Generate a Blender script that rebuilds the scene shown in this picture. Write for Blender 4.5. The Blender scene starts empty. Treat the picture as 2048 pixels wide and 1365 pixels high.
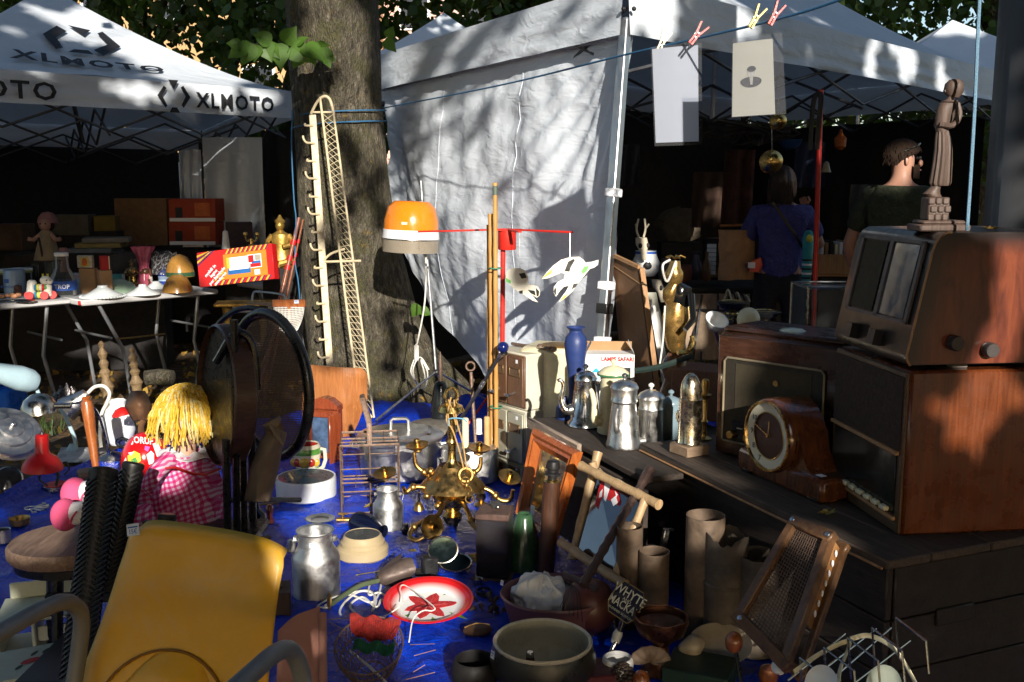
import bpy,bmesh,math,random
from math import sin,cos,pi
from mathutils import Vector as V,Matrix as Mx,noise as NZ
R=math.radians;TR=Mx.Translation;RO=Mx.Rotation
random.seed(11)
SC=bpy.context.scene
COL=SC.collection
F=1990.0;PITCH=R(8.8);CAM=V((0,0,1.5))
FW=V((0,cos(PITCH),-sin(PITCH)));DN=V((0,-sin(PITCH),-cos(PITCH)))
cd=bpy.data.cameras.new('camera');cam=bpy.data.objects.new('camera',cd);COL.objects.link(cam)
cam.location=CAM;cam.rotation_euler=(R(90)-PITCH,0,0)
cd.sensor_width=36;cd.lens=36*F/2048;cd.clip_end=500;cd.clip_start=.05
SC.camera=cam
SUN=V((.208,-.978,.352)).normalized()
EL=math.asin(SUN.z);AZ=math.atan2(SUN.x,SUN.y)
w=bpy.data.worlds.new('World');SC.world=w;w.use_nodes=True
nt=w.node_tree;bg=nt.nodes['Background']
sk=nt.nodes.new('ShaderNodeTexSky');sk.sky_type='NISHITA';sk.sun_disc=False
sk.sun_elevation=EL;sk.sun_rotation=AZ;sk.air_density=1.0;sk.dust_density=1.0;sk.ozone_density=1.0
nt.links.new(sk.outputs[0],bg.inputs[0]);bg.inputs[1].default_value=.105
sl=bpy.data.lights.new('sun','SUN');sl.energy=5.0;sl.angle=R(.6);sl.color=(1,.93,.83)
so=bpy.data.objects.new('sun',sl);COL.objects.link(so);so.rotation_euler=SUN.to_track_quat('Z','Y').to_euler()
vs=SC.view_settings;vs.view_transform='Standard';vs.look='None';vs.gamma=1;vs.exposure=0.68
vs.use_curve_mapping=False
cy=SC.cycles;cy.max_bounces=6;cy.diffuse_bounces=3;cy.glossy_bounces=3;cy.transmission_bounces=4;cy.transparent_max_bounces=10;cy.caustics_reflective=False;cy.caustics_refractive=False
def ray(u,v):
 return V((1,0,0))*((u-1024)/F)+FW+DN*((v-682.5)/F)
def P(u,v,Y):
 d=ray(u,v);return CAM+d*(Y/d.y)
def PZ(u,v,z=0.0):
 d=ray(u,v);return CAM+d*((z-CAM.z)/d.z)
def proj(p):
 d=p-CAM;k=d.dot(FW)
 return 1024+F*d.x/k,682.5+F*d.dot(DN)/k
def mpp(p):
 return(p-CAM).dot(FW)/F
def vpp(p):
 d=(p-CAM).normalized();return mpp(p)/max(.3,math.sqrt(1-d.z*d.z))
def TM(loc=(0,0,0),rz=0,rx=0,ry=0,s=1):
 m=TR(V(loc))@RO(rz,4,'Z')@RO(rx,4,'X')@RO(ry,4,'Y')
 if s!=1:m=m@Mx.Scale(s,4)
 return m
def frame(o,x,up):
 """matrix with origin o, x axis along x, z axis close to up"""
 x=V(x).normalized();z=(V(up)-x*V(up).dot(x)).normalized();y=z.cross(x)
 m=Mx((x,y,z)).transposed().to_4x4();m.translation=V(o);return m
def lerp(a,b,t):return a+(b-a)*t
def interp(xs,ys,x):
 if x<=xs[0]:return ys[0]
 for i in range(1,len(xs)):
  if x<=xs[i]:
   return lerp(ys[i-1],ys[i],(x-xs[i-1])/(xs[i]-xs[i-1]))
 return ys[-1]
def spline(pts,n=6):
 pts=[V(p)for p in pts];out=[]
 q=[pts[0]*2-pts[1]]+pts+[pts[-1]*2-pts[-2]]
 for i in range(1,len(q)-2):
  a,b,c,d=q[i-1],q[i],q[i+1],q[i+2]
  for k in range(n):
   t=k/n
   out.append(.5*(2*b+(c-a)*t+(2*a-5*b+4*c-d)*t*t+(3*b-a-3*c+d)*t*t*t))
 out.append(pts[-1]);return out
def fbm(p,o=3):return NZ.fractal(V(p),1.0,2.0,o)
class B:
 def __init__(s):s.v=[];s.f=[]
 def add(s,vs,fs,M=None):
  k=len(s.v)
  s.v+=[tuple(M@V(p))for p in vs]if M is not None else[tuple(p)for p in vs]
  s.f+=[tuple(i+k for i in f)for f in fs]
  return s
 def lathe(s,prof,n=24,M=None,cap0=False,cap1=False,sx=1,sy=1):
  vs=[];fs=[]
  for r,z in prof:
   for i in range(n):
    a=2*pi*i/n;q=r*(1+.011*NZ.noise(V((2.2*cos(a)+r*9,2.2*sin(a),z*14))))if n>19 else r
    vs.append((q*cos(a)*sx,q*sin(a)*sy,z))
  m=len(prof)
  for j in range(m-1):
   for i in range(n):
    i2=(i+1)%n
    fs.append((j*n+i,j*n+i2,(j+1)*n+i2,(j+1)*n+i))
  if cap0:fs.append(tuple(range(n-1,-1,-1)))
  if cap1:fs.append(tuple((m-1)*n+i for i in range(n)))
  return s.add(vs,fs,M)
 def tube(s,pts,r,n=6,closed=False,cap=True,M=None,flat=None):
  pts=[V(p)for p in pts];m=len(pts);vs=[];fs=[]
  prev=None
  for i,p in enumerate(pts):
   if closed:t=pts[(i+1)%m]-pts[i-1]
   else:t=pts[min(i+1,m-1)]-pts[max(i-1,0)]
   if t.length<1e-9:t=V((0,0,1))
   t.normalize()
   if prev is None:
    a=V((0,0,1))if abs(t.z)<.9 else V((1,0,0))
    prev=(a-t*a.dot(t)).normalized()
   else:
    q=prev-t*prev.dot(t)
    prev=q.normalized()if q.length>1e-6 else prev
   b=t.cross(prev);rr=r[i]if isinstance(r,(list,tuple))else r
   fl=1 if flat is None else flat
   for k in range(n):
    a=2*pi*(k+.5)/n
    vs.append(p+prev*(rr*cos(a))+b*(rr*fl*sin(a)))
  e=m if closed else m-1
  for j in range(e):
   j2=(j+1)%m
   for k in range(n):
    k2=(k+1)%n
    fs.append((j*n+k,j*n+k2,j2*n+k2,j2*n+k))
  if cap and not closed:
   fs.append(tuple(range(n-1,-1,-1)));fs.append(tuple((m-1)*n+k for k in range(n)))
  return s.add(vs,fs,M)
 def box(s,c,d,M=None,bev=.004):
  bm=bmesh.new();bmesh.ops.create_cube(bm,size=1)
  for q in bm.verts:q.co=V((q.co.x*d[0]+c[0],q.co.y*d[1]+c[1],q.co.z*d[2]+c[2]))
  b=min(bev,.45*min(d))
  if b>0:bmesh.ops.bevel(bm,geom=bm.edges[:],offset=b,segments=1,affect='EDGES',profile=.5)
  bm.verts.index_update()
  vs=[q.co.copy()for q in bm.verts];fs=[[q.index for q in f.verts]for f in bm.faces];bm.free()
  return s.add(vs,fs,M)
 def prism(s,poly,z0,z1,M=None):
  n=len(poly)
  vs=[(p[0],p[1],z0)for p in poly]+[(p[0],p[1],z1)for p in poly]
  fs=[tuple(range(n-1,-1,-1)),tuple(range(n,2*n))]
  for i in range(n):
   j=(i+1)%n;fs.append((i,j,n+j,n+i))
  return s.add(vs,fs,M)
 def grid(s,fn,nu,nv,M=None,thick=0):
  vs=[V(fn(i/nu,j/nv))for j in range(nv+1)for i in range(nu+1)];W=nu+1
  fs=[(j*W+i,j*W+i+1,(j+1)*W+i+1,(j+1)*W+i)for j in range(nv)for i in range(nu)]
  if thick:
   N=len(vs);nr=[V((0,0,0))for _ in vs]
   for f in fs:
    q=(vs[f[1]]-vs[f[0]]).cross(vs[f[3]]-vs[f[0]])
    for i in f:nr[i]+=q
   vs+=[vs[i]-(nr[i].normalized()if nr[i].length>0 else nr[i])*thick for i in range(N)]
   fs2=[tuple(N+i for i in reversed(f))for f in fs]
   rim=[j for j in range(W)]+[j*W+nu for j in range(1,nv+1)]+[nv*W+i for i in range(nu-1,-1,-1)]+[j*W for j in range(nv-1,0,-1)]
   fs=fs+fs2+[(rim[(k+1)%len(rim)],rim[k],N+rim[k],N+rim[(k+1)%len(rim)])for k in range(len(rim))]
  return s.add(vs,fs,M)
 def ball(s,c,r,nu=14,nv=8,M=None):
  if not isinstance(r,(tuple,list)):r=(r,r,r)
  pr=[(sin(pi*j/nv),-cos(pi*j/nv))for j in range(nv+1)]
  pr[0]=(.02,-1);pr[-1]=(.02,1)
  m=TR(V(c))@Mx.Diagonal((r[0],r[1],r[2],1))
  return s.lathe(pr,nu,(M@m)if M is not None else m,True,True)
 def ring(s,c,R0,r,n=20,k=6,M=None,sy=1,a0=0,a1=2*pi):
  full=abs(a1-a0-2*pi)<1e-4
  pts=[V(c)+V((R0*cos(a0+(a1-a0)*i/n),R0*sy*sin(a0+(a1-a0)*i/n),0))for i in range(n if full else n+1)]
  return s.tube(pts,r,k,full,True,M)
 def ob(s,name,m,parent=None,smooth=38,kind=None):
  me=bpy.data.meshes.new(name);me.from_pydata(s.v,[],s.f);me.materials.append(m)
  bm=bmesh.new();bm.from_mesh(me);bmesh.ops.recalc_face_normals(bm,faces=bm.faces[:]);bm.to_mesh(me);bm.free()
  if smooth:
   me.shade_smooth();me.set_sharp_from_angle(angle=R(smooth))
  o=bpy.data.objects.new(name,me);COL.objects.link(o)
  if parent is not None:o.parent=parent
  if kind:o['kind']=kind
  return o
def tag(o,label,cat,group=None,kind=None):
 o['label']=label;o['category']=cat
 if group:o['group']=group
 if kind:o['kind']=kind
 return o
def thing(name,label,cat,loc=(0,0,0),rz=0,group=None,rx=0,ry=0):
 o=bpy.data.objects.new(name,None);COL.objects.link(o);o.empty_display_size=.05
 o.matrix_basis=TM(loc,rz,rx,ry);return tag(o,label,cat,group)
def loc(T,p):return T.matrix_basis.inverted()@V(p)
def struct(o):o['kind']='structure';return o
def copy_tree(o,parent=None):
 c=o.copy();COL.objects.link(c)
 if parent is not None:c.parent=parent
 for ch in list(o.children):copy_tree(ch,c)
 return c
def text_mesh(s,size=1.0,ext=.002,off=0.0,sx=1.0,align='CENTER',space=1.0):
 cu=bpy.data.curves.new('lettering','FONT');cu.body=s;cu.size=size;cu.extrude=ext;cu.offset=off
 cu.align_x=align;cu.align_y='CENTER';cu.space_character=space;cu.resolution_u=2;cu.space_line=.85
 o=bpy.data.objects.new('lettering',cu);COL.objects.link(o)
 bpy.context.view_layer.update()
 me=bpy.data.meshes.new_from_object(o.evaluated_get(bpy.context.evaluated_depsgraph_get()))
 vs=[V((q.co.x*sx,q.co.y,q.co.z))for q in me.vertices];fs=[tuple(f.vertices)for f in me.polygons]
 bpy.data.objects.remove(o);bpy.data.curves.remove(cu);bpy.data.meshes.remove(me)
 return vs,fs
def lettering(s,m,parent,M,size,ext=.0006,off=0,sx=1,align='CENTER',space=1,name='lettering'):
 vs_,fs_=text_mesh(s,size,ext,off,sx,align,space)
 return B().add(vs_,fs_,M).ob(name,m,parent,0)
def exec_lit(lit,dark):
 for a in((375,1190,2.15,.20,.20),(260,1320,2.0,.30,.16),(560,1330,1.85,.12,.12),(1950,985,2.68,.30,.10),(1430,1230,2.85,.22,.06),(1110,1205,3.05,.22,.09),(1290,1230,2.9,.18,.08),(1085,1330,2.8,.20,.07),(1620,770,3.40,.12,.13),(1680,930,3.1,.10,.10),(1620,1010,3.0,.22,.05),(330,440,9.8,.75,.35),(1740,620,3.1,.08,.14),(1730,830,2.95,.06,.16),(100,470,7.6,.3,.2),(1690,470,6.4,.22,.22),(1520,520,6.8,.12,.3),(1980,1150,2.6,.28,.14),(200,1130,2.6,.16,.2),(60,1300,2.9,.14,.12),(430,980,3.05,.10,.14),(500,760,3.1,.20,.10),(540,880,3.0,.10,.16),(1150,1060,3.6,.06,.14),(1480,480,7.2,.2,.3),(1960,620,2.75,.03,.05),(1870,620,2.75,.05,.12),(1100,480,4.6,.05,.05),(380,660,3.5,.1,.1),(1330,1185,3.0,.2,.055),(1430,1165,2.9,.16,.06),(1568,1190,2.6,.05,.11),(1100,1300,2.85,.24,.05),(1112,1205,3.05,.16,.05),(330,1110,2.18,.14,.10),(270,1270,2.05,.18,.12),(470,1300,2.0,.1,.08),(1700,640,3.3,.1,.1),(1400,1310,2.8,.2,.03),(1650,880,2.95,.1,.1)):dark(*a)
 for a in((1195,230,5.3,.10,.34,12),(1110,400,5.8,.34,.20,20),(1050,560,5.9,.52,.34),(950,660,6.4,.34,.32),(885,395,7.0,.16,.10,35),(815,455,7.5,.14,.22),(1100,300,5.85,.45,.34,0,.9),(920,330,6.9,.42,.40,0,.88),(900,220,7.1,.5,.22,15,.75),(1020,110,6.3,.6,.08,20,.65),(1120,200,5.8,.4,.18,15,.8),(1185,420,5.4,.2,.4,0,.9),(1000,200,6.3,.4,.12,20,.45),(800,330,7.5,.2,.3,0,.6),(1120,125,5.9,.22,.035,15),(800,150,7.7,.06,.2),(1180,110,5.4,.16,.03,20),(985,330,6.5,.10,.05,40),(1020,270,6.3,.16,.03,40),(1120,235,5.7,.12,.03,35),(1215,480,5.2,.06,.45),(860,330,7.1,.05,.12,-30),(930,500,6.6,.20,.06,40),(1060,780,4.85,.24,.26),(1235,800,4.05,.36,.20),(1235,700,4.55,.20,.12),(1378,835,3.6,.075,.20),(1155,720,4.35,.10,.20),(821,450,6.2,.25,.22),(1120,550,5.35,.30,.18),(992,560,5.1,.11,.55),(1005,720,5.0,.12,.2),(690,300,6.9,.20,.6,0,.7),(660,90,7.0,.22,.3,0,.7),(1400,90,5.9,.25,.10,0,.55),(1700,150,7.6,.4,.2,0,.45),(1860,190,8.5,.3,.2,0,.45),(1550,60,7.0,.5,.12,0,.45),(1812,335,6.3,.10,.14),(1352,190,3.93,.12,.2,0,.45),(1512,150,3.5,.1,.16,0,.45),(632,340,6.7,.10,.34),(650,600,6.5,.10,.35),(690,40,7.0,.14,.16),(610,140,7.0,.07,.1),(742,250,7.0,.05,.14),(730,500,6.9,.14,.18),(735,640,6.6,.09,.34),(670,200,6.9,.1,.07),(720,130,6.9,.08,.12),(600,430,6.8,.05,.14),(530,110,6.55,.07,.05),(600,120,6.65,.05,.04),(672,790,5.35,.20,.20),(650,850,5.1,.10,.16),(790,770,6.9,.32,.05),(905,770,6.5,.2,.05),(860,835,6.1,.34,.05),(800,880,5.55,.30,.13),(905,920,4.8,.32,.26),(613,955,4.85,.20,.035),(618,915,4.9,.08,.08),(740,900,4.85,.20,.18),(780,985,4.3,.10,.14),(1105,935,3.9,.19,.24),(1180,965,3.55,.06,.13),(1120,862,4.15,.17,.05),(1018,955,4.7,.06,.05),(632,1130,3.4,.11,.17),(845,1205,3.3,.16,.05),(900,1230,3.25,.08,.04),(726,1095,3.85,.09,.03),(645,1240,2.8,.03,.05),(760,1150,3.6,.05,.03),(1080,1270,2.95,.12,.02),(870,1100,3.75,.05,.04),(700,1060,4.1,.09,.03),(580,1060,4.0,.10,.03),(352,805,3.12,.10,.10),(335,930,3.05,.05,.04),(120,1010,2.9,.08,.07),(75,1075,2.95,.07,.03),(292,895,3.75,.09,.06),(470,530,7.2,.34,.17),(560,470,7.9,.10,.16),(588,500,6.8,.08,.3),(585,640,4.95,.09,.06),(600,560,7.0,.08,.2),(105,40,9.2,.28,.10,-20),(255,190,8.2,.20,.05),(395,180,8.6,.10,.08),(480,185,8.9,.16,.05,-10),(540,210,9.1,.12,.07),(200,60,9.2,.10,.04),(70,150,7.8,.16,.03),(330,150,8.6,.22,.02),(440,225,8.8,.10,.03),(30,80,8.6,.1,.03),(455,360,11.6,.40,.34),(375,350,12.5,.24,.4),(320,380,13.3,.25,.3),(80,810,5.0,.10,.04),(20,790,5.3,.10,.07),(232,850,5.3,.09,.13),(205,785,5.6,.07,.07),(40,755,5.4,.12,.05),(60,860,4.6,.06,.06),(182,860,4.5,.05,.2),(222,740,6.0,.05,.22),(215,905,5.15,.09,.05),(130,905,5.4,.10,.04),(320,745,6.5,.10,.04),(105,860,5.8,.14,.03),(285,845,4.6,.06,.06),(100,600,6.6,.24,.035),(260,585,6.9,.34,.05),(60,575,6.6,.14,.03),(340,530,7.4,.14,.09),(290,520,7.1,.08,.08),(130,590,6.7,.10,.05),(180,640,6.7,.05,.05),(100,670,6.2,.05,.12),(450,690,6.4,.02,.14),(1975,560,2.75,.11,.07),(1925,690,2.75,.07,.07),(2010,640,2.75,.05,.09),(2000,500,2.8,.10,.03),(1880,800,2.75,.09,.05),(1990,800,2.7,.10,.06),(1850,900,2.75,.05,.08),(1950,890,2.7,.06,.05),(2030,730,2.7,.05,.06),(1880,320,2.9,.035,.10),(1875,425,2.9,.05,.04),(2015,380,3.1,.03,.3),(1890,455,2.8,.10,.015),(1400,925,3.45,.12,.02),(1500,860,3.2,.028,.10),(1592,840,3.15,.03,.08),(1410,1030,2.95,.06,.035),(1440,1075,2.85,.06,.04),(1302,1120,3.1,.035,.04),(1255,1070,3.2,.02,.03),(1640,1170,2.55,.025,.13),(1545,1260,2.6,.04,.06),(1660,1040,2.75,.05,.015),(1830,560,2.95,.05,.05),(1310,1045,3.2,.02,.02),(1806,340,6.3,.06,.09),(1590,440,6.8,.04,.10),(1590,370,6.8,.04,.06),(1290,620,4.9,.04,.30),(1345,600,4.35,.06,.20),(1355,690,4.35,.05,.1),(1640,350,6.5,.03,.18),(1430,640,4.3,.06,.05),(1385,650,7.2,.10,.12),(1460,590,7.3,.12,.03),(1290,500,7.4,.06,.10),(1312,580,7.1,.08,.03),(1465,480,7.0,.03,.06),(1525,617,4.7,.05,.01),(1300,45,5.5,.07,.16),(1450,60,6.0,.16,.05),(1560,130,6.7,.08,.16),(1640,240,7.2,.06,.10),(1760,170,8.0,.12,.10),(1840,200,8.5,.08,.12),(1450,10,6.6,.2,.04),(1600,30,7.6,.25,.03),(1690,190,7.4,.05,.10),(1900,60,14,.5,.2),(1500,160,3.1,.05,.05),(1340,130,3.5,.03,.05),(885,45,12.5,.5,.2),(950,70,6.8,.25,.02,25),(1090,60,6.2,.2,.03,25),(600,965,4.8,.22,.05),(700,1150,3.6,.10,.03),(650,1015,4.5,.14,.03),(890,1290,3.0,.12,.03),(970,1000,4.6,.12,.04),(1640,1180,2.56,.04,.14),(1505,870,3.2,.04,.11),(1440,925,3.4,.12,.02),(1545,1000,3.1,.05,.01),(1180,985,3.55,.07,.13),(1090,1000,3.85,.14,.10),(560,1290,2.6,.04,.02),(630,1180,3.4,.09,.06),(1040,1262,2.95,.10,.02),(1060,1190,3.1,.05,.03),(800,1010,4.4,.1,.04),(1420,1050,2.95,.10,.04),(1500,1105,2.8,.03,.03),(1690,1300,2.4,.12,.04),(1420,1290,2.8,.03,.03),(1240,1270,2.95,.02,.04)):lit(*a)
def _base(name):
 m=bpy.data.materials.new(name);m.use_nodes=True;n=m.node_tree;return m,n,n.nodes['Principled BSDF']
def _noise(n,scale,det=4,rough=.6,vec=None,dist=0):
 t=n.nodes.new('ShaderNodeTexNoise');t.inputs['Scale'].default_value=scale;t.inputs['Detail'].default_value=det
 t.inputs['Roughness'].default_value=rough;t.inputs['Distortion'].default_value=dist
 if vec is not None:n.links.new(vec,t.inputs['Vector'])
 return t.outputs['Fac']
def _ramp(n,fac,stops):
 r=n.nodes.new('ShaderNodeValToRGB');e=r.color_ramp.elements
 while len(e)<len(stops):e.new(.5)
 for k,(p,c)in enumerate(stops):e[k].position=p;e[k].color=(c[0],c[1],c[2],1)if len(c)==3 else c
 n.links.new(fac,r.inputs[0]);return r.outputs[0]
def _mix(n,fac,a,b):
 x=n.nodes.new('ShaderNodeMix');x.data_type='RGBA'
 for sock,val in((x.inputs[0],fac),(x.inputs[6],a),(x.inputs[7],b)):
  if hasattr(val,'links'):n.links.new(val,sock)
  elif isinstance(val,(int,float)):sock.default_value=val
  else:sock.default_value=(val[0],val[1],val[2],1)
 return x.outputs[2]
def _math(n,op,a,b):
 x=n.nodes.new('ShaderNodeMath');x.operation=op
 for i,val in enumerate((a,b)):
  if hasattr(val,'links'):n.links.new(val,x.inputs[i])
  else:x.inputs[i].default_value=val
 return x.outputs[0]
def _bump(n,p,h,st,dist=.01):
 b=n.nodes.new('ShaderNodeBump');b.inputs['Strength'].default_value=st;b.inputs['Distance'].default_value=dist
 n.links.new(h,b.inputs['Height']);n.links.new(b.outputs[0],p.inputs['Normal']);return b
def _coord(n,sc=None,kind='Object'):
 c=n.nodes.new('ShaderNodeTexCoord').outputs[kind]
 if sc is None:return c
 m=n.nodes.new('ShaderNodeMapping');m.inputs['Scale'].default_value=sc;n.links.new(c,m.inputs[0]);return m.outputs[0]
_mc={}
def mat(name,col=(.5,.5,.5),rough=.5,metal=0,var=.22,vs=14,bump=.12,bs=90,dirt=.25,dcol=(.06,.045,.03),ds=9,spec=.5,trans=0,ior=1.45,coat=0,sheen=0,sss=0,alpha=1,scratch=0,bd=.004):
 if name in _mc:return _mc[name]
 m,n,p=_base(name);c=_coord(n)
 f=_noise(n,vs,4,.6,c)
 base=_ramp(n,f,[(.25,[x*(1-var)for x in col]),(.75,[min(1,x*(1+var))for x in col])])
 if dirt:
  d=_ramp(n,_noise(n,ds,6,.7,c,.6),[(.5,(0,0,0)),(.8,(dirt,dirt,dirt))])
  base=_mix(n,d,base,dcol)
 if scratch:
  sv=_coord(n,(30,30,400))
  d2=_ramp(n,_noise(n,3,5,.8,sv,1.5),[(.62,(0,0,0)),(.7,(scratch,)*3)])
  base=_mix(n,d2,base,[min(1,x*1.6+.1)for x in col])
 n.links.new(base,p.inputs['Base Color'])
 rr=_ramp(n,_noise(n,vs*2.3,5,.6,c),[(.3,(max(.02,rough-.12),)*3),(.7,(min(1,rough+.14),)*3)])
 n.links.new(rr,p.inputs['Roughness'])
 p.inputs['Metallic'].default_value=metal;p.inputs['Specular IOR Level'].default_value=spec
 p.inputs['Transmission Weight'].default_value=trans;p.inputs['IOR'].default_value=ior
 p.inputs['Coat Weight'].default_value=coat;p.inputs['Coat Roughness'].default_value=.12
 p.inputs['Sheen Weight'].default_value=sheen;p.inputs['Alpha'].default_value=alpha
 if sss:p.inputs['Subsurface Weight'].default_value=sss;p.inputs['Subsurface Radius'].default_value=(.02,.012,.008)
 if bump:_bump(n,p,_noise(n,bs,5,.65,c),bump,bd)
 _mc[name]=m;return m
def wood(name,c1,c2,sc=(60,60,5),rough=.45,coat=.0,bump=.25,dirt=.3,dcol=(.03,.02,.012),knots=1.2):
 if name in _mc:return _mc[name]
 m,n,p=_base(name);c=_coord(n,sc);c0=_coord(n)
 f=_noise(n,1.0,8,.62,c,knots)
 base=_ramp(n,f,[(.28,c1),(.5,[lerp(a,b,.45)for a,b in zip(c1,c2)]),(.72,c2)])
 if dirt:
  base=_mix(n,_ramp(n,_noise(n,7,6,.7,c0,.5),[(.48,(0,0,0)),(.78,(dirt,)*3)]),base,dcol)
 n.links.new(base,p.inputs['Base Color'])
 n.links.new(_ramp(n,_noise(n,12,4,.6,c0),[(.3,(max(.05,rough-.12),)*3),(.7,(min(1,rough+.15),)*3)]),p.inputs['Roughness'])
 p.inputs['Coat Weight'].default_value=coat;p.inputs['Coat Roughness'].default_value=.15
 _bump(n,p,f,bump,.003);_mc[name]=m;return m
def foliage(name,c1,c2,trans=.5):
 if name in _mc:return _mc[name]
 m,n,p=_base(name)
 c=_coord(n);g=n.nodes.new('ShaderNodeNewGeometry')
 col=_ramp(n,g.outputs['Random Per Island'],[(0,c1),(1,c2)])
 n.links.new(col,p.inputs['Base Color']);p.inputs['Roughness'].default_value=.5
 tr=n.nodes.new('ShaderNodeBsdfTranslucent')
 n.links.new(_mix(n,.6,col,(.20,.32,.02)),tr.inputs[0])
 mx=n.nodes.new('ShaderNodeMixShader');mx.inputs[0].default_value=trans
 out=n.nodes['Material Output']
 n.links.new(p.outputs[0],mx.inputs[1]);n.links.new(tr.outputs[0],mx.inputs[2]);n.links.new(mx.outputs[0],out.inputs[0])
 _mc[name]=m;return m
def cloth_white(name,col=(.76,.82,.89),tr=.13,bump=.6):
 if name in _mc:return _mc[name]
 m,n,p=_base(name);c=_coord(n)
 base=_ramp(n,_noise(n,1.3,5,.6,c,.4),[(.3,[x*.86 for x in col]),(.7,col)])
 base=_mix(n,_ramp(n,_noise(n,5,8,.75,c),[(.6,(0,0,0)),(.85,(.35,)*3)]),base,(.33,.33,.32))
 n.links.new(base,p.inputs['Base Color']);p.inputs['Roughness'].default_value=.42
 p.inputs['Specular IOR Level'].default_value=.35
 mp=n.nodes.new('ShaderNodeMapping');mp.inputs['Rotation'].default_value=(.5,.3,.4);mp.inputs['Scale'].default_value=(1.2,4,9);n.links.new(c,mp.inputs[0])
 h=_math(n,'ADD',_noise(n,1.6,4,.5,mp.outputs[0],.8),_math(n,'MULTIPLY',_noise(n,11,4,.5,c,1.0),.22))
 _bump(n,p,h,bump,.02)
 t=n.nodes.new('ShaderNodeBsdfTranslucent');n.links.new(base,t.inputs[0])
 mx=n.nodes.new('ShaderNodeMixShader');mx.inputs[0].default_value=tr
 n.links.new(p.outputs[0],mx.inputs[1]);n.links.new(t.outputs[0],mx.inputs[2]);n.links.new(mx.outputs[0],n.nodes['Material Output'].inputs[0])
 _mc[name]=m;return m
def glass(name,col=(.9,.95,.95),rough=.05,ior=1.45):
 if name in _mc:return _mc[name]
 m,n,p=_base(name)
 t=n.nodes.new('ShaderNodeBsdfTransparent');t.inputs[0].default_value=(*col,1)
 p.inputs['Base Color'].default_value=(col[0]*.3,col[1]*.3,col[2]*.3,1);p.inputs['Roughness'].default_value=rough
 fr=n.nodes.new('ShaderNodeFresnel');fr.inputs[0].default_value=ior
 mx=n.nodes.new('ShaderNodeMixShader')
 f2=_math(n,'ADD',fr.outputs[0],.10)
 n.links.new(f2,mx.inputs[0]);n.links.new(t.outputs[0],mx.inputs[1]);n.links.new(p.outputs[0],mx.inputs[2])
 n.links.new(mx.outputs[0],n.nodes['Material Output'].inputs[0]);_mc[name]=m;return m
WHITE_T=cloth_white('tent white polyester')
STEEL=mat('galvanised steel',(.45,.46,.47),.35,1,.15,dirt=.2)
DSTEEL=mat('dark painted steel',(.03,.03,.033),.45,.2)
ALU=mat('aluminium',(.62,.62,.61),.33,1,.12,10,.15,60,.2,(.2,.19,.17))
ALU_D=mat('worn aluminium',(.5,.5,.5),.45,1,.2,12,.3,40,.4,(.16,.15,.13),scratch=.3)
BRASS=mat('aged brass',(.50,.31,.10),.36,1,.3,18,.2,60,.55,(.10,.065,.03))
BRASS_L=mat('polished brass',(.62,.42,.14),.24,1,.2,18,.1,60,.25,(.15,.09,.03))
GOLD=mat('gilded plaster',(.42,.26,.06),.38,.7,.35,25,.3,60,.5,(.05,.03,.012))
BLACK=mat('black lacquer',(.008,.008,.008),.3,0,.3,20,.1,80,.1)
BLACKP=mat('black plastic',(.012,.012,.013),.4,0,.3)
RED=mat('red enamel paint',(.55,.012,.01),.35,0,.15,10,.1,60,.15)
CREAM=mat('cream enamel',(.72,.66,.44),.3,0,.1,10,.08,40,.35,(.22,.13,.06),14)
WHITEP=mat('white paint',(.74,.73,.69),.45,0,.08,10,.1,60,.25,(.3,.25,.18))
PAPER=mat('white paper',(.78,.79,.82),.8,0,.04,10,.05,60,0)
INK=mat('black print',(.015,.015,.017),.6,0,.1,10,0,60,0)
INKB=mat('blue print',(.03,.10,.42),.6,0,.1,10,0,60,0)
CARD=mat('cardboard',(.36,.21,.10),.8,0,.15,12,.15,70,.15)
ROPEB=mat('blue nylon rope',(.03,.13,.26),.6,0,.4,160,.5,250,.1)
CORDW=mat('white flex',(.70,.68,.62),.5,0,.05,10,0,60,.2)
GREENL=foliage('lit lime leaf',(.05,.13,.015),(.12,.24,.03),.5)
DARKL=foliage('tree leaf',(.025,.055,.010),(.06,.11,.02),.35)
FALL=foliage('fallen leaf',(.16,.07,.02),(.42,.26,.05),.2)
# ============================================================ SETTING
def ground_mat():
 m,n,p=_base('leaf strewn earth');c=_coord(n)
 a=_ramp(n,_noise(n,2.2,6,.65,c),[(.3,(.035,.024,.014)),(.6,(.085,.055,.03)),(.8,(.06,.065,.022))])
 v=n.nodes.new('ShaderNodeTexVoronoi');v.inputs['Scale'].default_value=26;n.links.new(c,v.inputs['Vector'])
 lf=_ramp(n,v.outputs['Color'],[(.55,(0,0,0)),(.8,(.8,.8,.8))])
 a=_mix(n,lf,a,(.20,.10,.03))
 n.links.new(a,p.inputs['Base Color']);p.inputs['Roughness'].default_value=.9
 _bump(n,p,_noise(n,40,8,.75,c),.9,.02);return m
def gz(x,y):return .012*fbm((x*1.3,y*1.3,0))-.012
gb=B();NX=120
def gfn(a,b):
 x=-70+140*a;y=-40+160*b
 x=math.copysign(abs(x/70)**2.2*70,x);y=5+math.copysign(abs((y-5)/115)**2.2*115,y-5)
 return(x,y,gz(x,y))
gb.grid(gfn,NX,NX);struct(gb.ob('ground',ground_mat()))
TARP_H={}
def tarp_z(x,y):
 ym=interp([-2.6,-2.4,-2.2,-1.07,0,1.6],[3.6,4.65,5.5,6.55,6.8,6.9],x)
 e=max(0,1-(ym-y)/.5)
 r=abs(fbm((x*2.3+9,y*1.7,3)))
 z=.010+.022*r+.022*abs(fbm((x*6,y*5,7)))
 z+=e*(.02+.075*max(0,fbm((x*3.1,4,y))+.25))
 return z
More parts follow.
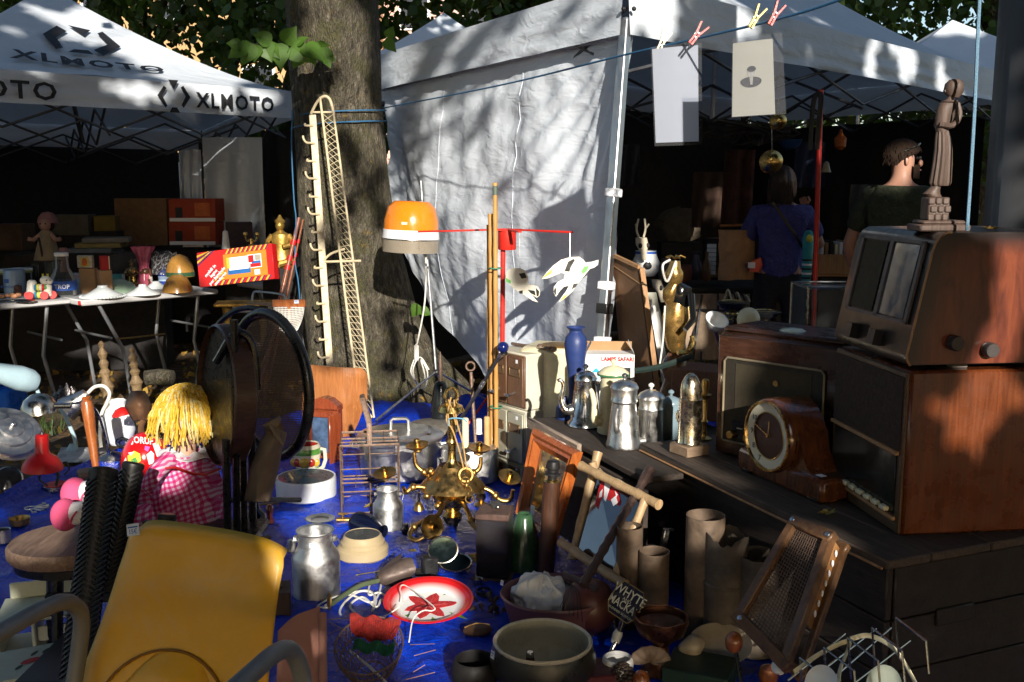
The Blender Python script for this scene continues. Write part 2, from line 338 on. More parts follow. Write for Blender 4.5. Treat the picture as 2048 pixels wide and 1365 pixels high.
def tarp_fn(a,b):
 x=-2.75+4.5*a;ym=interp([-2.6,-2.4,-2.2,-1.07,0,1.6],[3.6,4.65,5.5,6.55,6.8,6.9],x)+.05*fbm((x*3,1,1))
 y=1.9+(ym-1.9)*b
 return(x,y,tarp_z(x,y))
def tarp_mat():
 m,n,p=_base('blue tarpaulin');c=_coord(n)
 a=_ramp(n,_noise(n,4,5,.6,c),[(.3,(0,.030,.50)),(.7,(0,.075,.92))])
 a=_mix(n,_ramp(n,_noise(n,13,8,.8,c),[(.62,(0,0,0)),(.85,(.5,)*3)]),a,(.05,.05,.06))
 n.links.new(a,p.inputs['Base Color']);p.inputs['Roughness'].default_value=.27;p.inputs['Specular IOR Level'].default_value=.5
 w1=n.nodes.new('ShaderNodeTexWave');w1.inputs['Scale'].default_value=140;n.links.new(c,w1.inputs['Vector'])
 h=_math(n,'ADD',_noise(n,16,5,.6,c,1.4),_math(n,'MULTIPLY',w1.outputs['Fac'],.04))
 _bump(n,p,h,.8,.04);return m
tb=B().grid(tarp_fn,150,170,None,.002).ob('tarpaulin',tarp_mat(),None,0)
tb.data.shade_smooth();tag(tb,'large wrinkled bright blue tarpaulin spread over the ground under the wares','tarpaulin')
def TZ(u,v):
 return PZ(u,v,.025)
def leaf_quads(b,p,s,rnd):
 n=V((rnd.gauss(0,1),rnd.gauss(0,1),rnd.gauss(0,.8))).normalized()
 a=n.orthogonal().normalized();a=RO(rnd.random()*6.28,3,n)@a;c=n.cross(a)
 k=len(b.v);w_=.42*s
 for q in(p-a*s*.5,p-a*s*.15+c*w_,p+a*s*.2+c*w_*.8,p+a*s*.6,p+a*s*.2-c*w_*.8,p-a*s*.15-c*w_):b.v.append(tuple(q))
 b.f+=[(k,k+1,k+2,k+3),(k,k+3,k+4,k+5)]
def limb(b,p0,p1,r0,r1,rnd,seg=5,wob=.12,n=7):
 pts=[]
 for i in range(seg+1):
  t=i/seg;p=p0.lerp(p1,t)+V((rnd.gauss(0,1),rnd.gauss(0,1),rnd.gauss(0,.5)))*wob*(p1-p0).length*.25*sin(pi*t)
  pts.append(p)
 b.tube(pts,[lerp(r0,r1,i/seg)for i in range(seg+1)],n);return pts
def bark_mat():
 m,n,p=_base('lime bark');c=_coord(n,(14,14,5));c0=_coord(n)
 f=_noise(n,2.2,9,.72,c,.6)
 a=_ramp(n,f,[(.33,(.018,.014,.009)),(.5,(.12,.10,.066)),(.72,(.34,.295,.21))])
 a=_mix(n,_ramp(n,_noise(n,5.5,8,.75,c0,.3),[(.48,(0,0,0)),(.60,(.8,)*3)]),a,(.105,.10,.035))
 a=_mix(n,_ramp(n,_noise(n,12,6,.8,_coord(n)),[(.60,(0,0,0)),(.66,(.9,)*3)]),a,(.30,.18,.02))
 n.links.new(a,p.inputs['Base Color']);p.inputs['Roughness'].default_value=.9
 v=n.nodes.new('ShaderNodeTexVoronoi');v.feature='DISTANCE_TO_EDGE';v.inputs['Scale'].default_value=5;n.links.new(c,v.inputs['Vector'])
 _bump(n,p,_math(n,'ADD',f,_math(n,'MULTIPLY',v.outputs[0],.6)),1.0,.09);return m
BARK=bark_mat()
rnd=random.Random(5)
TY=7.35
LE=([-900,0,120,300,450,600,680,740,800,830],[555,574,578,590,598,606,616,626,630,628])
RE=([-900,0,200,380,500,620,700,760,800,830],[735,752,762,782,803,832,862,905,945,970])
tr=thing('lime_tree','big lime tree with lichen on its bark, rising beside the white tent wall','tree',PZ(735,795,0))
tr.matrix_basis=TM((-1.05,TY,0))
tk=B();vs_=[];fs_=[];n_=56;rows=70
for j in range(rows+1):
 v=838-(838+500)*(j/rows)
 pL,pR=P(interp(*LE,v),v,TY),P(interp(*RE,v),v,TY)
 c_=(pL+pR)/2;r_=(pR-pL).length/2
 for i in range(n_):
  a=2*pi*i/n_
  fl=max(0,(.55-c_.z))*.35*(max(0,cos(3*a+.6))**2)
  rr=r_*(1+.05*fbm((cos(a)*2.2,sin(a)*2.2,c_.z*.9))+.022*NZ.noise(V((cos(a)*9,sin(a)*9,c_.z*3))))+fl
  vs_.append((c_.x+rr*cos(a)+1.05,rr*sin(a)*.92,c_.z-.03))
for j in range(rows):
 for i in range(n_):
  fs_.append((j*n_+i,j*n_+(i+1)%n_,(j+1)*n_+(i+1)%n_,(j+1)*n_+i))
tk.add(vs_,fs_)
top=V((-.45,0,4.55))
lb=[]
for k in range(7):
 a=k*.95+.3;e=top+V((cos(a)*2.6,sin(a)*2.2,1.6+rnd.random()*1.6))
 lb.append(limb(tk,top+V((0,0,-.5*rnd.random())),e,.17,.03,rnd,6,.25,7))
tk.ob('trunk',BARK,tr,60)
cr=B()
for k in range(5200):
 L_=lb[rnd.randrange(len(lb))];q=L_[rnd.randrange(2,len(L_))]
 p=q+V((rnd.gauss(0,.8),rnd.gauss(0,.8),rnd.gauss(0,.5)))
 if p.z>3.9:leaf_quads(cr,p,.12+.05*rnd.random(),rnd)
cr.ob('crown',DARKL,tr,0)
def heart(b,p,d,nrm,s):
 """one lime leaf: stalk end p, tip direction d"""
 d=V(d).normalized();nrm=V(nrm).normalized();c=nrm.cross(d).normalized();nrm=d.cross(c)
 prof=[(0,0),(-.06,.22),(.06,.42),(.28,.50),(.55,.40),(.8,.18),(1.05,0)]
 k=len(b.v);mid=[]
 for t,wd in prof:
  bend=-.18*t*t*s
  b.v.append(tuple(p+d*(t*s)+nrm*bend));b.v.append(tuple(p+d*(t*s)+c*(wd*s)+nrm*(bend+.12*wd*s)));b.v.append(tuple(p+d*(t*s)-c*(wd*s)+nrm*(bend+.12*wd*s)))
 for i in range(len(prof)-1):
  a,e=k+3*i,k+3*(i+1)
  b.f+=[(a,e,e+1,a+1),(a,a+2,e+2,e)]
tw=B()
base_tw=P(668,118,6.85);twp=[base_tw,P(610,96,6.72),P(560,92,6.6),P(520,90,6.5),P(490,88,6.45)]
tw.tube([loc(tr,p)for p in spline(twp,4)],.006,5)
for(u,v,Y,du,dv,s)in((500,88,6.45,-8,25,.14),(490,95,6.42,-20,10,.12),(525,85,6.5,12,26,.13),(555,90,6.55,6,30,.15),(540,84,6.5,-14,-8,.11),(585,95,6.6,20,16,.15),(610,92,6.62,22,14,.15),(640,100,6.7,14,20,.13),(570,84,6.62,12,-16,.12),(600,105,6.7,-10,26,.11),(630,92,6.75,25,-4,.10),(512,92,6.48,-4,24,.10),(538,92,6.52,14,18,.10),(575,96,6.6,-14,22,.09),(648,108,6.74,18,10,.09),(622,98,6.66,4,26,.11),(480,90,6.42,-22,-4,.08),(595,88,6.6,16,-14,.08)):
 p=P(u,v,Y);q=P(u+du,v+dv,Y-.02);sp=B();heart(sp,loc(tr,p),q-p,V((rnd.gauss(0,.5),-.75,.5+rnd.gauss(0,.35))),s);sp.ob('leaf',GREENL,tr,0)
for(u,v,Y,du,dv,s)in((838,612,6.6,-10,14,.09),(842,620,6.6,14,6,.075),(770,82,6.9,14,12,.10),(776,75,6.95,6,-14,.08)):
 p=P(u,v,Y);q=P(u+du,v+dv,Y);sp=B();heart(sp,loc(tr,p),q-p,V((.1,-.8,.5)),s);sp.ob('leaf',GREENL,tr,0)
tw.ob('twig',BARK,tr)
def bg_tree(name,label,x,y,h,rx,rz,zc,nleaf,seed,gaps=(),trunk=.22,leafm=DARKL,s0=.14):
 rn=random.Random(seed);T=thing(name,label,'tree',(x,y,0),0,'trees behind the tents')
 b=B();limb(b,V((0,0,-.1)),V((.2,0,zc)),trunk,trunk*.6,rn,8,.06,10)
 for k in range(8):
  a=k*.8;limb(b,V((.15,0,zc*(.75+.03*k))),V((cos(a)*rx*.7,sin(a)*rx*.5,zc+rz*(.2+.5*rn.random()))),trunk*.35,.03,rn,5,.2,6)
 b.ob('trunk',BARK,T)
 c=B();k=0
 cl=[V((rn.uniform(-1,1)*rx,rn.uniform(-.6,.6)*rx,zc+rn.uniform(-1,1)*rz))for _ in range(int(nleaf/32))]
 for q in cl:
  rad=.35+.35*rn.random()
  for _ in range(55):
   p=q+V((rn.gauss(0,rad),rn.gauss(0,rad),rn.gauss(0,rad*.7)))
   u,v=proj(V((x,y,0))+p)
   if any(((u-g[0])/g[2])**2+((v-g[1])/g[3])**2<1 and rn.random()<g[4]for g in gaps):continue
   leaf_quads(c,p,s0*(.6+.8*rn.random()),rn)
 c.ob('crown',leafm,T,0);return T
gapL=((330,90,80,60,.45),(430,150,110,36,.5),(250,40,60,45,.35),(560,165,50,30,.6),(360,130,60,40,.45))
gapC=((800,35,45,38,.75),(560,150,60,26,.8))
bg_tree('broadleaf_tree','dark leafy tree behind the lettered tent, light spots showing through',-6.3,17,9,3.6,3.2,4.9,7600,21,gapL)
bg_tree('broadleaf_tree','dark leafy tree filling the gap between lettered tent and lime trunk',-3.4,16,9,3.2,3.2,5.0,7600,22,gapL)
bg_tree('broadleaf_tree','dark leafy tree above the small tent peak, right of the lime trunk',-.4,17,9,3.2,3.0,5.2,7000,23,gapC)
bg_tree('broadleaf_tree','dark leafy tree above the ridge of the white tent',3.6,18,9,3.6,3.0,5.2,6500,24)
bg_tree('broadleaf_tree','leafy tree behind the far small tent, beside the grey post',8.0,17.5,9,3.6,3.2,5.0,7600,25)
bg_tree('broadleaf_tree','dark leafy tree at the picture edge behind the peaked lettered roof',-10.2,18,9,3.4,3.2,4.9,6000,26)
def far_house(name,label,x,y,wd,h,col,seed):
 T=thing(name,label,'building',(x,y,0),0,'house fronts beyond the trees')
 rn=random.Random(seed);mm=mat('render '+str(seed),col,.8,0,.15,1.2,.1,30,.15)
 B().box((0,2,h/2),(wd,4,h),None,.02).ob('wall',mm,T)
 wm=mat('window glass dark',(.03,.035,.045),.15,0,.2);fm=WHITEP
 nw=int(wd/2.2)
 for r_ in range(int(h/3)):
  for k in range(nw):
   xx=-wd/2+(k+.5)*wd/nw;zz=1.7+r_*3
   o=B().box((xx,-.03,zz),(1.1,.08,1.6)).ob('window',fm,T)
   B().box((xx,-.075,zz),(.92,.03,1.42)).ob('pane',wm,o)
 B().add([(-wd/2-.3,-.4,h),(wd/2+.3,-.4,h),(wd/2+.3,4.4,h),(-wd/2-.3,4.4,h),(-wd/2-.3,2,h+2),(wd/2+.3,2,h+2)],[(0,1,5,4),(2,3,4,5),(0,4,3),(1,2,5),(0,3,2,1)]).ob('roof',mat('red tile',(.22,.07,.04),.8),T)
far_house('town_house','pale ochre house front glimpsed through the leaves above the lettered tent',-11,34,13,9,(.46,.29,.13),31)
far_house('town_house','pinkish house front glimpsed through the leaves right of the trunk',1.0,36,11,9,(.66,.42,.34),32)
TUBE=mat('tent frame aluminium',(.55,.56,.58),.38,1,.1)
TUBE_D=mat('tent frame dark enamel',(.02,.02,.022),.45)
BARM=mat('dull grey frame bar',(.10,.10,.105),.5,.5)
def tent(name,label,K,ends,peak,val=.28,floor=0,sag=1.35,tubem=TUBE,n=26,legs=True,inset=.04,legpts=None,fold=.02):
 """K: four eave corners (valance bottom) in order; peak: apex"""
 c=sum(K,V())/4
 T=thing(name,label,'tent',(c.x,c.y,0))
 up=V((0,0,val))
 panels=[]
 for i in range(4):
  A,Bq=K[i]+up,K[(i+1)%4]+up
  def fn(s,t,A=A,Bq=Bq,i=i):
   p=A.lerp(Bq,s).lerp(peak,t)
   e=A.lerp(Bq,s);zz=lerp(e.z,peak.z,t**sag)
   zz-=.06*sin(pi*s)*(1-t)**2*sin(pi*min(1,t*1.2))+.012*fbm((s*5+i*7,t*4,2))*sin(pi*s)*(1-t)
   return V((p.x,p.y,zz))
  panels.append(fn)
  b=B().grid(lambda a,bb:loc(T,fn(a,bb*.995)),n,n)
  o=b.ob('roof_panel',WHITE_T,T,0);o.data.shade_smooth()
  out=(Bq-A).cross(V((0,0,1))).normalized()
  if(out.dot((A+Bq)/2-c))<0:out=-out
  def vf(s,t,A=A,Bq=Bq,out=out,i=i):
   p=A.lerp(Bq,s)-V((0,0,val*t));k=sin(pi*s)**.5
   w_=fold*(fbm((s*3+i*9,t*6,1))*1.1+.5*sin(t*14+5*fbm((s*6,t,i))))*k
   return p+out*(.012+w_*t+.02*t)+V((0,0,.02*sin(pi*s)*-1*t*.0))
  b=B().grid(lambda a,bb:loc(T,vf(a,bb)),60,10)
  o=b.ob('valance',WHITE_T,T,0);o.data.shade_smooth()
 ctr=V((c.x,c.y,0))
 for i in range(4):
  k=K[i];ins=(ctr-V((k.x,k.y,0))).normalized()*inset
  if legs and(legpts is None or i in legpts):
   q=V((k.x,k.y,0))+ins
   B().tube([loc(T,q+V((0,0,-.02))),loc(T,q+V((0,0,k.z+val*.6)))],.022,8).ob('leg',tubem,T)
   B().box(loc(T,q+V((0,0,.006))),(.12,.12,.012)).ob('foot_plate',tubem,T)
 for i in range(4):
  A,Bq=K[i],K[(i+1)%4];ia=(ctr-V((A.x,A.y,0))).normalized()*(inset+.03);ib=(ctr-V((Bq.x,Bq.y,0))).normalized()*(inset+.03)
  a,b_=A+ia,Bq+ib;nseg=4
  for k in range(nseg):
   p0,p1=a.lerp(b_,k/nseg),a.lerp(b_,(k+1)/nseg);zt,zb=val*.55,-.17
   for(d0,d1)in((zt,zb),(zb,zt)):
    B().tube([loc(T,p0+V((0,0,d0))),loc(T,p1+V((0,0,d1)))],.011,5).ob('scissor_bar',BARM,T)
  if i<2:
   m0=a.lerp(b_,.5)
   C2,D2=K[(i+2)%4],K[(i+3)%4];m1=C2.lerp(D2,.5)+(ctr-V((C2.x,C2.y,0))).normalized()*.05
   for k in range(4):
    p0,p1=m0.lerp(m1,k/4),m0.lerp(m1,(k+1)/4)
    for(d0,d1)in((.1,-.2),(-.2,.1)):
     B().tube([loc(T,p0+V((0,0,d0))),loc(T,p1+V((0,0,d1)))],.011,5).ob('scissor_bar',BARM,T)
 B().tube([loc(T,V((c.x,c.y,K[0].z-.2))),loc(T,V((peak.x,peak.y,peak.z-.06)))],.02,8).ob('mast',tubem,T)
 return T,panels
EZ=2.25
KC=P(1250,84,5.15);KC.z=EZ
KL=V((-1.05,8.07,EZ));KR=V((4.45,9.25,EZ));KB=KL+KR-KC
pk=V((1.75,8.7,3.6))
WT,wp=tent('market_tent','big white canopy tent with a sagging white side wall, beside the lime tree',[KC,KR,KB,KL],None,pk,.27,legpts=(1,2))
PT,PBt=P(1251,78,5.17),P(1196,800,5.0)
pole_dir=(PT-PBt)
LEGBASE=PBt-pole_dir*(PBt.z/pole_dir.z)
b=B();
for dx in(-.018,.018):
 b.box((dx,0,.5),(.032,.05,1),None,.004)
pm=frame(LEGBASE,V((1,.3,0)),V((0,0,1)))
axis=(PT+V((0,0,.1))-LEGBASE)
ln=axis.length
Mleg=TR(loc(WT,LEGBASE))@axis.to_track_quat('Z','Y').to_matrix().to_4x4()@Mx.Diagonal((1,1,ln,1))
B().box((0,0,.5),(.05,.05,1),None,.006).ob('leg',TUBE,WT).matrix_local=Mleg
for du in(-.014,.014):
 B().box((du,-.027,.5),(.008,.006,.995),None,.002).ob('leg_rib',TUBE,WT).matrix_local=Mleg
for fz in(.63,.43,.31):
 B().box((0,-.003,fz),(.066,.068,.018),None,.002).ob('strap',PAPER,WT).matrix_local=Mleg
B().box((0,0,.38),(.064,.064,.022),None,.002).ob('leg_lock',BLACKP,WT).matrix_local=Mleg
def wall_fn(s,t):
 a=KC.lerp(KL,s);zb=interp([0,.3,.455,.72,.907,1],[.03,.05,.17,.52,1.0,1.3],s)
 z=lerp(EZ+.02,zb,t)
 out=V((-.87,-.49,0))
 bulge=.10*sin(pi*s)*sin(pi*t)-.05
 k=max(0,1-s/.28)
 lean=(LEGBASE.lerp(PT,min(1,z/PT.z))-KC);lean.z=0
 a=a+lean*k
 f=.030*fbm((s*6.0,t*2.2-s*2.0,4))+.014*fbm((s*15,t*9,2))+.035*sin(7*(s*1.2+t*.8)+2.5*fbm((s*2,t*2,8)))*t*(.3+s)
 f+=.05*k*sin(t*9+s*20)*.4
 an=math.atan2(t+.02,s*1.4+.02);rr=math.hypot(t,s*1.4);f+=.012*sin(an*34+3*fbm((s*3,t*3,5)))*min(1,rr*3)*max(0,1.2-rr)
 f+=.035*sin(26*(s+.15*t))*math.exp(-s*5)*t
 return V((a.x,a.y,z))+out*(bulge+f)
wb=B().grid(lambda s,t:loc(WT,wall_fn(s,t)),110,110)
o=wb.ob('side_wall',WHITE_T,WT,0);o.data.shade_smooth()
for kk in(.33,.66):
 B().tube([loc(WT,wall_fn(kk,t/30)+V((-.001,-.001,0)))for t in range(31)],.0022,4).ob('wall_seam',WHITE_T,WT)
B().tube([loc(WT,wall_fn(s/30,.006)+V((-.012,-.012,.0)))for s in range(31)],.007,5).ob('wall_hem',mat('grey hem',(.30,.31,.33),.6),WT)
for(u,v)in((1247,18),(1268,18)):
 B().ball(loc(WT,P(u,v,5.1)),.012,8,5).ob('eyelet',BLACKP,WT)
DARKC=mat('interior shade black',(.018,.016,.016),.9)  # near-black colour stands in for deep shade inside the tents
def curtain(T,a,b_,z0,z1,m,name='back_wall',amp=.05):  # dark walls added to close off light in the tents
 bb=B().grid(lambda s,t:loc(T,V((lerp(a.x,b_.x,s),lerp(a.y,b_.y,s),lerp(z1,z0,t)))+V((0,amp*sin(s*40)*(.4+.6*t),0))),60,12)
 o=bb.ob(name,m,T,0);o.data.shade_smooth();return o
ci=(KB-KC).normalized()*.15
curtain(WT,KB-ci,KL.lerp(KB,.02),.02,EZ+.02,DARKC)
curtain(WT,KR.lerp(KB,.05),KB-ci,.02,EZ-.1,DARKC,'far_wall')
def small_tent(label,u,v,Y,wd,hgt,seed):
 p=P(u,v,Y);e=p.z-hgt
 K=[V((p.x-wd,p.y-wd*.8,e)),V((p.x+wd,p.y-wd*.9,e)),V((p.x+wd*1.1,p.y+wd*.8,e)),V((p.x-wd*.9,p.y+wd*.9,e))]
 return tent('market_tent',label,K,None,p,.25,n=12)[0]
small_tent('small white tent peak behind, between trunk and big white tent',888,26,12.5,1.5,1.15,1)
small_tent('far white tent with a pointed roof, beside the grey post',1905,40,14.0,1.7,1.1,2)
A_=P(584,246,9.18);B_=P(0,215,7.46);dv_=(B_-A_).normalized()
A_.z=B_.z=2.11
FL=A_+(B_-A_).normalized()*3.3
BR=P(404,302,12.3);BL=FL+(BR-A_);BL.z=BR.z
XP=P(92,-28,9.6)
XT,xp=tent('lettered_tent','white canopy tent lettered XLMOTO over the left-hand stall',[A_,FL,BL,BR],'tent',XP,.24,tubem=TUBE_D,sag=1.3,legpts=(1,2,3))
xd=(A_-FL).normalized();nrm=V((xd.y,-xd.x,0));nrm=nrm if nrm.y<0 else-nrm
def val_M(u0,u1,vc):
 """matrix for lettering between two pixels on the valance plane"""
 def hit(u,v):
  d=ray(u,v);q=(A_-CAM).dot(nrm)/d.dot(nrm);return CAM+d*q+nrm*.06
 a,b_=hit(u0,vc),hit(u1,vc);c=(a+b_)/2
 m=Mx((xd,V((0,0,1)),nrm)).transposed().to_4x4();m.translation=loc(XT,hit((u0+u1)/2,vc))
 return m,(b_-a).length
def fit_text(s,M,wdt,h,sx_extra=1,off=.0):
 vs_,fs_=text_mesh(s,1,.002,off,1,'CENTER',1.16)
 xs=[p.x for p in vs_];ys=[p.y for p in vs_];sx=wdt/(max(xs)-min(xs));sy=h/(max(ys)-min(ys))
 cx=(max(xs)+min(xs))/2;cy=(max(ys)+min(ys))/2
 return B().add([((p.x-cx)*sx,(p.y-cy)*sy,p.z)for p in vs_],fs_,M).ob('lettering',INK,XT,0)
for(u0,u1,vc,h)in((388,542,206,.128),(-190,113,176,.135)):
 M_,wd=val_M(u0,u1,vc);fit_text('XLMOTO',M_,wd,h,1,.018)
LOGO=[[(-.50,0),(-.30,.30),(-.22,.24),(-.36,0),(-.22,-.30),(-.28,-.36)],[(.50,0),(.30,.34),(.22,.28),(.36,.02),(.22,-.26),(.28,-.34)],[(-.15,.5),(.15,.5),(0,.22)],[(-.16,-.5),(.16,-.5),(.07,-.34),(-.07,-.34)]]
def logo(M,sx,sy):
 for pl in LOGO:B().prism([(x*sx,y*sy)for x,y in pl],-.002,.002,M).ob('emblem_stroke',INK,XT,0)
M_,wd=val_M(309,374,194);logo(M_,wd,.26)
def roof_uv(u,v):
 best=(9e9,0,0);s0=t0=.5;st=.5
 for it in range(9):
  for i in range(-4,5):
   for j in range(-4,5):
    s,t=s0+i*st/4,t0+j*st/4
    q=proj(xp[0](s,max(0,min(.98,t))));d=(q[0]-u)**2+(q[1]-v)**2
    if d<best[0]:best=(d,s,t)
  s0,t0=best[1],best[2];st*=.4
 return s0,t0
def roof_map(quad):
 """quad: pixel corners tl,tr,br,bl -> function (x,y in 0..1, y up) to a point just above the roof"""
 q=[roof_uv(*c)for c in quad]
 def f(x,y):
  s=lerp(lerp(q[3][0],q[2][0],x),lerp(q[0][0],q[1][0],x),y);t=lerp(lerp(q[3][1],q[2][1],x),lerp(q[0][1],q[1][1],x),y)
  p=xp[0](s,t);e=.01
  nn=(xp[0](s+e,t)-p).cross(xp[0](s,t+e)-p).normalized()
  if nn.z<0:nn=-nn
  return loc(XT,p+nn*.03)
 return f
f=roof_map([(22,105),(322,140),(330,152),(18,124)])
vs_,fs_=text_mesh('XLMOTO',1,0,.035,1,'CENTER',1.25)
xs=[p.x for p in vs_];ys=[p.y for p in vs_]
B().add([f((p.x-min(xs))/(max(xs)-min(xs)),(p.y-min(ys))/(max(ys)-min(ys)))for p in vs_],fs_).ob('lettering',INK,XT,0)
f=roof_map([(88,50),(236,72),(232,122),(78,104)])
for poly in([(0,.55),(.17,.92),(.30,.78),(.17,.5),(.28,.16),(.2,.06)],[(.32,1.0),(.62,.93),(.52,.70)],[(.98,.45),(.78,.95),(.70,.85),(.82,.48),(.66,.2),(.82,.02)],[(.42,.16),(.60,.16),(.70,.02),(.36,.02)]):
 B().add([f(x,y)for x,y in poly],[tuple(range(len(poly)))]).ob('emblem_stroke',INK,XT,0)
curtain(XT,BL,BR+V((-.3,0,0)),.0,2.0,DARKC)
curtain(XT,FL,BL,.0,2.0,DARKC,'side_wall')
PALE=cloth_white('off white cotton',(.62,.58,.55),.2,.3)
def sheet(label,u0,v0,u1,v1,Y0,Y1,m,name='hanging_sheet',cat='sheet',ragged=.03):
 a,b_=P(u0,v0,Y0),P(u1,v0,Y1);zb=P((u0+u1)/2,v1,(Y0+Y1)/2).z
 T=thing(name,label,cat,((a.x+b_.x)/2,(a.y+b_.y)/2,zb))
 o=B().grid(lambda s,t:loc(T,a.lerp(b_,s)*(1-t)+V((lerp(a.x,b_.x,s),lerp(a.y,b_.y,s),zb))*t+V((0,.04*sin(s*17+2*t)*(.3+t)+.02*fbm((s*5,t*3,u0)),ragged*fbm((s*4,0,u1))*t))),40,24).ob('cloth',m,T,0)
 o.data.shade_smooth();return T
sheet('off-white sheet hanging beyond the dark tent leg, lit in patches',404,275,524,560,10.2,9.5,WHITE_T)
sheet('pale strip of cloth hanging left of the dark tent leg',357,300,402,430,10.5,10.3,WHITE_T)
sheet('ragged cream cloth hanging left of the pale strip, deepest in the stall',283,325,360,428,13.4,13.2,PALE,ragged=.12)
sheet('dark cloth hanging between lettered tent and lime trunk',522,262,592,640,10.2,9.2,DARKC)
UX=V((SUN.y,-SUN.x,0)).normalized()*-1
if UX.x<0:UX=-UX
VX=SUN.cross(UX);VX=VX if VX.z>0 else-VX
SO=V((0,4.5,.7))
def suv(p):d=p-SO;return d.dot(UX),d.dot(VX)
LIT=[]
def lit(u,v,Y,ru,rv,ang=0,k=1.0):
 a=suv(P(u,v,Y));ru=ru*1.12+.055;rv=rv*1.12+.055;LIT.append((a[0],a[1],ru,rv,cos(R(ang)),sin(R(ang)),k))
DARK=[]
def dark(u,v,Y,ru,rv):a=suv(P(u,v,Y));DARK.append((a[0],a[1],ru,rv))
exec_lit(lit,dark)
rn=random.Random(77)
sb=[B(),B(),B(),B()]
def in_light(a,c):  # unseen crowns are shaped here: leaf gaps and clusters place sun and shade
 for(x,y,ru,rv)in DARK:
  if abs(a-x)<ru and((a-x)/ru)**2+((c-y)/rv)**2+.3*NZ.noise(V((a*6,c*6,1)))<1:return 0
 best=0
 for(x,y,ru,rv,co,si,k)in LIT:
  dx,dy=a-x,c-y
  if max(abs(dx),abs(dy))>1.4*max(ru,rv):continue
  e=((dx*co+dy*si)/ru)**2+((-dx*si+dy*co)/rv)**2
  e+=.5*NZ.noise(V((a*5,c*5,3)))+.25*NZ.noise(V((a*14,c*14,8)))
  if e<1 and k>best:
   best=k
   if k==1:break
 return best
def put(a,c,w0,w1,s):
 k=in_light(a,c)
 if k and rn.random()<k:return
 t=rn.uniform(w0,w1)+.25*max(0,c)
 p=SO+UX*a+VX*c+SUN*t
 if p.y>.4 and p.z<6:return
 bi=0 if a<-2.2 else 1 if a<1.2 else 2 if a<5 else 3
 nrm=(SUN+V((rn.gauss(0,.35),rn.gauss(0,.35),rn.gauss(0,.35)))).normalized()
 q=nrm.orthogonal().normalized();q=RO(rn.random()*6.28,3,nrm)@q;r_=nrm.cross(q)
 b=sb[bi];n0=len(b.v)
 for(x,y)in((-.5,0),(-.15,.42),(.25,.36),(.6,0),(.25,-.36),(-.15,-.42)):b.v.append(tuple(p+q*(x*s)+r_*(y*s)))
 b.f.append((n0,n0+1,n0+2,n0+3,n0+4,n0+5))
for _ in range(36000):put(rn.uniform(-4.6,4.4),rn.uniform(-2.2,3.4),6.6,8.2,rn.uniform(.09,.14))
for(x,y,ru,rv)in DARK:
 for _ in range(int(ru*rv*3600)):put(x+rn.uniform(-1,1)*ru*.9,y+rn.uniform(-1,1)*rv*.9,6.4,8.2,rn.uniform(.08,.12))
for _ in range(26000):
 a,c=rn.uniform(-9,15),rn.uniform(-2.2,12)
 if-4.4<a<4.2 and c<3.2:continue
 put(a,c,7.5,10.5,rn.uniform(.22,.36))
for _ in range(15000):  # unseen boughs added overhead to cut skylight on the foreground
 x,y=rn.uniform(-11,11),rn.uniform(-4,3.2);z=rn.uniform(4.7,7.2)+.25*max(0,y)
 p=V((x,y,z));ac=suv(p)
 if in_light(*ac):continue
 bi=0 if x<-3.2 else 1 if x<1.2 else 2 if x<5 else 3
 leaf_quads(sb[bi],p,rn.uniform(.22,.34),rn)
for i,(bx,nm)in enumerate(((-3.9,'behind the yellow chair side'),(2.4,'straight behind the camera'),(5.6,'behind the radios side'),(9.5,'far along the row'))):
 g=SO+UX*bx+SUN*9.0
 T=thing('shade_tree','tall shade tree, crown shaped as a sun mask, '+nm+', out of the picture','tree',(g.x,g.y-1.2,0),0,'shade trees behind the camera')
 tbk=B();limb(tbk,V((0,0,-.1)),V((0,0,9)),.3,.1,rn,8,.03,10)
 for k in range(10):
  aa=k*2.4;limb(tbk,V((0,0,4.6+k*.45)),V((cos(aa)*2.2,.9+.6*sin(aa),5.4+k*.6)),.028,.012,rn,4,.15,5)
 tbk.ob('trunk',BARK,T)
 m_=T.matrix_basis.inverted()
 sb[i].v=[tuple(m_@V(p))for p in sb[i].v]
 sb[i].ob('crown',mat('shade leaf',(.035,.065,.015),.6,bump=0,dirt=0),T,0)
def at(u,v,z=None,Y=None):
 return P(u,v,Y)if Y is not None else PZ(u,v,.022 if z is None else z)
def lat(name,label,cat,u,v,prof,m,z=None,Y=None,n=28,group=None,part='body',rx=0,ry=0,rz=0,sx=1,sy=1,cap0=True,cap1=False):
 """turned thing: base centre at a pixel, profile in photograph pixels"""
 p=at(u,v,z,Y);s,h=mpp(p),vpp(p)
 T=thing(name,label,cat,p,rz,group,rx,ry)
 B().lathe([(r*s,t*h)for r,t in prof],n,None,cap0,cap1,sx,sy).ob(part,m,T);T['_s']=s
 return T,s,h
def lpart(T,prof,m,s,h,part,M=None,n=24,cap0=False,cap1=False,parent=None,sx=1,sy=1):
 return B().lathe([(r*s,t*h)for r,t in prof],n,M,cap0,cap1,sx,sy).ob(part,m,parent or T)
def pathp(T,pts,n=5):
 """pixel+depth path to a smooth local path"""
 return[loc(T,q)for q in spline([P(*p)for p in pts],n)]
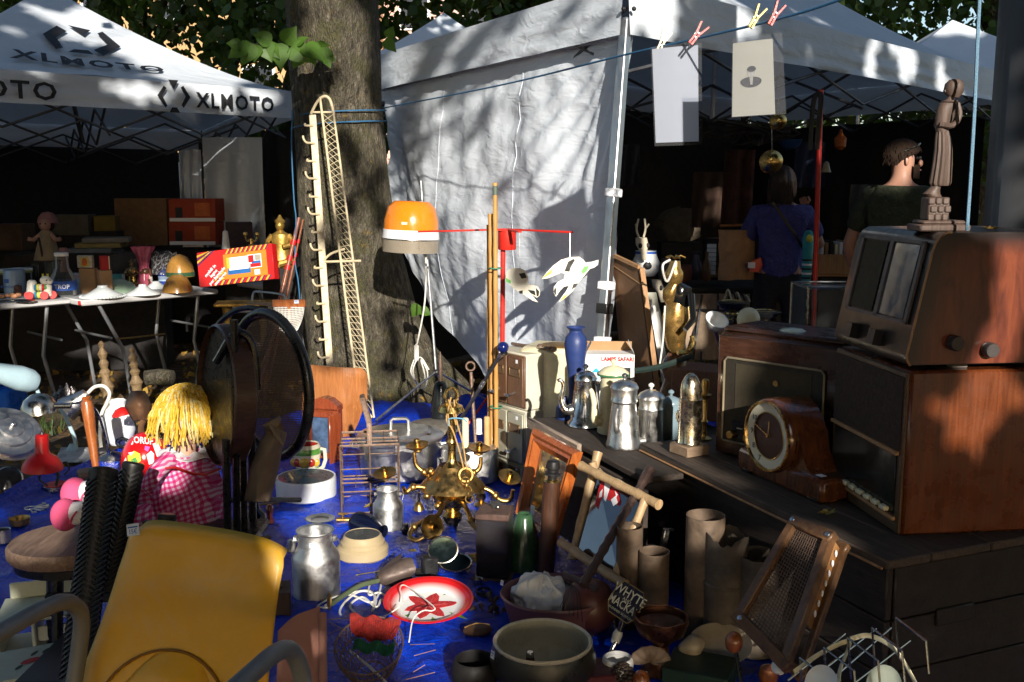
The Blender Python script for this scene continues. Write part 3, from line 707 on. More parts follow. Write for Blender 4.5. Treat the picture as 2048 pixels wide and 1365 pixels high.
def sticker(T,u,v,Y,w=20,h=16,nrm=None,rot=0,txt=None,parent=None):
 p=P(u,v,Y);s=mpp(p);nr=V(nrm).normalized()if nrm is not None else(CAM-p).normalized()
 x=V((0,0,1)).cross(nr).normalized();x=RO(R(rot),3,nr)@x;y=nr.cross(x)
 m=Mx((x,y,nr)).transposed().to_4x4();m.translation=p
 m=T.matrix_basis.inverted()@m
 o=B().box((0,0,0),(w*s,h*s,.0012),m,0).ob('price_sticker',mat('pale blue sticker',(.55,.62,.72),.7,0,.05,dirt=0),parent or T)
 B().box((0,h*s*.22,.0009),(w*s*.8,h*s*.12,.0004),m,0).ob('price_line',INKB,o)
 if txt:lettering(txt,INKB,o,m@TM((0,-h*s*.16,.001)),h*s*.55,.0002)
 else:B().box((-w*s*.08,-h*s*.1,.0009),(w*s*.42,h*s*.1,.0004),m,0).ob('price_line',INKB,o)
 return o
def cable(name,label,cat,pts,r,m,n=6):
 q=spline([P(*p)if len(p)==3 else PZ(p[0],p[1],.03)for p in pts],n)
 T=thing(name,label,cat,(q[0].x,q[0].y,max(0,min(x.z for x in q))))
 B().tube([loc(T,x)for x in q],r,6).ob('flex',m,T);return T
def obox(name,label,cat,p,size,rz,m,part='body',bev=.004,group=None,rx=0,ry=0):
 T=thing(name,label,cat,p,rz,group,rx,ry)
 B().box((0,0,size[2]/2),size,None,bev).ob(part,m,T);return T
def ang(a,b):return math.atan2(b[1]-a[1],b[0]-a[0])
# ============================================================ FRONT LEFT
YEL=mat('scuffed yellow polypropylene',(.70,.37,.014),.45,0,.10,5,.15,90,.65,(.60,.47,.26),3.5,scratch=.35)
GREYT=mat('grey enamelled tube',(.17,.175,.18),.4,0,.1,10,.1,60,.3)
cTL,cTR=PZ(243,1040,.745),PZ(557,1092,.745)
xa=(cTR-cTL);CW=xa.length;rzc=math.atan2(xa.y,xa.x)
mid=(cTL+cTR)/2
yc=thing('shell_chair','scuffed yellow plastic shell armchair with grey tube arms, in the front','chair',(mid.x,mid.y,0),rzc)
def shell(s,t):
 x=(s-.5)*2
 L_=t*.86
 if L_<.36:
  k=L_/.36;z=.745-L_*.96-.028*abs(x)**7*max(0,1-k*3);y=-.12*k
 else:
  a=min(1,(L_-.36)/.12);b2=max(0,L_-.48)
  y=-.12-.075*a-b2*.98;z=.745-.3456-.055*sin(a*pi/2)+.02*b2
 hw=CW/2*(1+.30*max(0,min(1,(L_-.05)/.33))**1.6*(1 if x<0 else .30)-.06*max(0,1-L_/.03))
 e=abs(x)
 y+=.026*e**6+.018*(1-e*e);
 return V((x*hw,y+.025*max(0,1-L_/.025)**2,z))
o=B().grid(shell,44,60,None,-.006).ob('seat_shell',YEL,yc,0);o.data.shade_smooth()
o=B().grid(lambda a,b:shell(.5+(a-.5)*.62*sin(pi*min(1,b*.5+.02))**.5,.30+b*.26)+V((0,-.034*sin(pi*a)**.5*min(1,b*5),0)),24,18).ob('lumbar_panel',YEL,yc,0);o.data.shade_smooth()
B().tube([shell(.5+(a/20-.5)*.62*sin(pi*.04)**.5 if 0 else .5+.34*cos(pi*(1-a/20)),.30+.15*(1-sin(pi*a/20)))+V((0,-.004,0))for a in range(21)],.0035,6).ob('panel_crease',mat('dark yellow crease',(.22,.10,.008),.6),yc)  # darker yellow-brown line along the upper edge of the lumbar panel
for nm,pts in(('armrest',[(-90,1318,1.72),(0,1266,1.84),(90,1217,1.97),(135,1205,2.05),(162,1232,2.1),(158,1300,2.1),(148,1365,2.08)]),('armrest',[(400,1440,1.55),(500,1350,1.70),(552,1306,1.80),(583,1303,1.86),(602,1345,1.88),(612,1420,1.88)])):
 pp=pathp(yc,pts,6);e=pp[-1].copy()
 pp+=[V((e.x,e.y,e.z*.5)),V((e.x,e.y,.0))]
 f0=pp[0];pp=[V((f0.x,f0.y-.05,0)),V((f0.x,f0.y-.04,f0.z-.06))]+pp
 B().tube(pp,.0185,12).ob(nm,GREYT,yc,60)
for sx_ in(-1,1):
 B().tube([(sx_*.21,-.16,.37),(sx_*.24,-.02,.36),(sx_*.26,.03,0)],.012,8).ob('leg',GREYT,yc)
B().tube([(-.26,-.16,.365),(.26,-.16,.365)],.012,8).ob('seat_bar',GREYT,yc)
sticker(yc,266,1060,(mid.y+.075),31,24,(-.37,-.9,.25),14,'15€')
def braid_mat():
 m,n,p=_base('black woven plastic');p.inputs['Base Color'].default_value=(.005,.005,.005,1);p.inputs['Roughness'].default_value=.45;return m
BRD=braid_mat()
st=thing('woven_stool','black upturned stool with herringbone woven legs, beside the yellow chair','stool',PZ(170,1420,0))
def braid(p0,p1,r,nm='woven_leg'):
 a,b=loc(st,p0),loc(st,p1);d=b-a;L_=d.length;M=TR(a)@d.to_track_quat('Z','Y').to_matrix().to_4x4()
 bb=B().lathe([(r*.9,0),(r*.92,L_-.02),(r*.98,L_-.014),(r*.98,L_-.004),(r*.8,L_)],16,M,True,True)
 leg=bb.ob(nm,BRD,st)
 w_=B();nrow=int(L_/.014);ncol=8
 for k in range(ncol):
  for j in range(nrow):
   z0=.01+j*.014;a0=k*2*pi/ncol;a1=a0+2*pi/ncol
   dz=.016*(1 if k%2 else-1)
   if z0+max(0,dz)>L_-.02 or z0+min(0,dz)<0:continue
   pts=[(r*1.0*cos(lerp(a0,a1,q/3)),r*sin(lerp(a0,a1,q/3)),z0+dz*q/3)for q in range(4)]
   w_.tube(pts,.0032,4,False,False,M)
 w_.ob('weave',BRD,leg,60,'stuff')
braid(P(150,1365,2.35),P(208,938,2.62),.039)
braid(P(212,1180,2.62),P(268,925,2.72),.031)
braid(P(225,1200,2.85),P(250,985,2.95),.034)
braid(P(318,1170,2.6),P(335,1028,2.64),.026)
braid(P(285,1150,2.8),P(302,1042,2.85),.024)
B().box(loc(st,P(200,1330,2.55)),(.34,.36,.07),TM((0,0,0),0),.02).ob('seat',BRD,st)
B().tube([loc(st,P(95,1195,2.75)),loc(st,P(330,1195,2.7))],.014,8).ob('stretcher',BRD,st)
pw=PZ(150,1085,.42)
ws=thing('round_stool','round stool with a worn brown wooden seat, under the pink doll shoes','stool',(pw.x,pw.y,0))
WOODB=wood('worn brown plank',(.13,.075,.045),(.30,.20,.14),(70,9,60),.6,0,.4)
B().lathe([(.02,.385),(.150,.385),(.166,.39),(.172,.40),(.172,.425),(.165,.435),(.02,.437)],40,TM((0,0,0),.3),True,True,1.12).ob('seat',WOODB,ws)
B().lathe([(.160,.36),(.160,.386)],40,None,True,True,1.12).ob('apron',BLACK,ws)
for k in range(3):
 a=k*2.09+.5;B().tube([(.12*cos(a),.12*sin(a),.37),(.17*cos(a),.17*sin(a),0)],[.018,.013],8).ob('leg',BLACK,ws)
wsf=thing('doll_dresser','small white painted wooden shelf with red flower painting, bottom corner','toy furniture',PZ(60,1365,0))
wsf.matrix_basis=TM(PZ(80,1300,0),R(18))
OFFW=mat('yellowed white paint',(.50,.52,.40),.5,0,.1,8,.1,50,.3,(.2,.17,.10))
B().box((0,0,.145),(.22,.2,.012)).ob('top',OFFW,wsf)
B().box((.01,.09,.178),(.20,.012,.055)).ob('back_rail',OFFW,wsf)
for x in(-.104,.0,.104):B().box((x,0,.07),(.012,.196,.138)).ob('side_panel',OFFW,wsf)
B().box((0,.0,.02),(.2,.19,.012)).ob('shelf',OFFW,wsf)
B().box((.055,-.08,.09),(.09,.012,.05)).ob('drawer',OFFW,wsf)
pl=obox('painted_box','flat white wooden box lid painted with red flowers, bottom edge of the picture','box',PZ(70,1330,.16),(.26,.2,.014),R(26),OFFW,'lid')
for dx,dy,r_ in((-.01,.0,.022),(.05,-.02,.028)):
 B().lathe([(r_*.2,.0152),(r_,.0150)],9,TM((dx,dy,0),.4),False,True,1.3,.7).ob('painted_flower',RED,pl)
for dx,dy in((-.04,-.03),(.0,.045),(.03,.05),(.07,-.05)):
 B().lathe([(.003,.0152),(.011,.0150)],7,TM((dx,dy,0),1),False,True,1.6,.6).ob('painted_leaf',mat('painted leaf green',(.03,.07,.03),.6),pl)
B().box((.09,-.06,-.07),(.05,.08,.13)).ob('foot_block',OFFW,pl)
B().box((-.06,.03,-.09),(.05,.08,.17)).ob('foot_block',OFFW,pl)
cc=thing('cane_chair','black bentwood chair with oval cane back and brown rimmed seat, standing tipped up','chair',PZ(480,1100,0))
cax=(P(617,770,3.12)-P(468,770,3.42));cc0=(P(617,770,3.12)+P(468,770,3.42))/2
hx=cax.length/2;hz=(P(540,622,3.27)-P(540,905,3.27)).length/2
ex=cax.normalized();ez=(V((0,0,1))+V((-.10,.12,0))).normalized();eyn=ez.cross(ex)
def ov(a,k=1,c=cc0,hx=hx,hz=hz,ex=ex,ez=ez):return loc(cc,c+ex*(hx*k*cos(a))+ez*(hz*k*sin(a)))
N_=44
B().tube([ov(2*pi*i/N_)for i in range(N_)],.018,10,True).ob('back_ring',BLACK,cc)
cm=B();g=.0076
nx=int(hx/g);nz=int(hz/g)
for i in range(-nx,nx+1):
 k=i/(nx+.5);h=hz*math.sqrt(1-k*k)
 cm.tube([loc(cc,cc0+ex*(i*g)+ez*(-h)),loc(cc,cc0+ex*(i*g)+ez*h)],.0016,4,False,False)
for i in range(-nz,nz+1):
 k=i/(nz+.5);h=hx*math.sqrt(1-k*k)
 cm.tube([loc(cc,cc0+ez*(i*g)-ex*h+eyn*.001),loc(cc,cc0+ez*(i*g)+ex*h+eyn*.001)],.0016,4,False,False)
cm.ob('cane_mesh',mat('dark cane',(.085,.048,.028),.4),cc,0,'stuff')
sc0=P(452,790,3.05);sn=V((-.80,-.58,.05)).normalized();su=V((0,0,1))-sn*sn.z;su.normalize();sr=su.cross(sn)
sH=(P(450,646,3.05)-P(450,925,3.05)).length/2
Ms=Mx((sr,su,sn)).transposed().to_4x4();Ms.translation=loc(cc,sc0)
SEATW=wood('brown bent rim',(.035,.016,.010),(.10,.05,.03),(20,6,90),.4,.3,.2)
B().lathe([(sH*.97,-.035),(sH,-.03),(sH,.03),(sH*.97,.035)],48,Ms,False,False,.78,1).ob('seat_rim',SEATW,cc)
B().lathe([(.01,-.02),(sH*.965,-.02),(sH*.965,.02),(.01,.02)],48,Ms,True,True,.78,1).ob('seat_panel',BLACK,cc)
B().tube([loc(cc,q)for q in spline([P(392,800,3.6),P(400,730,3.6),P(428,660,3.55),P(470,622,3.5),P(515,618,3.45),P(545,640,3.42),P(520,720,3.42)],8)],.010,8).ob('rear_bow',BLACK,cc)
B().tube([loc(cc,q)for q in spline([P(402,800,3.62),P(418,720,3.62),P(455,662,3.6),P(500,650,3.6)],6)],.010,8).ob('rear_bow',BLACK,cc)
B().tube([loc(cc,q)for q in spline([P(432,725,3.0),P(470,668,2.98),P(505,690,2.98),P(515,780,2.98)],6)],.012,8).ob('front_bow',BLACK,cc)
for(u0,v0,u1,v1,Y)in((468,640,468,1085,2.95),(482,660,484,1095,3.0),(500,680,500,1050,3.1),(452,880,456,1080,2.9)):
 a,b=P(u0,v0,Y),P(u1,v1,Y);b=V((b.x,b.y,0))if u0 in(468,482,500)else b
 B().tube([loc(cc,a),loc(cc,b)],.012,8).ob('leg',BLACK,cc)
B().tube([loc(cc,P(452,1000,2.95)),loc(cc,P(600,1000,3.25))],.009,6).ob('stretcher',BLACK,cc)
B().box(loc(cc,P(400,1075,2.95)),(.36,.3,.02),None,.006).ob('lower_seat',BLACK,cc)
bgm=mat('beige canvas',(.20,.145,.095),.85,0,.12,20,.25,160,.2)
bag=thing('canvas_bag','beige canvas cushion cover hanging from the cane chair','cloth bag',P(520,1005,3.0))
def bagf(a,t):
 u=lerp(interp([0,.12,.3,.6,1],[538,536,518,500,488],t),interp([0,.12,.3,.6,1],[546,575,566,557,540],t),a)
 v=lerp(843,1003,t)+12*(a-.5)*(1-t);k=sin(pi*a)
 return loc(bag,P(u,v,2.98-.06*k**.6-.012*fbm((a*3,t*4,1))))
o=B().grid(bagf,18,26,None,-.03).ob('cover',bgm,bag,0);o.data.shade_smooth()
B().tube([loc(bag,P(*q))for q in((540,850,2.9),(552,870,2.89),(566,890,2.9))],.006,6).ob('hem',bgm,bag)
T,s,h=lat('glass_bottle','dark blue glass bottle standing on the tarpaulin under the canvas bag','bottle',512,1062,[(15,0),(22,4),(24,18),(20,34),(9,44),(7,62),(9,64),(6,66)],mat('deep blue glass',(.004,.006,.02),.08,0,.1,bump=0,dirt=.1))
DP=PZ(370,1075,.36)
dl=thing('rag_doll','rag doll with yellow yarn hair and pink gingham dress, sitting by the cane chair','doll',DP)
def gingham():
 m,n,p=_base('pink gingham');c=_coord(n)
 sx_=n.nodes.new('ShaderNodeSeparateXYZ');mp=n.nodes.new('ShaderNodeMapping');mp.inputs['Rotation'].default_value=(.2,.35,.3);dn=n.nodes.new('ShaderNodeTexNoise');dn.inputs['Scale'].default_value=9;n.links.new(c,dn.inputs['Vector']);dm=n.nodes.new('ShaderNodeVectorMath');dm.operation='MULTIPLY_ADD';dm.inputs[1].default_value=(.05,.05,.05);n.links.new(dn.outputs['Color'],dm.inputs[0]);n.links.new(c,dm.inputs[2]);n.links.new(dm.outputs[0],mp.inputs[0]);n.links.new(mp.outputs[0],sx_.inputs[0])
 def st_(o_):return _math(n,'GREATER_THAN',_math(n,'FRACT',_math(n,'MULTIPLY',o_,62),0),.5)
 k=_math(n,'ADD',st_(sx_.outputs[0]),st_(sx_.outputs[2]))
 n.links.new(_ramp(n,_math(n,'MULTIPLY',k,.5),[(0,(.62,.45,.55)),(.5,(.55,.10,.27)),(1,(.50,.012,.13))]),p.inputs['Base Color'])
 p.inputs['Roughness'].default_value=.85;_bump(n,p,_noise(n,220,3,.5,c),.3,.003);return m
GING=gingham()
PINK=mat('pink felt',(.62,.08,.19),.9,0,.06,20,.3,200,0)
WSOCK=mat('white cotton sock',(.70,.68,.70),.9,0,.04,20,.3,200,0)
DY=3.12
def dressf(a,t):
 v=lerp(905,1072,t)
 uL=interp([0,.18,.45,.75,1],[352,330,296,276,272],t);uR=interp([0,.18,.45,.75,1],[402,430,446,450,446],t)
 th=pi*(a*2-.5)
 c=(uL+uR)/2;w_=(uR-uL)/2;fo=1+.07*sin(th*5+2*t)*t+.05*fbm((cos(th)*2,sin(th)*2,t*3))
 p=P(c-w_*fo*cos(th),v,DY+.02)
 return loc(dl,p+V((0,.13*fo*(.5+.6*t)*sin(th),0)))
o=B().grid(dressf,60,30).ob('dress',GING,dl,0);o.data.shade_smooth()
for(pts,r0)in(([(300,1005,3.02),(240,1010,2.98),(175,1000,2.96)],[.05,.042,.034]),([(300,1040,2.92),(230,1050,2.86),(165,1040,2.82)],[.052,.045,.036])):
 q=pathp(dl,pts,4);B().tube(q,[interp([0,.5,1],r0,i/(len(q)-1))for i in range(len(q))],14).ob('leg_cover',GING,dl)
for(u,v,Y,du)in((150,988,2.97,20),(130,1030,2.80,24)):
 p=loc(dl,P(u,v,Y));s=mpp(P(u,v,Y))
 B().ball(p,(27*s,30*s,33*s),18,12,None).ob('shoe',PINK,dl)
 B().lathe([(19*s,0),(23*s,6*s),(23*s,30*s),(20*s,34*s)],16,TR(p+V((12*s,0,2*s)))@RO(R(84),4,'Y'),True,True).ob('sock',WSOCK,dl)
 B().tube([p+V((20*s,-24*s,-10*s)),p+V((26*s,-25*s,4*s)),p+V((34*s,-22*s,14*s))],2.2*s,6).ob('shoe_strap',PINK,dl)
hc=P(372,832,DY+.03);s=mpp(hc)
SKIN=mat('doll cotton skin',(.62,.36,.25),.85,0,.05,20,.2,200,0)
B().ball(loc(dl,hc),(52*s,52*s,60*s),20,14).ob('head',SKIN,dl)
B().tube([loc(dl,P(374,925,DY+.03)),loc(dl,P(373,870,DY+.03))],.03,12).ob('neck',SKIN,dl)
o=B().grid(lambda a,t:loc(dl,P(375+lerp(24,60,t)*cos(2*pi*a),lerp(897,908,t)+12*sin(2*pi*a)+3*sin(a*31),DY+.03-.09*sin(2*pi*a)*lerp(.5,1,t))),40,4,None,.003).ob('collar',WSOCK,dl,0)
B().tube([loc(dl,P(u,v,Y))for(u,v,Y)in((322,938,3.04),(350,935,2.96),(385,948,2.93),(412,950,2.94),(440,938,3.0))],.004,6).ob('ribbon',RED,dl)
for(q,nm)in(((325,935,3.02),'arm'),):
 pth=pathp(dl,[(338,920,3.08),(310,948,3.0),(290,985,2.95)],4);B().tube(pth,[.03-.001*i for i in range(len(pth))],12).ob('sleeve',GING,dl)
hr=B();rh=random.Random(3);hr2=B()
for k in range(760):
 th=rh.uniform(0,2*pi);ph=rh.uniform(.05,1.75)
 st0=V((52*s*sin(ph*.9)*cos(th),52*s*sin(ph*.9)*sin(th),62*s*cos(ph*.9)))
 L_=rh.uniform(46,84)*s*(1.1-.25*ph);out=V((cos(th),sin(th),0))
 pts=[st0*1.0,st0*1.08+out*9*s+V((0,0,-6*s)),st0+out*rh.uniform(12,24)*s+V((0,0,-L_*.5)),st0+out*rh.uniform(6,26)*s+V((rh.gauss(0,5)*s,rh.gauss(0,5)*s,-L_))]
 (hr if k%3 else hr2).tube([loc(dl,hc)+q for q in spline(pts,3)],1.8*s,5)
hr.ob('yarn_hair',mat('yellow yarn',(.62,.38,.045),.95,0,.3,90,.6,400,.15,spec=.05),dl,0,'stuff');hr2.ob('yarn_hair',mat('pale yellow yarn',(.68,.54,.22),.95,0,.3,90,.6,400,.15,spec=.05),dl,0,'stuff')
rp=P(292,925,3.75);s=mpp(rp)
rb=thing('inflatable_ball','shiny red inflatable toy ball with white lettering, behind the doll','ball',(rp.x,rp.y,rp.z-60*s))
REDV=mat('glossy red vinyl',(.60,.008,.010),.16,0,.06,10,.03,60,0,coat=.5)
B().ball((0,0,60*s),(48*s,48*s,62*s),28,20).ob('ball',REDV,rb)
WV=mat('white vinyl print',(.75,.74,.74),.3,0,.04,dirt=0);YV=mat('yellow vinyl print',(.65,.6,.05),.3,0,.04,dirt=0);GV=mat('green vinyl print',(.05,.3,.08),.3,0,.04,dirt=0);PV=mat('pink vinyl print',(.62,.10,.40),.3,0,.04,dirt=0)
def on_ball(u,v):
 d=ray(u,v);o_=CAM-(rb.matrix_basis.translation+V((0,0,60*s)));sc_=V((1/(48.6*s),1/(48.6*s),1/(62.7*s)))
 o2=V([a*b for a,b in zip(o_,sc_)]);d2=V([a*b for a,b in zip(d,sc_)])
 A,Bb,C=d2.dot(d2),2*o2.dot(d2),o2.dot(o2)-1;D=Bb*Bb-4*A*C
 if D<0:t=-Bb/(2*A)
 else:t=(-Bb-math.sqrt(D))/(2*A)
 return loc(rb,CAM+d*t)
def decal(poly,m,nm='print'):
 out=[]
 for i,p in enumerate(poly):
  q=poly[(i+1)%len(poly)]
  out+=[(lerp(p[0],q[0],k/3),lerp(p[1],q[1],k/3))for k in range(3)]
 c=(sum(p[0]for p in poly)/len(poly),sum(p[1]for p in poly)/len(poly));n=len(out)
 rings=[[on_ball(lerp(c[0],p[0],f_),lerp(c[1],p[1],f_))for p in out]for f_ in(.33,.66,1)]
 vs_=[on_ball(*c)]+[p for r_ in rings for p in r_];fs_=[(0,1+i,1+(i+1)%n)for i in range(n)]
 for r_ in range(2):fs_+=[(1+r_*n+i,1+(r_+1)*n+i,1+(r_+1)*n+(i+1)%n,1+r_*n+(i+1)%n)for i in range(n)]
 B().add(vs_,fs_).ob(nm,m,rb,0)
for pl_ in([(290,868),(318,866),(324,878),(300,874)],[(305,888),(316,884),(326,912),(314,914)],[(293,910),(302,902),(308,908),(308,926),(298,930)],[(246,925),(252,915),(256,940),(250,946)],[(298,945),(308,938),(314,958),(304,962)],[(316,918),(324,914),(326,930),(318,932)]):decal(pl_,WV)
decal([(255,912),(268,902),(280,908),(282,922),(270,932),(256,930)],YV);decal([(262,920),(272,914),(276,924),(266,930)],GV);decal([(256,906),(268,904),(262,912)],WV);decal([(290,892),(300,894),(296,904),(289,900)],PV)
vs_,fs_=text_mesh('JORUF',1,0,.03);xs=[p.x for p in vs_];ys=[p.y for p in vs_]
B().add([on_ball(lerp(262,306,(p.x-min(xs))/(max(xs)-min(xs))),lerp(890,872,(p.y-min(ys))/(max(ys)-min(ys)))+4*(p.x-min(xs))/(max(xs)-min(xs)))for p in vs_],fs_).ob('lettering',WV,rb,0)
B().ball((-42*s,0,8*s),(20*s,16*s,22*s),12,8).ob('ball_foot',REDV,rb)
# ============================================================ LEFT: lamps and pots on the ground
LBL=mat('pale blue lacquer',(.36,.50,.56),.3,0,.06,8,.05,60,.1)
CHR=mat('brushed steel',(.45,.42,.37),.22,1,.12,14,.1,70,.15)
def shade_M(p,d):
 return TR(p)@V(d).normalized().to_track_quat('Z','Y').to_matrix().to_4x4()
pb=at(-5,838,.0)
T=thing('water_canister','bright blue plastic canister at the picture edge, behind the aluminium lid','canister',pb,R(-6));s=mpp(pb)
BLP=mat('bright blue plastic',(.004,.11,.62),.3,0,.08,6,.08,50,.1)
B().box((0,0,33*s),(96*s,70*s,66*s),None,.014).ob('body',BLP,T)
B().lathe([(16*s,62*s),(16*s,76*s),(13*s,78*s)],18,None,True,True).ob('cap',BLP,T)
B().tube([(-30*s,0,66*s),(-30*s,0,80*s),(10*s,0,82*s),(28*s,0,66*s)],5*s,8).ob('handle',BLP,T)
T=thing('desk_lamp','pale blue desk lamp with a long trumpet shade, beside the blue canister','lamp',PZ(146,908,0))
a=loc(T,P(74,766,5.45));d=loc(T,P(-20,752,5.25))-a;s=mpp(P(40,760,5.4))
B().lathe([(3*s,0),(18*s,4*s),(24*s,16*s),(25*s,40*s),(17*s,95*s)],28,shade_M(a+V((0,0,.0)),d+V((0,0,.03)))).ob('lamp_shade',LBL,T)
B().tube(pathp(T,[(72,775,5.45),(85,800,5.45),(122,822,5.45),(138,850,5.45),(150,880,5.45),(152,905,5.45)]),.011,8).ob('stem',LBL,T)
B().lathe([(24*s,0),(24*s,3*s),(10*s,13*s),(5*s,22*s)],20,None,True).ob('base',LBL,T)
T=thing('dome_lamp','brushed steel desk lamp with half-round shade on a bent stem','lamp',PZ(222,918,.03))
p=loc(T,P(80,826,5.0));s=mpp(P(80,826,5.0))
B().lathe([(36*s,0),(34*s,14*s),(27*s,28*s),(14*s,37*s),(2*s,40*s)],28,TR(p)@RO(R(-5),4,'Y')).ob('lamp_shade',CHR,T)
B().lathe([(6*s,0),(6*s,34*s),(3*s,36*s)],12,shade_M(loc(T,P(108,812,5.0)),(1,0,.0)),True,True).ob('neck',CHR,T)
B().tube(pathp(T,[(138,808,5.0),(172,806,5.05),(192,822,5.1),(206,856,5.15),(218,910,5.2)]),.007,8).ob('stem',CHR,T)
B().lathe([(33*s,0),(33*s,4*s),(26*s,9*s),(10*s,15*s),(3*s,17*s)],26,None,True).ob('base',CHR,T)
T=thing('hose_lamp','silver desk lamp with a curved white hose neck, behind the wooden club','lamp',PZ(204,905,.03))
p=loc(T,P(176,788,5.6));s=mpp(P(170,795,5.6))
B().lathe([(4*s,0),(13*s,3*s),(16*s,18*s),(24*s,44*s),(26*s,52*s)],22,shade_M(p,(-.75,-.2,-.55)),True).ob('lamp_shade',ALU,T)
B().tube(pathp(T,[(176,786,5.6),(190,774,5.6),(208,773,5.6),(219,787,5.6),(214,806,5.6),(203,830,5.6),(200,870,5.55),(204,905,5.5)]),.010,8).ob('stem',CORDW,T)
B().lathe([(16*s,0),(14*s,5*s),(4*s,9*s)],18,None,True).ob('base',DSTEEL,T)
p=P(18,868,4.55);s=mpp(p)
T=thing('saucepan_cover','round aluminium pot lid with stepped rings leaning at the picture edge','lid',(p.x,p.y,0))
B().lathe([(4*s,26*s),(22*s,24*s),(24*s,20*s),(40*s,17*s),(42*s,12*s),(58*s,9*s),(62*s,2*s),(66*s,0)],36,shade_M(loc(T,p),(.55,-.45,.75)),True).ob('dome',ALU_D,T)
B().ball(loc(T,p+V((.55,-.45,.75)).normalized()*30*s),6*s,10,8).ob('knob',ALU,T)
T=thing('camera_tripod_clamp','worn wood and steel hand tool lying below the aluminium lid','tool',PZ(15,925,.0))
B().tube([loc(T,P(-10,925,4.5)),loc(T,P(22,888,4.55))],.016,8).ob('handle',WOODB,T)
B().tube([loc(T,P(2,905,4.5)),loc(T,P(28,880,4.5))],.007,6).ob('blade',STEEL,T)
T=thing('red_desk_lamp','matt red desk lamp with bell shade over a red round base','lamp',PZ(112,978,.03))
REDM=mat('matt red lacquer',(.50,.008,.008),.42,0,.06,8,.06,60,.05)
p=loc(T,P(85,939,4.25));s=mpp(P(85,939,4.25))
B().lathe([(39*s,0),(37*s,10*s),(28*s,24*s),(16*s,32*s),(13*s,38*s),(12*s,70*s),(9*s,72*s),(1*s,72*s)],30,TR(p)@RO(R(3),4,'Y'),False,True).ob('lamp_shade',REDM,T)
B().lathe([(4*s,0),(3*s,5*s)],8,TR(p+V((4*s,0,72*s))),True,True).ob('switch',BLACKP,T)
B().tube(pathp(T,[(112,972,4.35),(116,950,4.38),(104,925,4.4),(92,905,4.32)]),.007,6).ob('stem',BLACKP,T)
B().lathe([(26*s,0),(26*s,9*s),(24*s,10*s)],28,None,True,True).ob('foot',CHR,T)
B().lathe([(24.5*s,10.4*s),(24*s,12*s),(3*s,13*s)],28,None,False,True).ob('base',REDM,T)
T=thing('wooden_club','tapered varnished wooden club standing upright on a wooden foot','club',PZ(178,955,.03))
s=mpp(PZ(178,955,.03));OR=wood('orange varnished wood',(.22,.055,.012),(.42,.13,.03),(50,50,6),.3,.5)
a,b=loc(T,P(172,796,4.55)),loc(T,P(194,950,4.5));d=b-a;L_=d.length
B().lathe([(4*s,-.008),(9*s,-.006),(8*s,.004),(6*s,.01),(10*s,.02),(11*s,.05),(10*s,L_*.3),(7.5*s,L_*.75),(5*s,L_)],18,shade_M(a,d),True,True).ob('shaft',OR,T)
B().box((0,0,.02),(42*s,40*s,.04),TM((0,0,0),R(30)),.01).ob('foot',WOODB,T)
T,s,h=lat('white_vase','bulbous white ceramic vase behind the red ball','vase',240,888,[(18,0),(26,8),(32,30),(30,52),(22,70),(15,78),(17,86),(15,87),(13,80),(18,68)],mat('white glaze',(.72,.74,.76),.18,0,.04,8,.03,50,.06),Y=5.3,n=30)
T=thing('mini_lamp','tiny lamp with a curved red shade in front of the white vase','lamp',PZ(258,905,.0))
p=loc(T,P(246,830,4.95));s=mpp(P(246,830,4.95))
B().lathe([(21*s,0),(19*s,6*s),(12*s,13*s),(2*s,16*s)],22,TR(p)@RO(R(-12),4,'Y')).ob('lamp_shade',RED,T)
B().tube(pathp(T,[(258,826,4.97),(270,846,4.98),(274,870,5.0),(268,900,5.0)]),.006,6).ob('stem',BLACKP,T)
B().tube(pathp(T,[(248,834,4.95),(250,848,4.95),(258,846,4.95),(254,832,4.95)]),.0016,4).ob('wire_guard',STEEL,T)
B().lathe([(14*s,0),(13*s,4*s),(2*s,6*s)],14,None,True).ob('base',BLACKP,T)
T=thing('leather_hat','crumpled brown leather hat and straps between white vase and yarn hair','cap',P(280,880,4.6))
LEA=mat('brown leather',(.15,.075,.035),.55,0,.2,12,.3,60,.3)
def leaf_(a,t):
 u=lerp(interp([0,.5,1],[262,251,268],t),interp([0,.5,1],[290,302,296],t),a);v=lerp(783,842,t)
 return loc(T,P(u,v,4.62-.09*sin(pi*a)*sin(pi*min(1,t*.8+.1))+.01*fbm((a*4,t*4,0))))
o=B().grid(leaf_,16,16,None,.004).ob('crown_piece',LEA,T,0);o.data.shade_smooth()
B().tube(pathp(T,[(288,838,4.6),(282,855,4.58),(284,880,4.6)]),.018,8,False,True,None,.4).ob('strap',LEA,T)
B().tube(pathp(T,[(300,835,4.6),(308,852,4.58),(300,880,4.6)]),.022,8,False,True,None,.4).ob('strap',LEA,T)
q=[(236,878,5.2),(250,880,5.15),(262,888,5.1),(252,896,5.1),(236,892,5.15),(232,882,5.2),(246,876,5.22),(258,884,5.12),(248,894,5.1),(238,886,5.2),(252,878,5.15),(266,892,5.1)]
cable('flex_coil','tangled coil of black flex beside the steel lamp base','cable',q,.005,BLACKP)
cable('flex_loop','thin black flex looped around the red lamp','cable',[(128,950,4.5),(138,938,4.5),(132,925,4.5),(118,930,4.5),(85,945,4.35),(80,960,4.35),(96,972,4.35)],.004,BLACKP)
T=thing('car_headlamp','round chrome headlamp lying in shade below the red lamp shade','headlamp',PZ(18,985,.02));s=mpp(PZ(18,985,.02))
B().lathe([(3*s,-24*s),(20*s,-18*s),(26*s,-4*s),(28*s,0),(25*s,2*s)],26,shade_M(V((0,0,26*s)),(.35,-.75,.5))).ob('reflector',CHR,T)
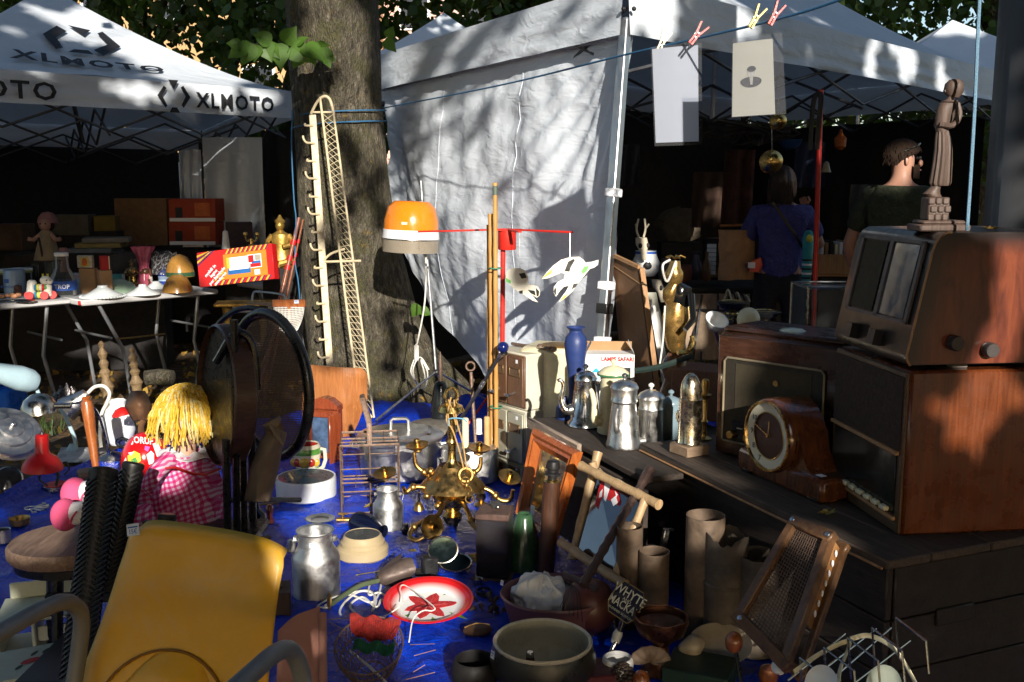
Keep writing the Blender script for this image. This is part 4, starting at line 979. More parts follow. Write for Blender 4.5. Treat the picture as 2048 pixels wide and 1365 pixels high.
B().lathe([(1*s,6*s),(14*s,4.5*s),(25*s,1*s)],26,shade_M(V((0,0,26*s)),(.35,-.75,.5))).ob('lens',mat('dark lens glass',(.03,.03,.035),.06,0,.1,bump=0),T)
T=thing('paper_sheet','dirty white paper sheet on the ground behind the wooden club','paper',PZ(150,915,.02))
o=B().grid(lambda a,b:loc(T,PZ(lerp(108,195,a)+14*b,lerp(925,895,b),.028+.008*fbm((a*4,b*4,2)))),14,8,None,.001).ob('sheet',mat('dirty paper',(.42,.42,.43),.8,0,.3,9,.1,40,.5),T,0)
T=thing('foil_bundle','crumpled bundle in dark shiny foil behind the steel lamps','bundle',P(130,800,6.0))
o=B().grid(lambda a,t:loc(T,P(lerp(92,170,a),805,6.0)+V((0,-.08+.2*t,.085*sin(pi*a)*sin(pi*t)*(1+.6*fbm((a*9,t*9,1)))))),26,20).ob('foil',mat('crumpled foil',(.10,.09,.09),.25,.8,.3,30,.6,60,.3),T,0)
# ============================================================ CENTRE
RK=mat('cream painted steel',(.56,.47,.30),.5,0,.15,20,.2,80,.5,(.22,.10,.04),30)
rk=thing('hook_rack','tall cream steel rack with hooks and wire mesh, leaning on the lime trunk','rack',PZ(742,838,0))
def rt(a,b,r,nm='rail',n=8):B().tube([loc(rk,P(*a)),loc(rk,P(*b))],r,n).ob(nm,RK,rk)
hb0,hb1=P(625,230,6.62),P(660,738,6.32)
d=(hb1-hb0);Mh=frame(loc(rk,hb0),d,V((.25,-1,0)))
B().box((d.length/2,0,0),(d.length,.045,.012),Mh,.003).ob('hook_bar',RK,rk)
for i in range(14):
 x=(.045+.07*i)*d.length
 big=i%2
 L_=.055 if big else .03
 pts=[(x,0,.006),(x,-.03,L_*.5),(x,-.055,L_*.8)]+([(x-.02,-.07,L_),(x-.04,-.072,L_)]if big else[(x-.012,-.05,L_)])
 B().tube([Mh@V(q)for q in spline(pts,3)],.007,6).ob('hook',RK,rk)
mA,mB,mC,mD=P(640,200,6.62),P(666,200,6.60),P(714,836,6.25),P(744,836,6.22)
mA=P(640,225,6.60)
rt((640,195,6.62),(712,760,6.28),.008);rt((667,225,6.62),(748,836,6.24),.007)
B().tube(pathp(rk,[(622,228,6.64),(634,205,6.63),(648,193,6.62),(660,200,6.62),(668,228,6.62)],5),.009,8).ob('top_bow',RK,rk)
rt((622,225,6.64),(668,225,6.63),.007,'cross_bar');rt((650,524,6.44),(722,522,6.42),.008,'cross_bar')
B().tube(pathp(rk,[(645,524,6.45),(662,508,6.44),(690,498,6.44)],4),.008,8).ob('brace',RK,rk)
rt((714,800,6.26),(744,836,6.22),.009,'cross_bar')
lw=B();N_=46
def e0(t):return P(lerp(642,716,t),lerp(225,800,t),lerp(6.61,6.27,t))
def e1(t):return P(lerp(668,747,t),lerp(228,830,t),lerp(6.61,6.25,t))
for i in range(N_):
 for(fa,fb)in((e0,e1),(e1,e0)):
  t0,t1=i/N_,(i+1.6)/N_
  if t1<=1:lw.tube([loc(rk,fa(t0)),loc(rk,fa(t0).lerp(fb(t1),.5)+V((0,-.004,0))),loc(rk,fb(t1))],.0019,4,False,False)
lw.ob('wire_mesh',RK,rk,0,'stuff')
T=thing('floor_lamp','orange and white dome floor lamp on a thin steel tripod, before the white wall','lamp',PZ(868,830,0))
p=loc(T,P(821,504,6.2));s=mpp(P(821,504,6.2))
ORG=mat('orange plastic',(.72,.20,.008),.22,0,.05,6,.03,60,.03,coat=.3)
Ml=TR(p)@RO(R(2.5),4,'Y')
B().lathe([(54.5*s,44*s),(54*s,62*s),(47*s,88*s),(37*s,98*s),(34*s,100*s),(2*s,101*s)],40,Ml,False,True).ob('shade_top',ORG,T)
B().lathe([(57*s,26*s),(55.3*s,44.2*s),(54*s,44.4*s)],40,Ml).ob('shade_band',mat('white plastic',(.75,.75,.76),.25,0,.03,dirt=.03),T)
B().lathe([(56*s,0),(56.5*s,25.6*s),(53*s,25.6*s),(53*s,0)],40,Ml).ob('shade_skirt',mat('smoky translucent plastic',(.34,.29,.22),.3,0,.08,8,.03,40,.1,trans=.3),T)
B().lathe([(57.3*s,24.6*s),(57.6*s,26*s),(57.3*s,27*s)],40,Ml).ob('chrome_trim',CHR,T)
B().box((-8*s,-53.5*s,58*s),(11*s,1.5*s,5*s),Ml,0).ob('name_plate',CREAM,T)
B().tube([loc(T,P(842,362,6.25)),loc(T,P(846,420,6.24)),loc(T,P(858,560,6.2)),loc(T,P(872,742,6.15))],.0085,8).ob('pole',STEEL,T)
B().ball(loc(T,P(873,745,6.15)),.022,10,8).ob('tripod_hub',BLACKP,T)
for e in((752,842,5.7),(905,826,6.15),(985,808,6.5)):
 B().tube([loc(T,P(873,742,6.15)),loc(T,P(*e))],.008,6).ob('tripod_leg',STEEL,T)
B().tube(pathp(T,[(852,505,6.15),(850,600,6.12),(836,680,6.12),(832,690,6.12)],6),.005,6).ob('flex',CORDW,T)
B().box(loc(T,P(833,706,6.12)),(.03,.022,.10),TM((0,0,0),0),.006).ob('plug_block',CORDW,T)
B().tube(pathp(T,[(828,720,6.1),(822,745,6.1),(838,768,6.1),(850,755,6.1),(842,720,6.1),(855,745,6.08),(850,775,6.08),(835,770,6.1),(826,740,6.1),(840,715,6.1),(858,740,6.1)],6),.0045,6).ob('flex',CORDW,T)
BAM=wood('golden bamboo',(.40,.19,.05),(.62,.34,.10),(60,60,3),.32,.3,.15,.25)
for i,(u0,v0,u1,v1,Y,r,lb_)in enumerate(((990,366,993,968,4.95,.0115,'tallest bamboo cane in the bundle before the red mast'),(981,428,985,965,5.0,.0125,'thick middle bamboo cane beside the tallest one, left of the red mast'),(977,450,979,962,5.04,.010,'shortest outer bamboo cane of the bundle, on the lamp side'))):
 a,b=P(u0,v0,Y),P(u1,v1,Y);b.z=0.02;T=thing('bamboo_cane',lb_,'cane',b,0,'bamboo canes tied in a bundle')
 A2=loc(T,a);k=9;pts=[];rr=[]
 for j in range(k*3+1):
  t=j/(k*3);pts.append(A2*t);rr.append(r*(1.12 if j%3==0 else .97))
 B().tube(pts,rr,10).ob('culm',BAM,T,60)
 if i==0:
  B().tube([A2*.96,A2*1.0],r*1.08,10).ob('end_cap',mat('greenish ferrule',(.10,.13,.10),.5),T)
  for zz in(.72,.25):
   B().ring(A2*zz,.03,.0035,14,5,None,1.1).ob('binding',mat('green twine',(.05,.22,.12),.7),T)
REDP=mat('weathered red paint',(.58,.022,.012),.42,0,.12,14,.12,60,.3,(.25,.05,.03),25)
T=thing('bird_whirligig','red painted mast with crossbar carrying two flat wooden birds','whirligig',P(1003,962,5.45))
T.matrix_basis=TM((P(1003,900,5.45).x,5.45,.02))
def rd(a,b,r,nm,m=REDP,n=10):B().tube([loc(T,P(*a)),loc(T,P(*b))],r,n).ob(nm,m,T)
rd((1006,500,5.45),(1003,960,5.45),.014,'mast')
s=mpp(P(1014,480,5.45))
B().lathe([(16.5*s,0),(18*s,2*s),(18*s,38*s),(15*s,40*s)],28,TR(loc(T,P(1014,500,5.45))),True,True).ob('drum',REDP,T)
B().box(loc(T,P(1014,460,5.45)),(60*s,36*s,3*s),None,.002).ob('drum_lid',REDP,T)
def bar(a,b):
 A2,B2=loc(T,P(*a)),loc(T,P(*b));M_=frame((A2+B2)/2,B2-A2,V((0,0,1)));B().box((0,0,0),((B2-A2).length,.02,.010),M_,.002).ob('cross_arm',REDP,T)
bar((836,464,5.5),(1014,459,5.45));bar((1014,459,5.45),(1145,465,5.15));bar((1014,460,5.45),(1040,464,5.2))
rd((1140,466,5.15),(1140,517,5.13),.0014,'wire',STEEL,4);rd((1039,466,5.2),(1040,538,5.2),.0014,'wire',STEEL,4);rd((838,466,5.5),(838,500,5.5),.0014,'wire',STEEL,4)
rd((1003,803,5.43),(1003,810,5.43),.016,'tape',STEEL)
BIRDW=mat('painted white plywood',(.76,.72,.60),.5,0,.05,20,.1,80,.15)
def bird(poly,Y,tiltx,feat,nm='bird'):
 p0=P(*poly[0],Y);c=P(sum(q[0]for q in poly)/len(poly),sum(q[1]for q in poly)/len(poly),Y);sm=mpp(c)
 nr=V((tiltx,-1,.12)).normalized();x=V((0,0,1)).cross(nr).normalized()*-1;x=-x;y=nr.cross(x)
 M_=Mx((x,y,nr)).transposed().to_4x4();M_.translation=loc(T,c)
 def uv(q):
  d=ray(*q);t=(c-CAM).dot(nr)/d.dot(nr);w_=CAM+d*t-c;return(w_.dot(x),w_.dot(y))
 o=B().prism([uv(q)for q in poly],-.004,.004,M_).ob(nm,BIRDW,T,0)
 for pl_,m in feat:B().prism([uv(q)for q in pl_],.0042,.0052,M_).ob('painted_feather',m,o,0)
GRN=mat('green paint patch',(.16,.48,.12),.6);BLKF=mat('black painted feathers',(.02,.02,.02),.6);YLW=mat('yellow painted edge',(.62,.46,.06),.6)
bird([(1083,559),(1092,547),(1106,532),(1122,520),(1140,515),(1158,514),(1167,520),(1171,526),(1184,524),(1197,520),(1196,530),(1188,536),(1180,538),(1172,548),(1162,560),(1152,572),(1146,582),(1136,592),(1126,600),(1117,605),(1123,595),(1132,583),(1138,572),(1128,574),(1120,582),(1112,594),(1107,585),(1108,574),(1116,564),(1128,558),(1130,548),(1122,546),(1108,552),(1096,557)],5.12,-.05,[([(1129,543),(1136,524),(1147,518),(1150,521),(1142,534),(1139,544)],BLKF),([(1162,544),(1168,534),(1178,532),(1174,542),(1166,549)],GRN),([(1143,580),(1147,568),(1156,567),(1152,574)],BLKF),([(1119,603),(1128,592),(1138,588),(1128,598)],YLW),([(1107,584),(1110,575),(1113,579),(1112,592)],BLKF),([(1084,558),(1094,547),(1106,538),(1102,548)],YLW)])
bird([(1012,552),(1016,541),(1026,536),(1040,537),(1050,541),(1056,555),(1057,570),(1066,570),(1076,574),(1080,582),(1079,592),(1074,596),(1062,588),(1070,598),(1076,605),(1066,602),(1052,592),(1040,586),(1028,578),(1018,566),(1012,560)],5.2,-.35,[([(1038,548),(1050,546),(1054,556),(1044,558)],BLKF),([(1012,556),(1022,562),(1022,568),(1012,564)],GRN),([(1056,580),(1070,582),(1072,592),(1062,587)],BLKF),([(1038,583),(1046,581),(1046,588),(1040,588)],BLKF),([(1072,576),(1079,583),(1078,592),(1074,594)],BLKF)])
PLY=wood('orange teak veneer',(.26,.085,.022),(.46,.185,.06),(55,55,3.2),.35,.25,.1,.15)
T=thing('curved_board','shield shaped orange teak board propped upright below the hook rack','board',PZ(668,890,0))
pts=[(612,900),(608,830),(612,735),(640,728),(690,729),(733,742),(734,790),(722,840),(700,885),(688,896),(650,905)]
Yb=5.8
B().grid(lambda a,t:loc(T,P(lerp(interp([0,.04,.5,1],[613,611,606,612],t),interp([0,.06,.35,.65,1],[722,734,733,715,682],t),a),lerp(729+9*a,905,t),Yb-.05*sin(pi*a)+.03*t)),22,26,None,.012).ob('board',PLY,T,30)
MAH=wood('red mahogany',(.16,.028,.008),(.32,.07,.02),(50,50,5),.25,.5,.1,.2)
T=thing('key_cabinet','small mahogany cabinet with arched top and a glass door, before the teak board','cabinet',PZ(645,918,.02),R(-14));s=mpp(PZ(645,918,.02))
W_=64*s;H_=116*s
B().box((0,.045,H_*.44),(W_*1.05,.06,H_*.88),None,.003).ob('carcass',MAH,T)
B().prism([(-W_*.52,0),(W_*.52,0),(W_*.5,10*s),(W_*.25,22*s),(0,26*s),(-W_*.25,22*s),(-W_*.5,10*s)],-.012,.06,TR((0,.075,H_*.84))@RO(R(90),4,'X')).ob('arched_top',MAH,T)
for x in(-W_*.42,W_*.42):B().box((x,.005,H_*.42),(W_*.17,.02,H_*.8),None,.003).ob('door_stile',MAH,T)
for z in(H_*.06,H_*.78):B().box((0,.004,z),(W_*.68,.018,H_*.10),None,.003).ob('door_rail',MAH,T)
B().box((0,.01,H_*.42),(W_*.68,.004,H_*.66),None,0).ob('pane',mat('blue grey door glass',(.06,.10,.18),.08,0,.5,25,.05,30,.1),T)
o=B().box((W_*.7,-.03,H_*.42),(.012,.09,H_*.86),TM((0,0,0),R(-18)),.002).ob('open_side',MAH,T)
B().ball((-W_*.42,-.012,H_*.42),.008,8,6).ob('knob',BRASS,T)
JUG=mat('cream majolica glaze',(.66,.62,.45),.15,0,.08,10,.05,40,.15,coat=.4)
T,s,h=lat('fruit_jug','majolica jug painted with red and yellow fruit, beside the white clock','jug',615,950,[(20,0),(22,3),(23,14),(27,34),(29,48),(27,58),(24,62),(22,60),(24,50),(21,10)],JUG,n=30)
for(m_,t0,t1,nm)in((mat('green glaze',(.10,.28,.05),.18,0,.3,40,coat=.4),44,55,'green_band'),(mat('green glaze'),None,None,None),(mat('green glaze',(0,0,0)),4,18,'green_band')):
 if t0 is None:continue
 def rad(t):return interp([0,3,14,34,48,58,62],[20,22,23,27,29,27,24],t)
 B().lathe([((rad(t)+.5)*s,t*h)for t in[lerp(t0,t1,k/4)for k in range(5)]],30).ob(nm,m_,T)
RG,YG=mat('red glaze',(.42,.03,.02),.18,0,.3,40,coat=.4),mat('yellow glaze',(.62,.40,.04),.18,0,.2,40,coat=.4)
for a,m_,z_,r_ in((-120,RG,30,9),(-90,YG,30,11),(-62,RG,30,9),(-150,YG,28,9),(-35,YG,28,8)):
 B().ball((25*s*cos(R(a)),25*s*sin(R(a)),z_*h),(r_*s,r_*s*.5,r_*h),12,8).ob('painted_fruit',m_,T)
B().tube([(24*s,0,52*h),(36*s,0,50*h),(37*s,0,30*h),(32*s,0,16*h),(23*s,0,10*h)],4*s,8).ob('handle',JUG,T)
B().prism([(-30*s,0),(-20*s,9*s),(-20*s,-9*s)],55*h,63*h).ob('spout',RG,T)
B().lathe([(24.6*s,60*h),(22*s,60*h),(20*s,50*h),(2*s,48*h)],26).ob('red_lining',RG,T)
WCL=mat('white enamelled clock case',(.66,.68,.68),.3,0,.05,8,.05,50,.2)
T,s,h=lat('wall_clock','round white wall clock lying face up on the tarpaulin','clock',613,991,[(57,0),(59,2),(59.5,33),(58,38),(55,38),(54,35)],WCL,n=48)
B().lathe([(54.5*s,35.2*h),(1*s,35.3*h)],40,None,False,True).ob('dial',mat('ivory dial',(.62,.64,.55),.5,0,.05,6,.05,50,.2),T)
def clock_marks(T,s,z,r0,M0=None,nums=None,m=INK,n=12,big=True,lw_=1.6,ll=8):
 for k in range(n):
  a=2*pi*k/n
  M_=(M0 or Mx())@RO(a,4,'Z')@TR((0,r0,z))
  B().box((0,0,0),(lw_*s,ll*s,.0006),M_,0).ob('hour_mark',m,T)
MC=RO(R(20),4,'Z')
for k in range(12):
 a=-2*pi*k/12;M_=MC@TR((41*s*sin(-a),41*s*cos(a),35.6*h))
 lettering(str(12 if k==0 else k),INK,T,M_,15*s,.0002)
B().box((0,12*s,36.6*h),(4*s,30*s,.001),MC@RO(R(-40),4,'Z'),0).ob('hour_hand',mat('tarnished hand',(.30,.26,.10),.4,.6),T)
B().box((0,18*s,37*h),(3*s,46*s,.001),MC@RO(R(-115),4,'Z'),0).ob('minute_hand',mat('tarnished hand',(1,1,1)),T)
B().lathe([(1*s,38*h),(54.5*s,37.6*h)],32).ob('glass_cover',glass('clock glass'),T)
T=thing('bottle_basket','rusty wire bottle basket with divided cells and a tall handle','basket',PZ(742,1010,.02),R(8));s=mpp(PZ(742,1010,.02));h=vpp(PZ(742,1010,.02))
RST=mat('rusty wire',(.20,.135,.10),.6,.6,.4,60,.4,120,.5,(.12,.05,.02),40)
BW,BD,BH=112*s,108*s,130*h
def br(a,b,r=.0042,nm='wire',fl=None):B().tube([a,b]if not isinstance(a,list)else a,r,6,False,True,None,fl).ob(nm,RST,T)
for z in(.005,BH*.33,BH*.66,BH):
 c4=[V((-BW/2,-BD/2,z)),V((BW/2,-BD/2,z)),V((BW/2,BD/2,z)),V((-BW/2,BD/2,z))]
 for i in range(4):br(c4[i],c4[(i+1)%4],.0035 if z<BH else .006,'hoop',None if z<BH else .35)
for x in(-BW/2,0,BW/2):
 for y in(-BD/2,0,BD/2):br(V((x,y,0)),V((x,y,BH)),.0035)
for z in(BH,BH*.4):
 br(V((0,-BD/2,z)),V((0,BD/2,z)),.005,'divider',.35);br(V((-BW/2,0,z)),V((BW/2,0,z)),.005,'divider',.35)
 br(V((-BW/2,-BD/4,z)),V((BW/2,-BD/4,z)),.004,'divider',.4);br(V((-BW/4,-BD/2,z)),V((-BW/4,BD/2,z)),.004,'divider',.4);br(V((BW/4,-BD/2,z)),V((BW/4,BD/2,z)),.004,'divider',.4)
B().tube([V((0,-BD/2,BH)),V((0,-BD/2*.9,BH*1.3)),V((-.03,-.04,BH*1.62)),V((-.03,.04,BH*1.62)),V((0,BD/2*.9,BH*1.2)),V((0,BD/2,BH))],.012,8,False,True,None,.3).ob('handle',RST,T)
ALP=mat('dull aluminium',(.60,.59,.57),.36,1,.12,10,.12,50,.25,(.25,.23,.2))
T,s,h=lat('stock_pot','big aluminium stock pot with a flat handled lid, behind the wire basket','pot',802,945,[(76,0),(80,4),(82,66),(84,68),(84,71)],ALP,n=48)
B().lathe([(87*s,70*h),(87*s,74*h),(82*s,78*h),(60*s,80*h),(56*s,84*h),(2*s,86*h)],48,None,False,True).ob('lid',ALP,T)
B().tube([(-18*s,-6*s,84*h),(-17*s,-6*s,103*h),(-13*s,-6*s,107*h),(13*s,-6*s,107*h),(17*s,-6*s,103*h),(18*s,-6*s,84*h)],3.6*s,8).ob('lid_handle',ALP,T)
for sx_ in(-1,1):B().tube([(sx_*80*s,-14*s,52*h),(sx_*98*s,-14*s,56*h),(sx_*98*s,14*s,56*h),(sx_*80*s,14*s,52*h)],4*s,8).ob('pot_handle',ALP,T)
T,s,h=lat('fish_kettle','grey aluminium kettle half hidden behind the brass chandelier','pot',940,962,[(44,0),(48,3),(50,62),(48,66),(4,70)],ALP,n=36,sx=1.15,sy=.8)
B().tube([(-50*s,-10*s,50*h),(-62*s,-10*s,46*h),(-62*s,-10*s,30*h)],3*s,8).ob('handle',ALP,T)
T,s,h=lat('lamp_housing','black enamelled cone shaped lamp housing with a rusty spike, behind the chandelier','lamp housing',882,846,[(26,0),(27,3),(21,6),(20,30),(16,62),(13,74),(10,80),(3,84)],mat('chipped black enamel',(.012,.015,.016),.18,0,.2,14,.05,40,.3),Y=5.7,n=28)
B().lathe([(5*s,80*h),(3.5*s,104*h),(4*s,110*h),(1*s,140*h)],10).ob('spike',RST,T)
T,s,h=lat('grindstone','rough grey grindstone disc lying behind the stock pot','grindstone',868,862,[(48,0),(54,4),(54,12),(48,15),(10,15)],mat('rough grey stone',(.17,.15,.12),.9,0,.3,30,.7,60,.3),Y=5.55,n=34,cap1=True)
T=thing('iron_rod','thin rusty iron rod with a ring handle, standing left of the bamboo canes','rod',P(950,905,5.35));T.matrix_basis=TM((P(950,905,5.35).x,5.35,.02))
B().tube([loc(T,P(942,745,5.4)),loc(T,P(952,900,5.3))],.010,8).ob('shaft',RST,T)
B().ring((0,0,0),.024,.006,18,6,TR(loc(T,P(941,733,5.4)))@RO(R(90),4,'X')).ob('ring_handle',RST,T)
B().lathe([(.012,0),(.016,.01),(.012,.02)],10,TR(loc(T,P(944,765,5.4))),True,True).ob('collar',RST,T)
T=thing('walking_cane','grey steel walking cane topped with a dark blue glass ball, leaning across','cane',P(895,880,5.2));T.matrix_basis=TM((P(893,900,5.2).x,5.2,.02))
a,b=loc(T,P(1004,706,4.85)),loc(T,P(893,885,5.2));b2=b+(b-a).normalized()*(b.z/max(.01,(a-b).normalized().z))*0
B().tube([a,a.lerp(b,.5),b+(b-a)*.42],[.008,.0105,.0115],10).ob('shaft',mat('gunmetal tube',(.16,.165,.18),.35,.9),T)
for t in(.02,.30,.34):B().tube([a.lerp(b,t),a.lerp(b,t+.03)],.0125,10).ob('ferrule',ALU,T)
B().ball(loc(T,P(1006,695,4.84)),.029,18,12).ob('glass_ball',mat('cobalt glass ball',(.006,.012,.09),.05,0,.1,bump=0,dirt=0,coat=.6),T)
B().lathe([(.012,0),(.022,.02),(.026,.03)],12,shade_M(loc(T,P(1001,712,4.86)),a-b)).ob('claw_setting',ALU,T)
T=thing('red_rod','thin red painted rod leaning behind the walking cane','rod',P(935,845,5.5))
B().tube([loc(T,P(990,775,5.5)),loc(T,P(932,855,5.4))],.006,6).ob('shaft',REDP,T)
cp=PZ(905,1055,.02);s=mpp(cp);h=vpp(cp)
T=thing('chandelier','big brass chandelier with curved arms standing on the blue tarpaulin','chandelier',cp)
def cz(v):return P(905,v,cp.y).z-cp.z
B().lathe([(r*s,cz(v))for r,v in((4,1058),(10,1050),(18,1040),(20,1030),(13,1022),(24,1012),(38,1000),(40,990),(30,984),(44,978),(47,972),(36,960),(26,945),(22,935),(13,928),(9,920),(8,890),(10,884),(7,876),(9,868),(7,855),(8,835),(16,828),(26,822),(22,812),(8,806))],30,None,True,True).ob('column',BRASS_L,T)
B().lathe([(s*r,cz(v))for r,v in((66,974),(60,966),(46,952),(34,942),(26,930))],36).ob('bell_skirt',mat('clean brass',(.52,.33,.12),.34,1,.15,18,.08,60,.08),T)
B().ring((0,0,0),13*s,3.5*s,18,7,TR((0,0,cz(795)))@RO(R(90),4,'X')@RO(.4,4,'Y'),1.5).ob('hanging_ring',BRASS_L,T)
def arm(pts,cup,tilt=(0,0,1),sc=1.0,Yc=None):
 q=pathp(T,pts,6);A=B().tube(q,[interp([0,.5,1],[4.6,5.2,3.8],i/(len(q)-1))*s for i in range(len(q))],10).ob('arm',BRASS,T,60)
 k=q[len(q)//2];B().ball(k,8*s,10,8).ob('arm_knuckle',BRASS,A)
 if cup:
  M_=shade_M(loc(T,P(*cup)),tilt)
  B().lathe([(4*s,-12*s),(9*s,-8*s),(8*s,-2*s),(18*s,-1*s),(22*s,2*s),(23*s,5*s),(20*s,4*s),(9*s,3*s),(6*s,4*s)],26,M_,True,True).ob('drip_pan',BRASS,A)
  B().lathe([(6*s,3*s),(7*s,8*s),(5.5*s,16*s),(3.5*s,16*s),(3*s,6*s)],14,M_).ob('candle_socket',BRASS_L,A)
Yc=cp.y
arm([(890,985,Yc-.02),(868,960,Yc),(848,945,Yc),(832,930,Yc),(828,905,Yc)],(835,894,Yc),(-.12,-.1,1))
arm([(920,985,Yc+.05),(935,955,Yc+.06),(958,938,Yc+.07),(962,915,Yc+.07)],(958,900,Yc+.07),(.1,-.1,1))
arm([(930,985,Yc),(950,974,Yc),(980,982,Yc),(1000,1000,Yc),(1020,1000,Yc),(1026,980,Yc)],(1018,957,Yc),(.25,-.35,.8))
arm([(880,990,Yc-.05),(850,976,Yc-.06),(826,975,Yc-.07),(812,985,Yc-.08),(806,975,Yc-.1)],(770,950,Yc-.12),(-.15,-.25,1))
arm([(888,1005,Yc-.1),(876,1030,Yc-.16),(850,1042,Yc-.22),(828,1055,Yc-.28),(820,1072,Yc-.34),(832,1082,Yc-.36),(848,1075,Yc-.36)],(862,1054,Yc-.36),(.55,-.8,.2))
arm([(928,1008,Yc-.06),(938,1030,Yc-.1),(948,1052,Yc-.14),(962,1062,Yc-.16)],None)
for(u,v)in((861,943),(854,992),(938,990),(876,1012)):B().ball(loc(T,P(u,v,Yc-.06)),8*s,10,8).ob('knob',BRASS,T)
B().ring((0,0,0),13*s,3*s,16,6,TR(loc(T,P(932,950,Yc-.09)))@RO(R(80),4,'X')).ob('chain_ring',BRASS,T)
for k in range(5):B().ring((0,0,0),8*s,1.8*s,12,5,TR(loc(T,P(931+2*k,962+9*k,Yc-.1)))@RO(R(90),4,'X')@RO(R(90*(k%2)),4,'Y')).ob('chain_link',BRASS,T)
CORDY=mat('ochre cord',(.42,.26,.09),.8,0,.2,80,.3,200,.2)
for pts in([(900,800,Yc-.02),(893,840,Yc-.05),(905,860,Yc-.06),(918,900,Yc-.07),(928,940,Yc-.09)],[(908,800,Yc-.02),(914,845,Yc-.05),(925,885,Yc-.07),(934,940,Yc-.09)],[(902,795,Yc-.03),(896,825,Yc-.05),(899,850,Yc-.06)],[(897,800,Yc-.03),(905,822,Yc-.06),(912,850,Yc-.06)]):
 B().tube(pathp(T,pts,5),.0035,6).ob('cord',CORDY,T)
B().tube(pathp(T,[(897,852,Yc-.06),(899,838,Yc-.07),(925,838,Yc-.07),(934,845,Yc-.06)],4),.0028,6).ob('blue_tie',mat('light blue string',(.12,.36,.55),.7),T)
for(u,v,Y,hh,r,m_,lb_)in((931,905,Yc+.35,66,7,CREAM,'stub of a cream candle on a brass holder behind the chandelier'),(974,898,Yc+.3,62,6,mat('ochre wax',(.55,.34,.14),.5),'ochre candle standing left of the bamboo canes')):
 lat('candle',lb_,'candle',u,v,[(r,0),(r,hh),(r*.7,hh+2)],m_,Y=Y,n=14,cap1=True)
T,s2,h2=lat('candle_bulb','white candle-shaped lamp sleeve beside the ring-handled rod','lamp sleeve',958,868,[(7,0),(6,4),(6,28),(5,30)],WHITEP,Y=Yc+.28,n=12,cap1=True)
def milk_can(label,u,v,sc,sticky,lid=False):
 T,s,h=lat('milk_can',label,'milk can',u,v,[(44*sc,0),(47*sc,2*sc),(47.5*sc,6*sc),(46.5*sc,10*sc),(47.5*sc,70*sc),(46*sc,78*sc),(36*sc,92*sc),(34*sc,97*sc),(34*sc,118*sc),(37.5*sc,122*sc),(37*sc,124*sc),(33*sc,121*sc),(31*sc,92*sc),(2,40*sc)],ALU_D,n=40,group='aluminium milk cans')
 for sx_ in(-1,1):
  B().box((sx_*39*sc*s,0,107*sc*h),(8*sc*s,9*sc*s,10*sc*h),None,.002).ob('handle_lug',ALU,T)
 A=[(39*sc*s,0,110*sc*h),(46*sc*s,-8*sc*s,100*sc*h),(44*sc*s,-32*sc*s,88*sc*h),(10*sc*s,-50*sc*s,80*sc*h),(-30*sc*s,-42*sc*s,84*sc*h),(-46*sc*s,-12*sc*s,98*sc*h),(-39*sc*s,0,108*sc*h)]
 return T,s,h
T,s,h=milk_can('larger aluminium milk can, upright in front on the blue tarpaulin',634,1188,1.0,True)
B().tube([(-39*s,2*s,108*h),(-50*s,-2*s,98*h),(-52*s,-4*s,84*h)],.0025,6).ob('bail_wire',ALU,T)
B().lathe([(6*s,0),(9*s,3*s),(9*s,22*s),(6*s,25*s)],12,TR((-49*s,-8*s,84*h))@RO(R(12),4,'Y'),True,True).ob('wooden_grip',ALU,T)
B().tube([(39*s,0,110*h),(46*s,2*s,104*h),(50*s,4*s,92*h)],.002,6).ob('bail_wire',ALU,T)
sticker(T,624,1092,PZ(634,1188,.022).y-36*s-.0,12,9,(-.2,-1,.05))
T,s,h=milk_can('smaller aluminium milk can beside the wire bottle basket',777,1058,.64,False)
B().tube([(25*s,0,68*h),(33*s,-8*s,70*h),(30*s,-14*s,60*h)],.002,6).ob('bail_wire',ALU,T)
T=thing('glass_vase','dark blue glass vase lying on its side behind the beige clock','vase',PZ(740,1075,.02));s=mpp(PZ(740,1075,.02))
B().lathe([(14*s,-40*s),(22*s,-36*s),(24*s,-10*s),(17*s,15*s),(10*s,30*s),(14*s,38*s)],24,TR((0,0,22*s))@V((.75,-.6,-.06)).to_track_quat('Z','Y').to_matrix().to_4x4(),True).ob('body',mat('deep blue glass'.replace('deep','deep'),(0,0,0)),T)
BGE=mat('beige plastic',(.42,.33,.19),.4,0,.06,8,.06,50,.15)
T,s,h=lat('bakelite_clock','small round beige clock lying face up beside the larger milk can','clock',726,1112,[(47,0),(51,4),(51,18),(47,22),(44,24),(44,30),(40,33),(38,40),(35,43),(34,41)],BGE,n=40)
B().lathe([(35*s,40*h),(1*s,40.2*h)],32,None,False,True).ob('dial',mat('pale green dial',(.30,.36,.28),.4),T)
B().box((0,9*s,41*h),(1.6*s,22*s,.0006),TM((0,0,0),R(160)),0).ob('hour_hand',RED,T);B().box((0,12*s,41.4*h),(1.4*s,28*s,.0006),TM((0,0,0),R(-80)),0).ob('minute_hand',RED,T)
B().lathe([(1*s,43*h),(35*s,42*h)],28).ob('glass_cover',glass('clock glass'),T)
T=thing('car_mirror','black and chrome car wing mirror standing up behind the enamel tray','mirror',PZ(880,1145,.02));s=mpp(PZ(880,1145,.02))
MIR=mat('mirror glass',(.35,.42,.42),.03,1,.05,bump=0,dirt=.15)
B().lathe([(3*s,-9*s),(24*s,-7*s),(29*s,0)],26,shade_M(loc(T,P(886,1100,PZ(880,1145,.02).y-.02)),(.25,-1,.2)),True,False,1.05,.92).ob('housing',BLACK,T)
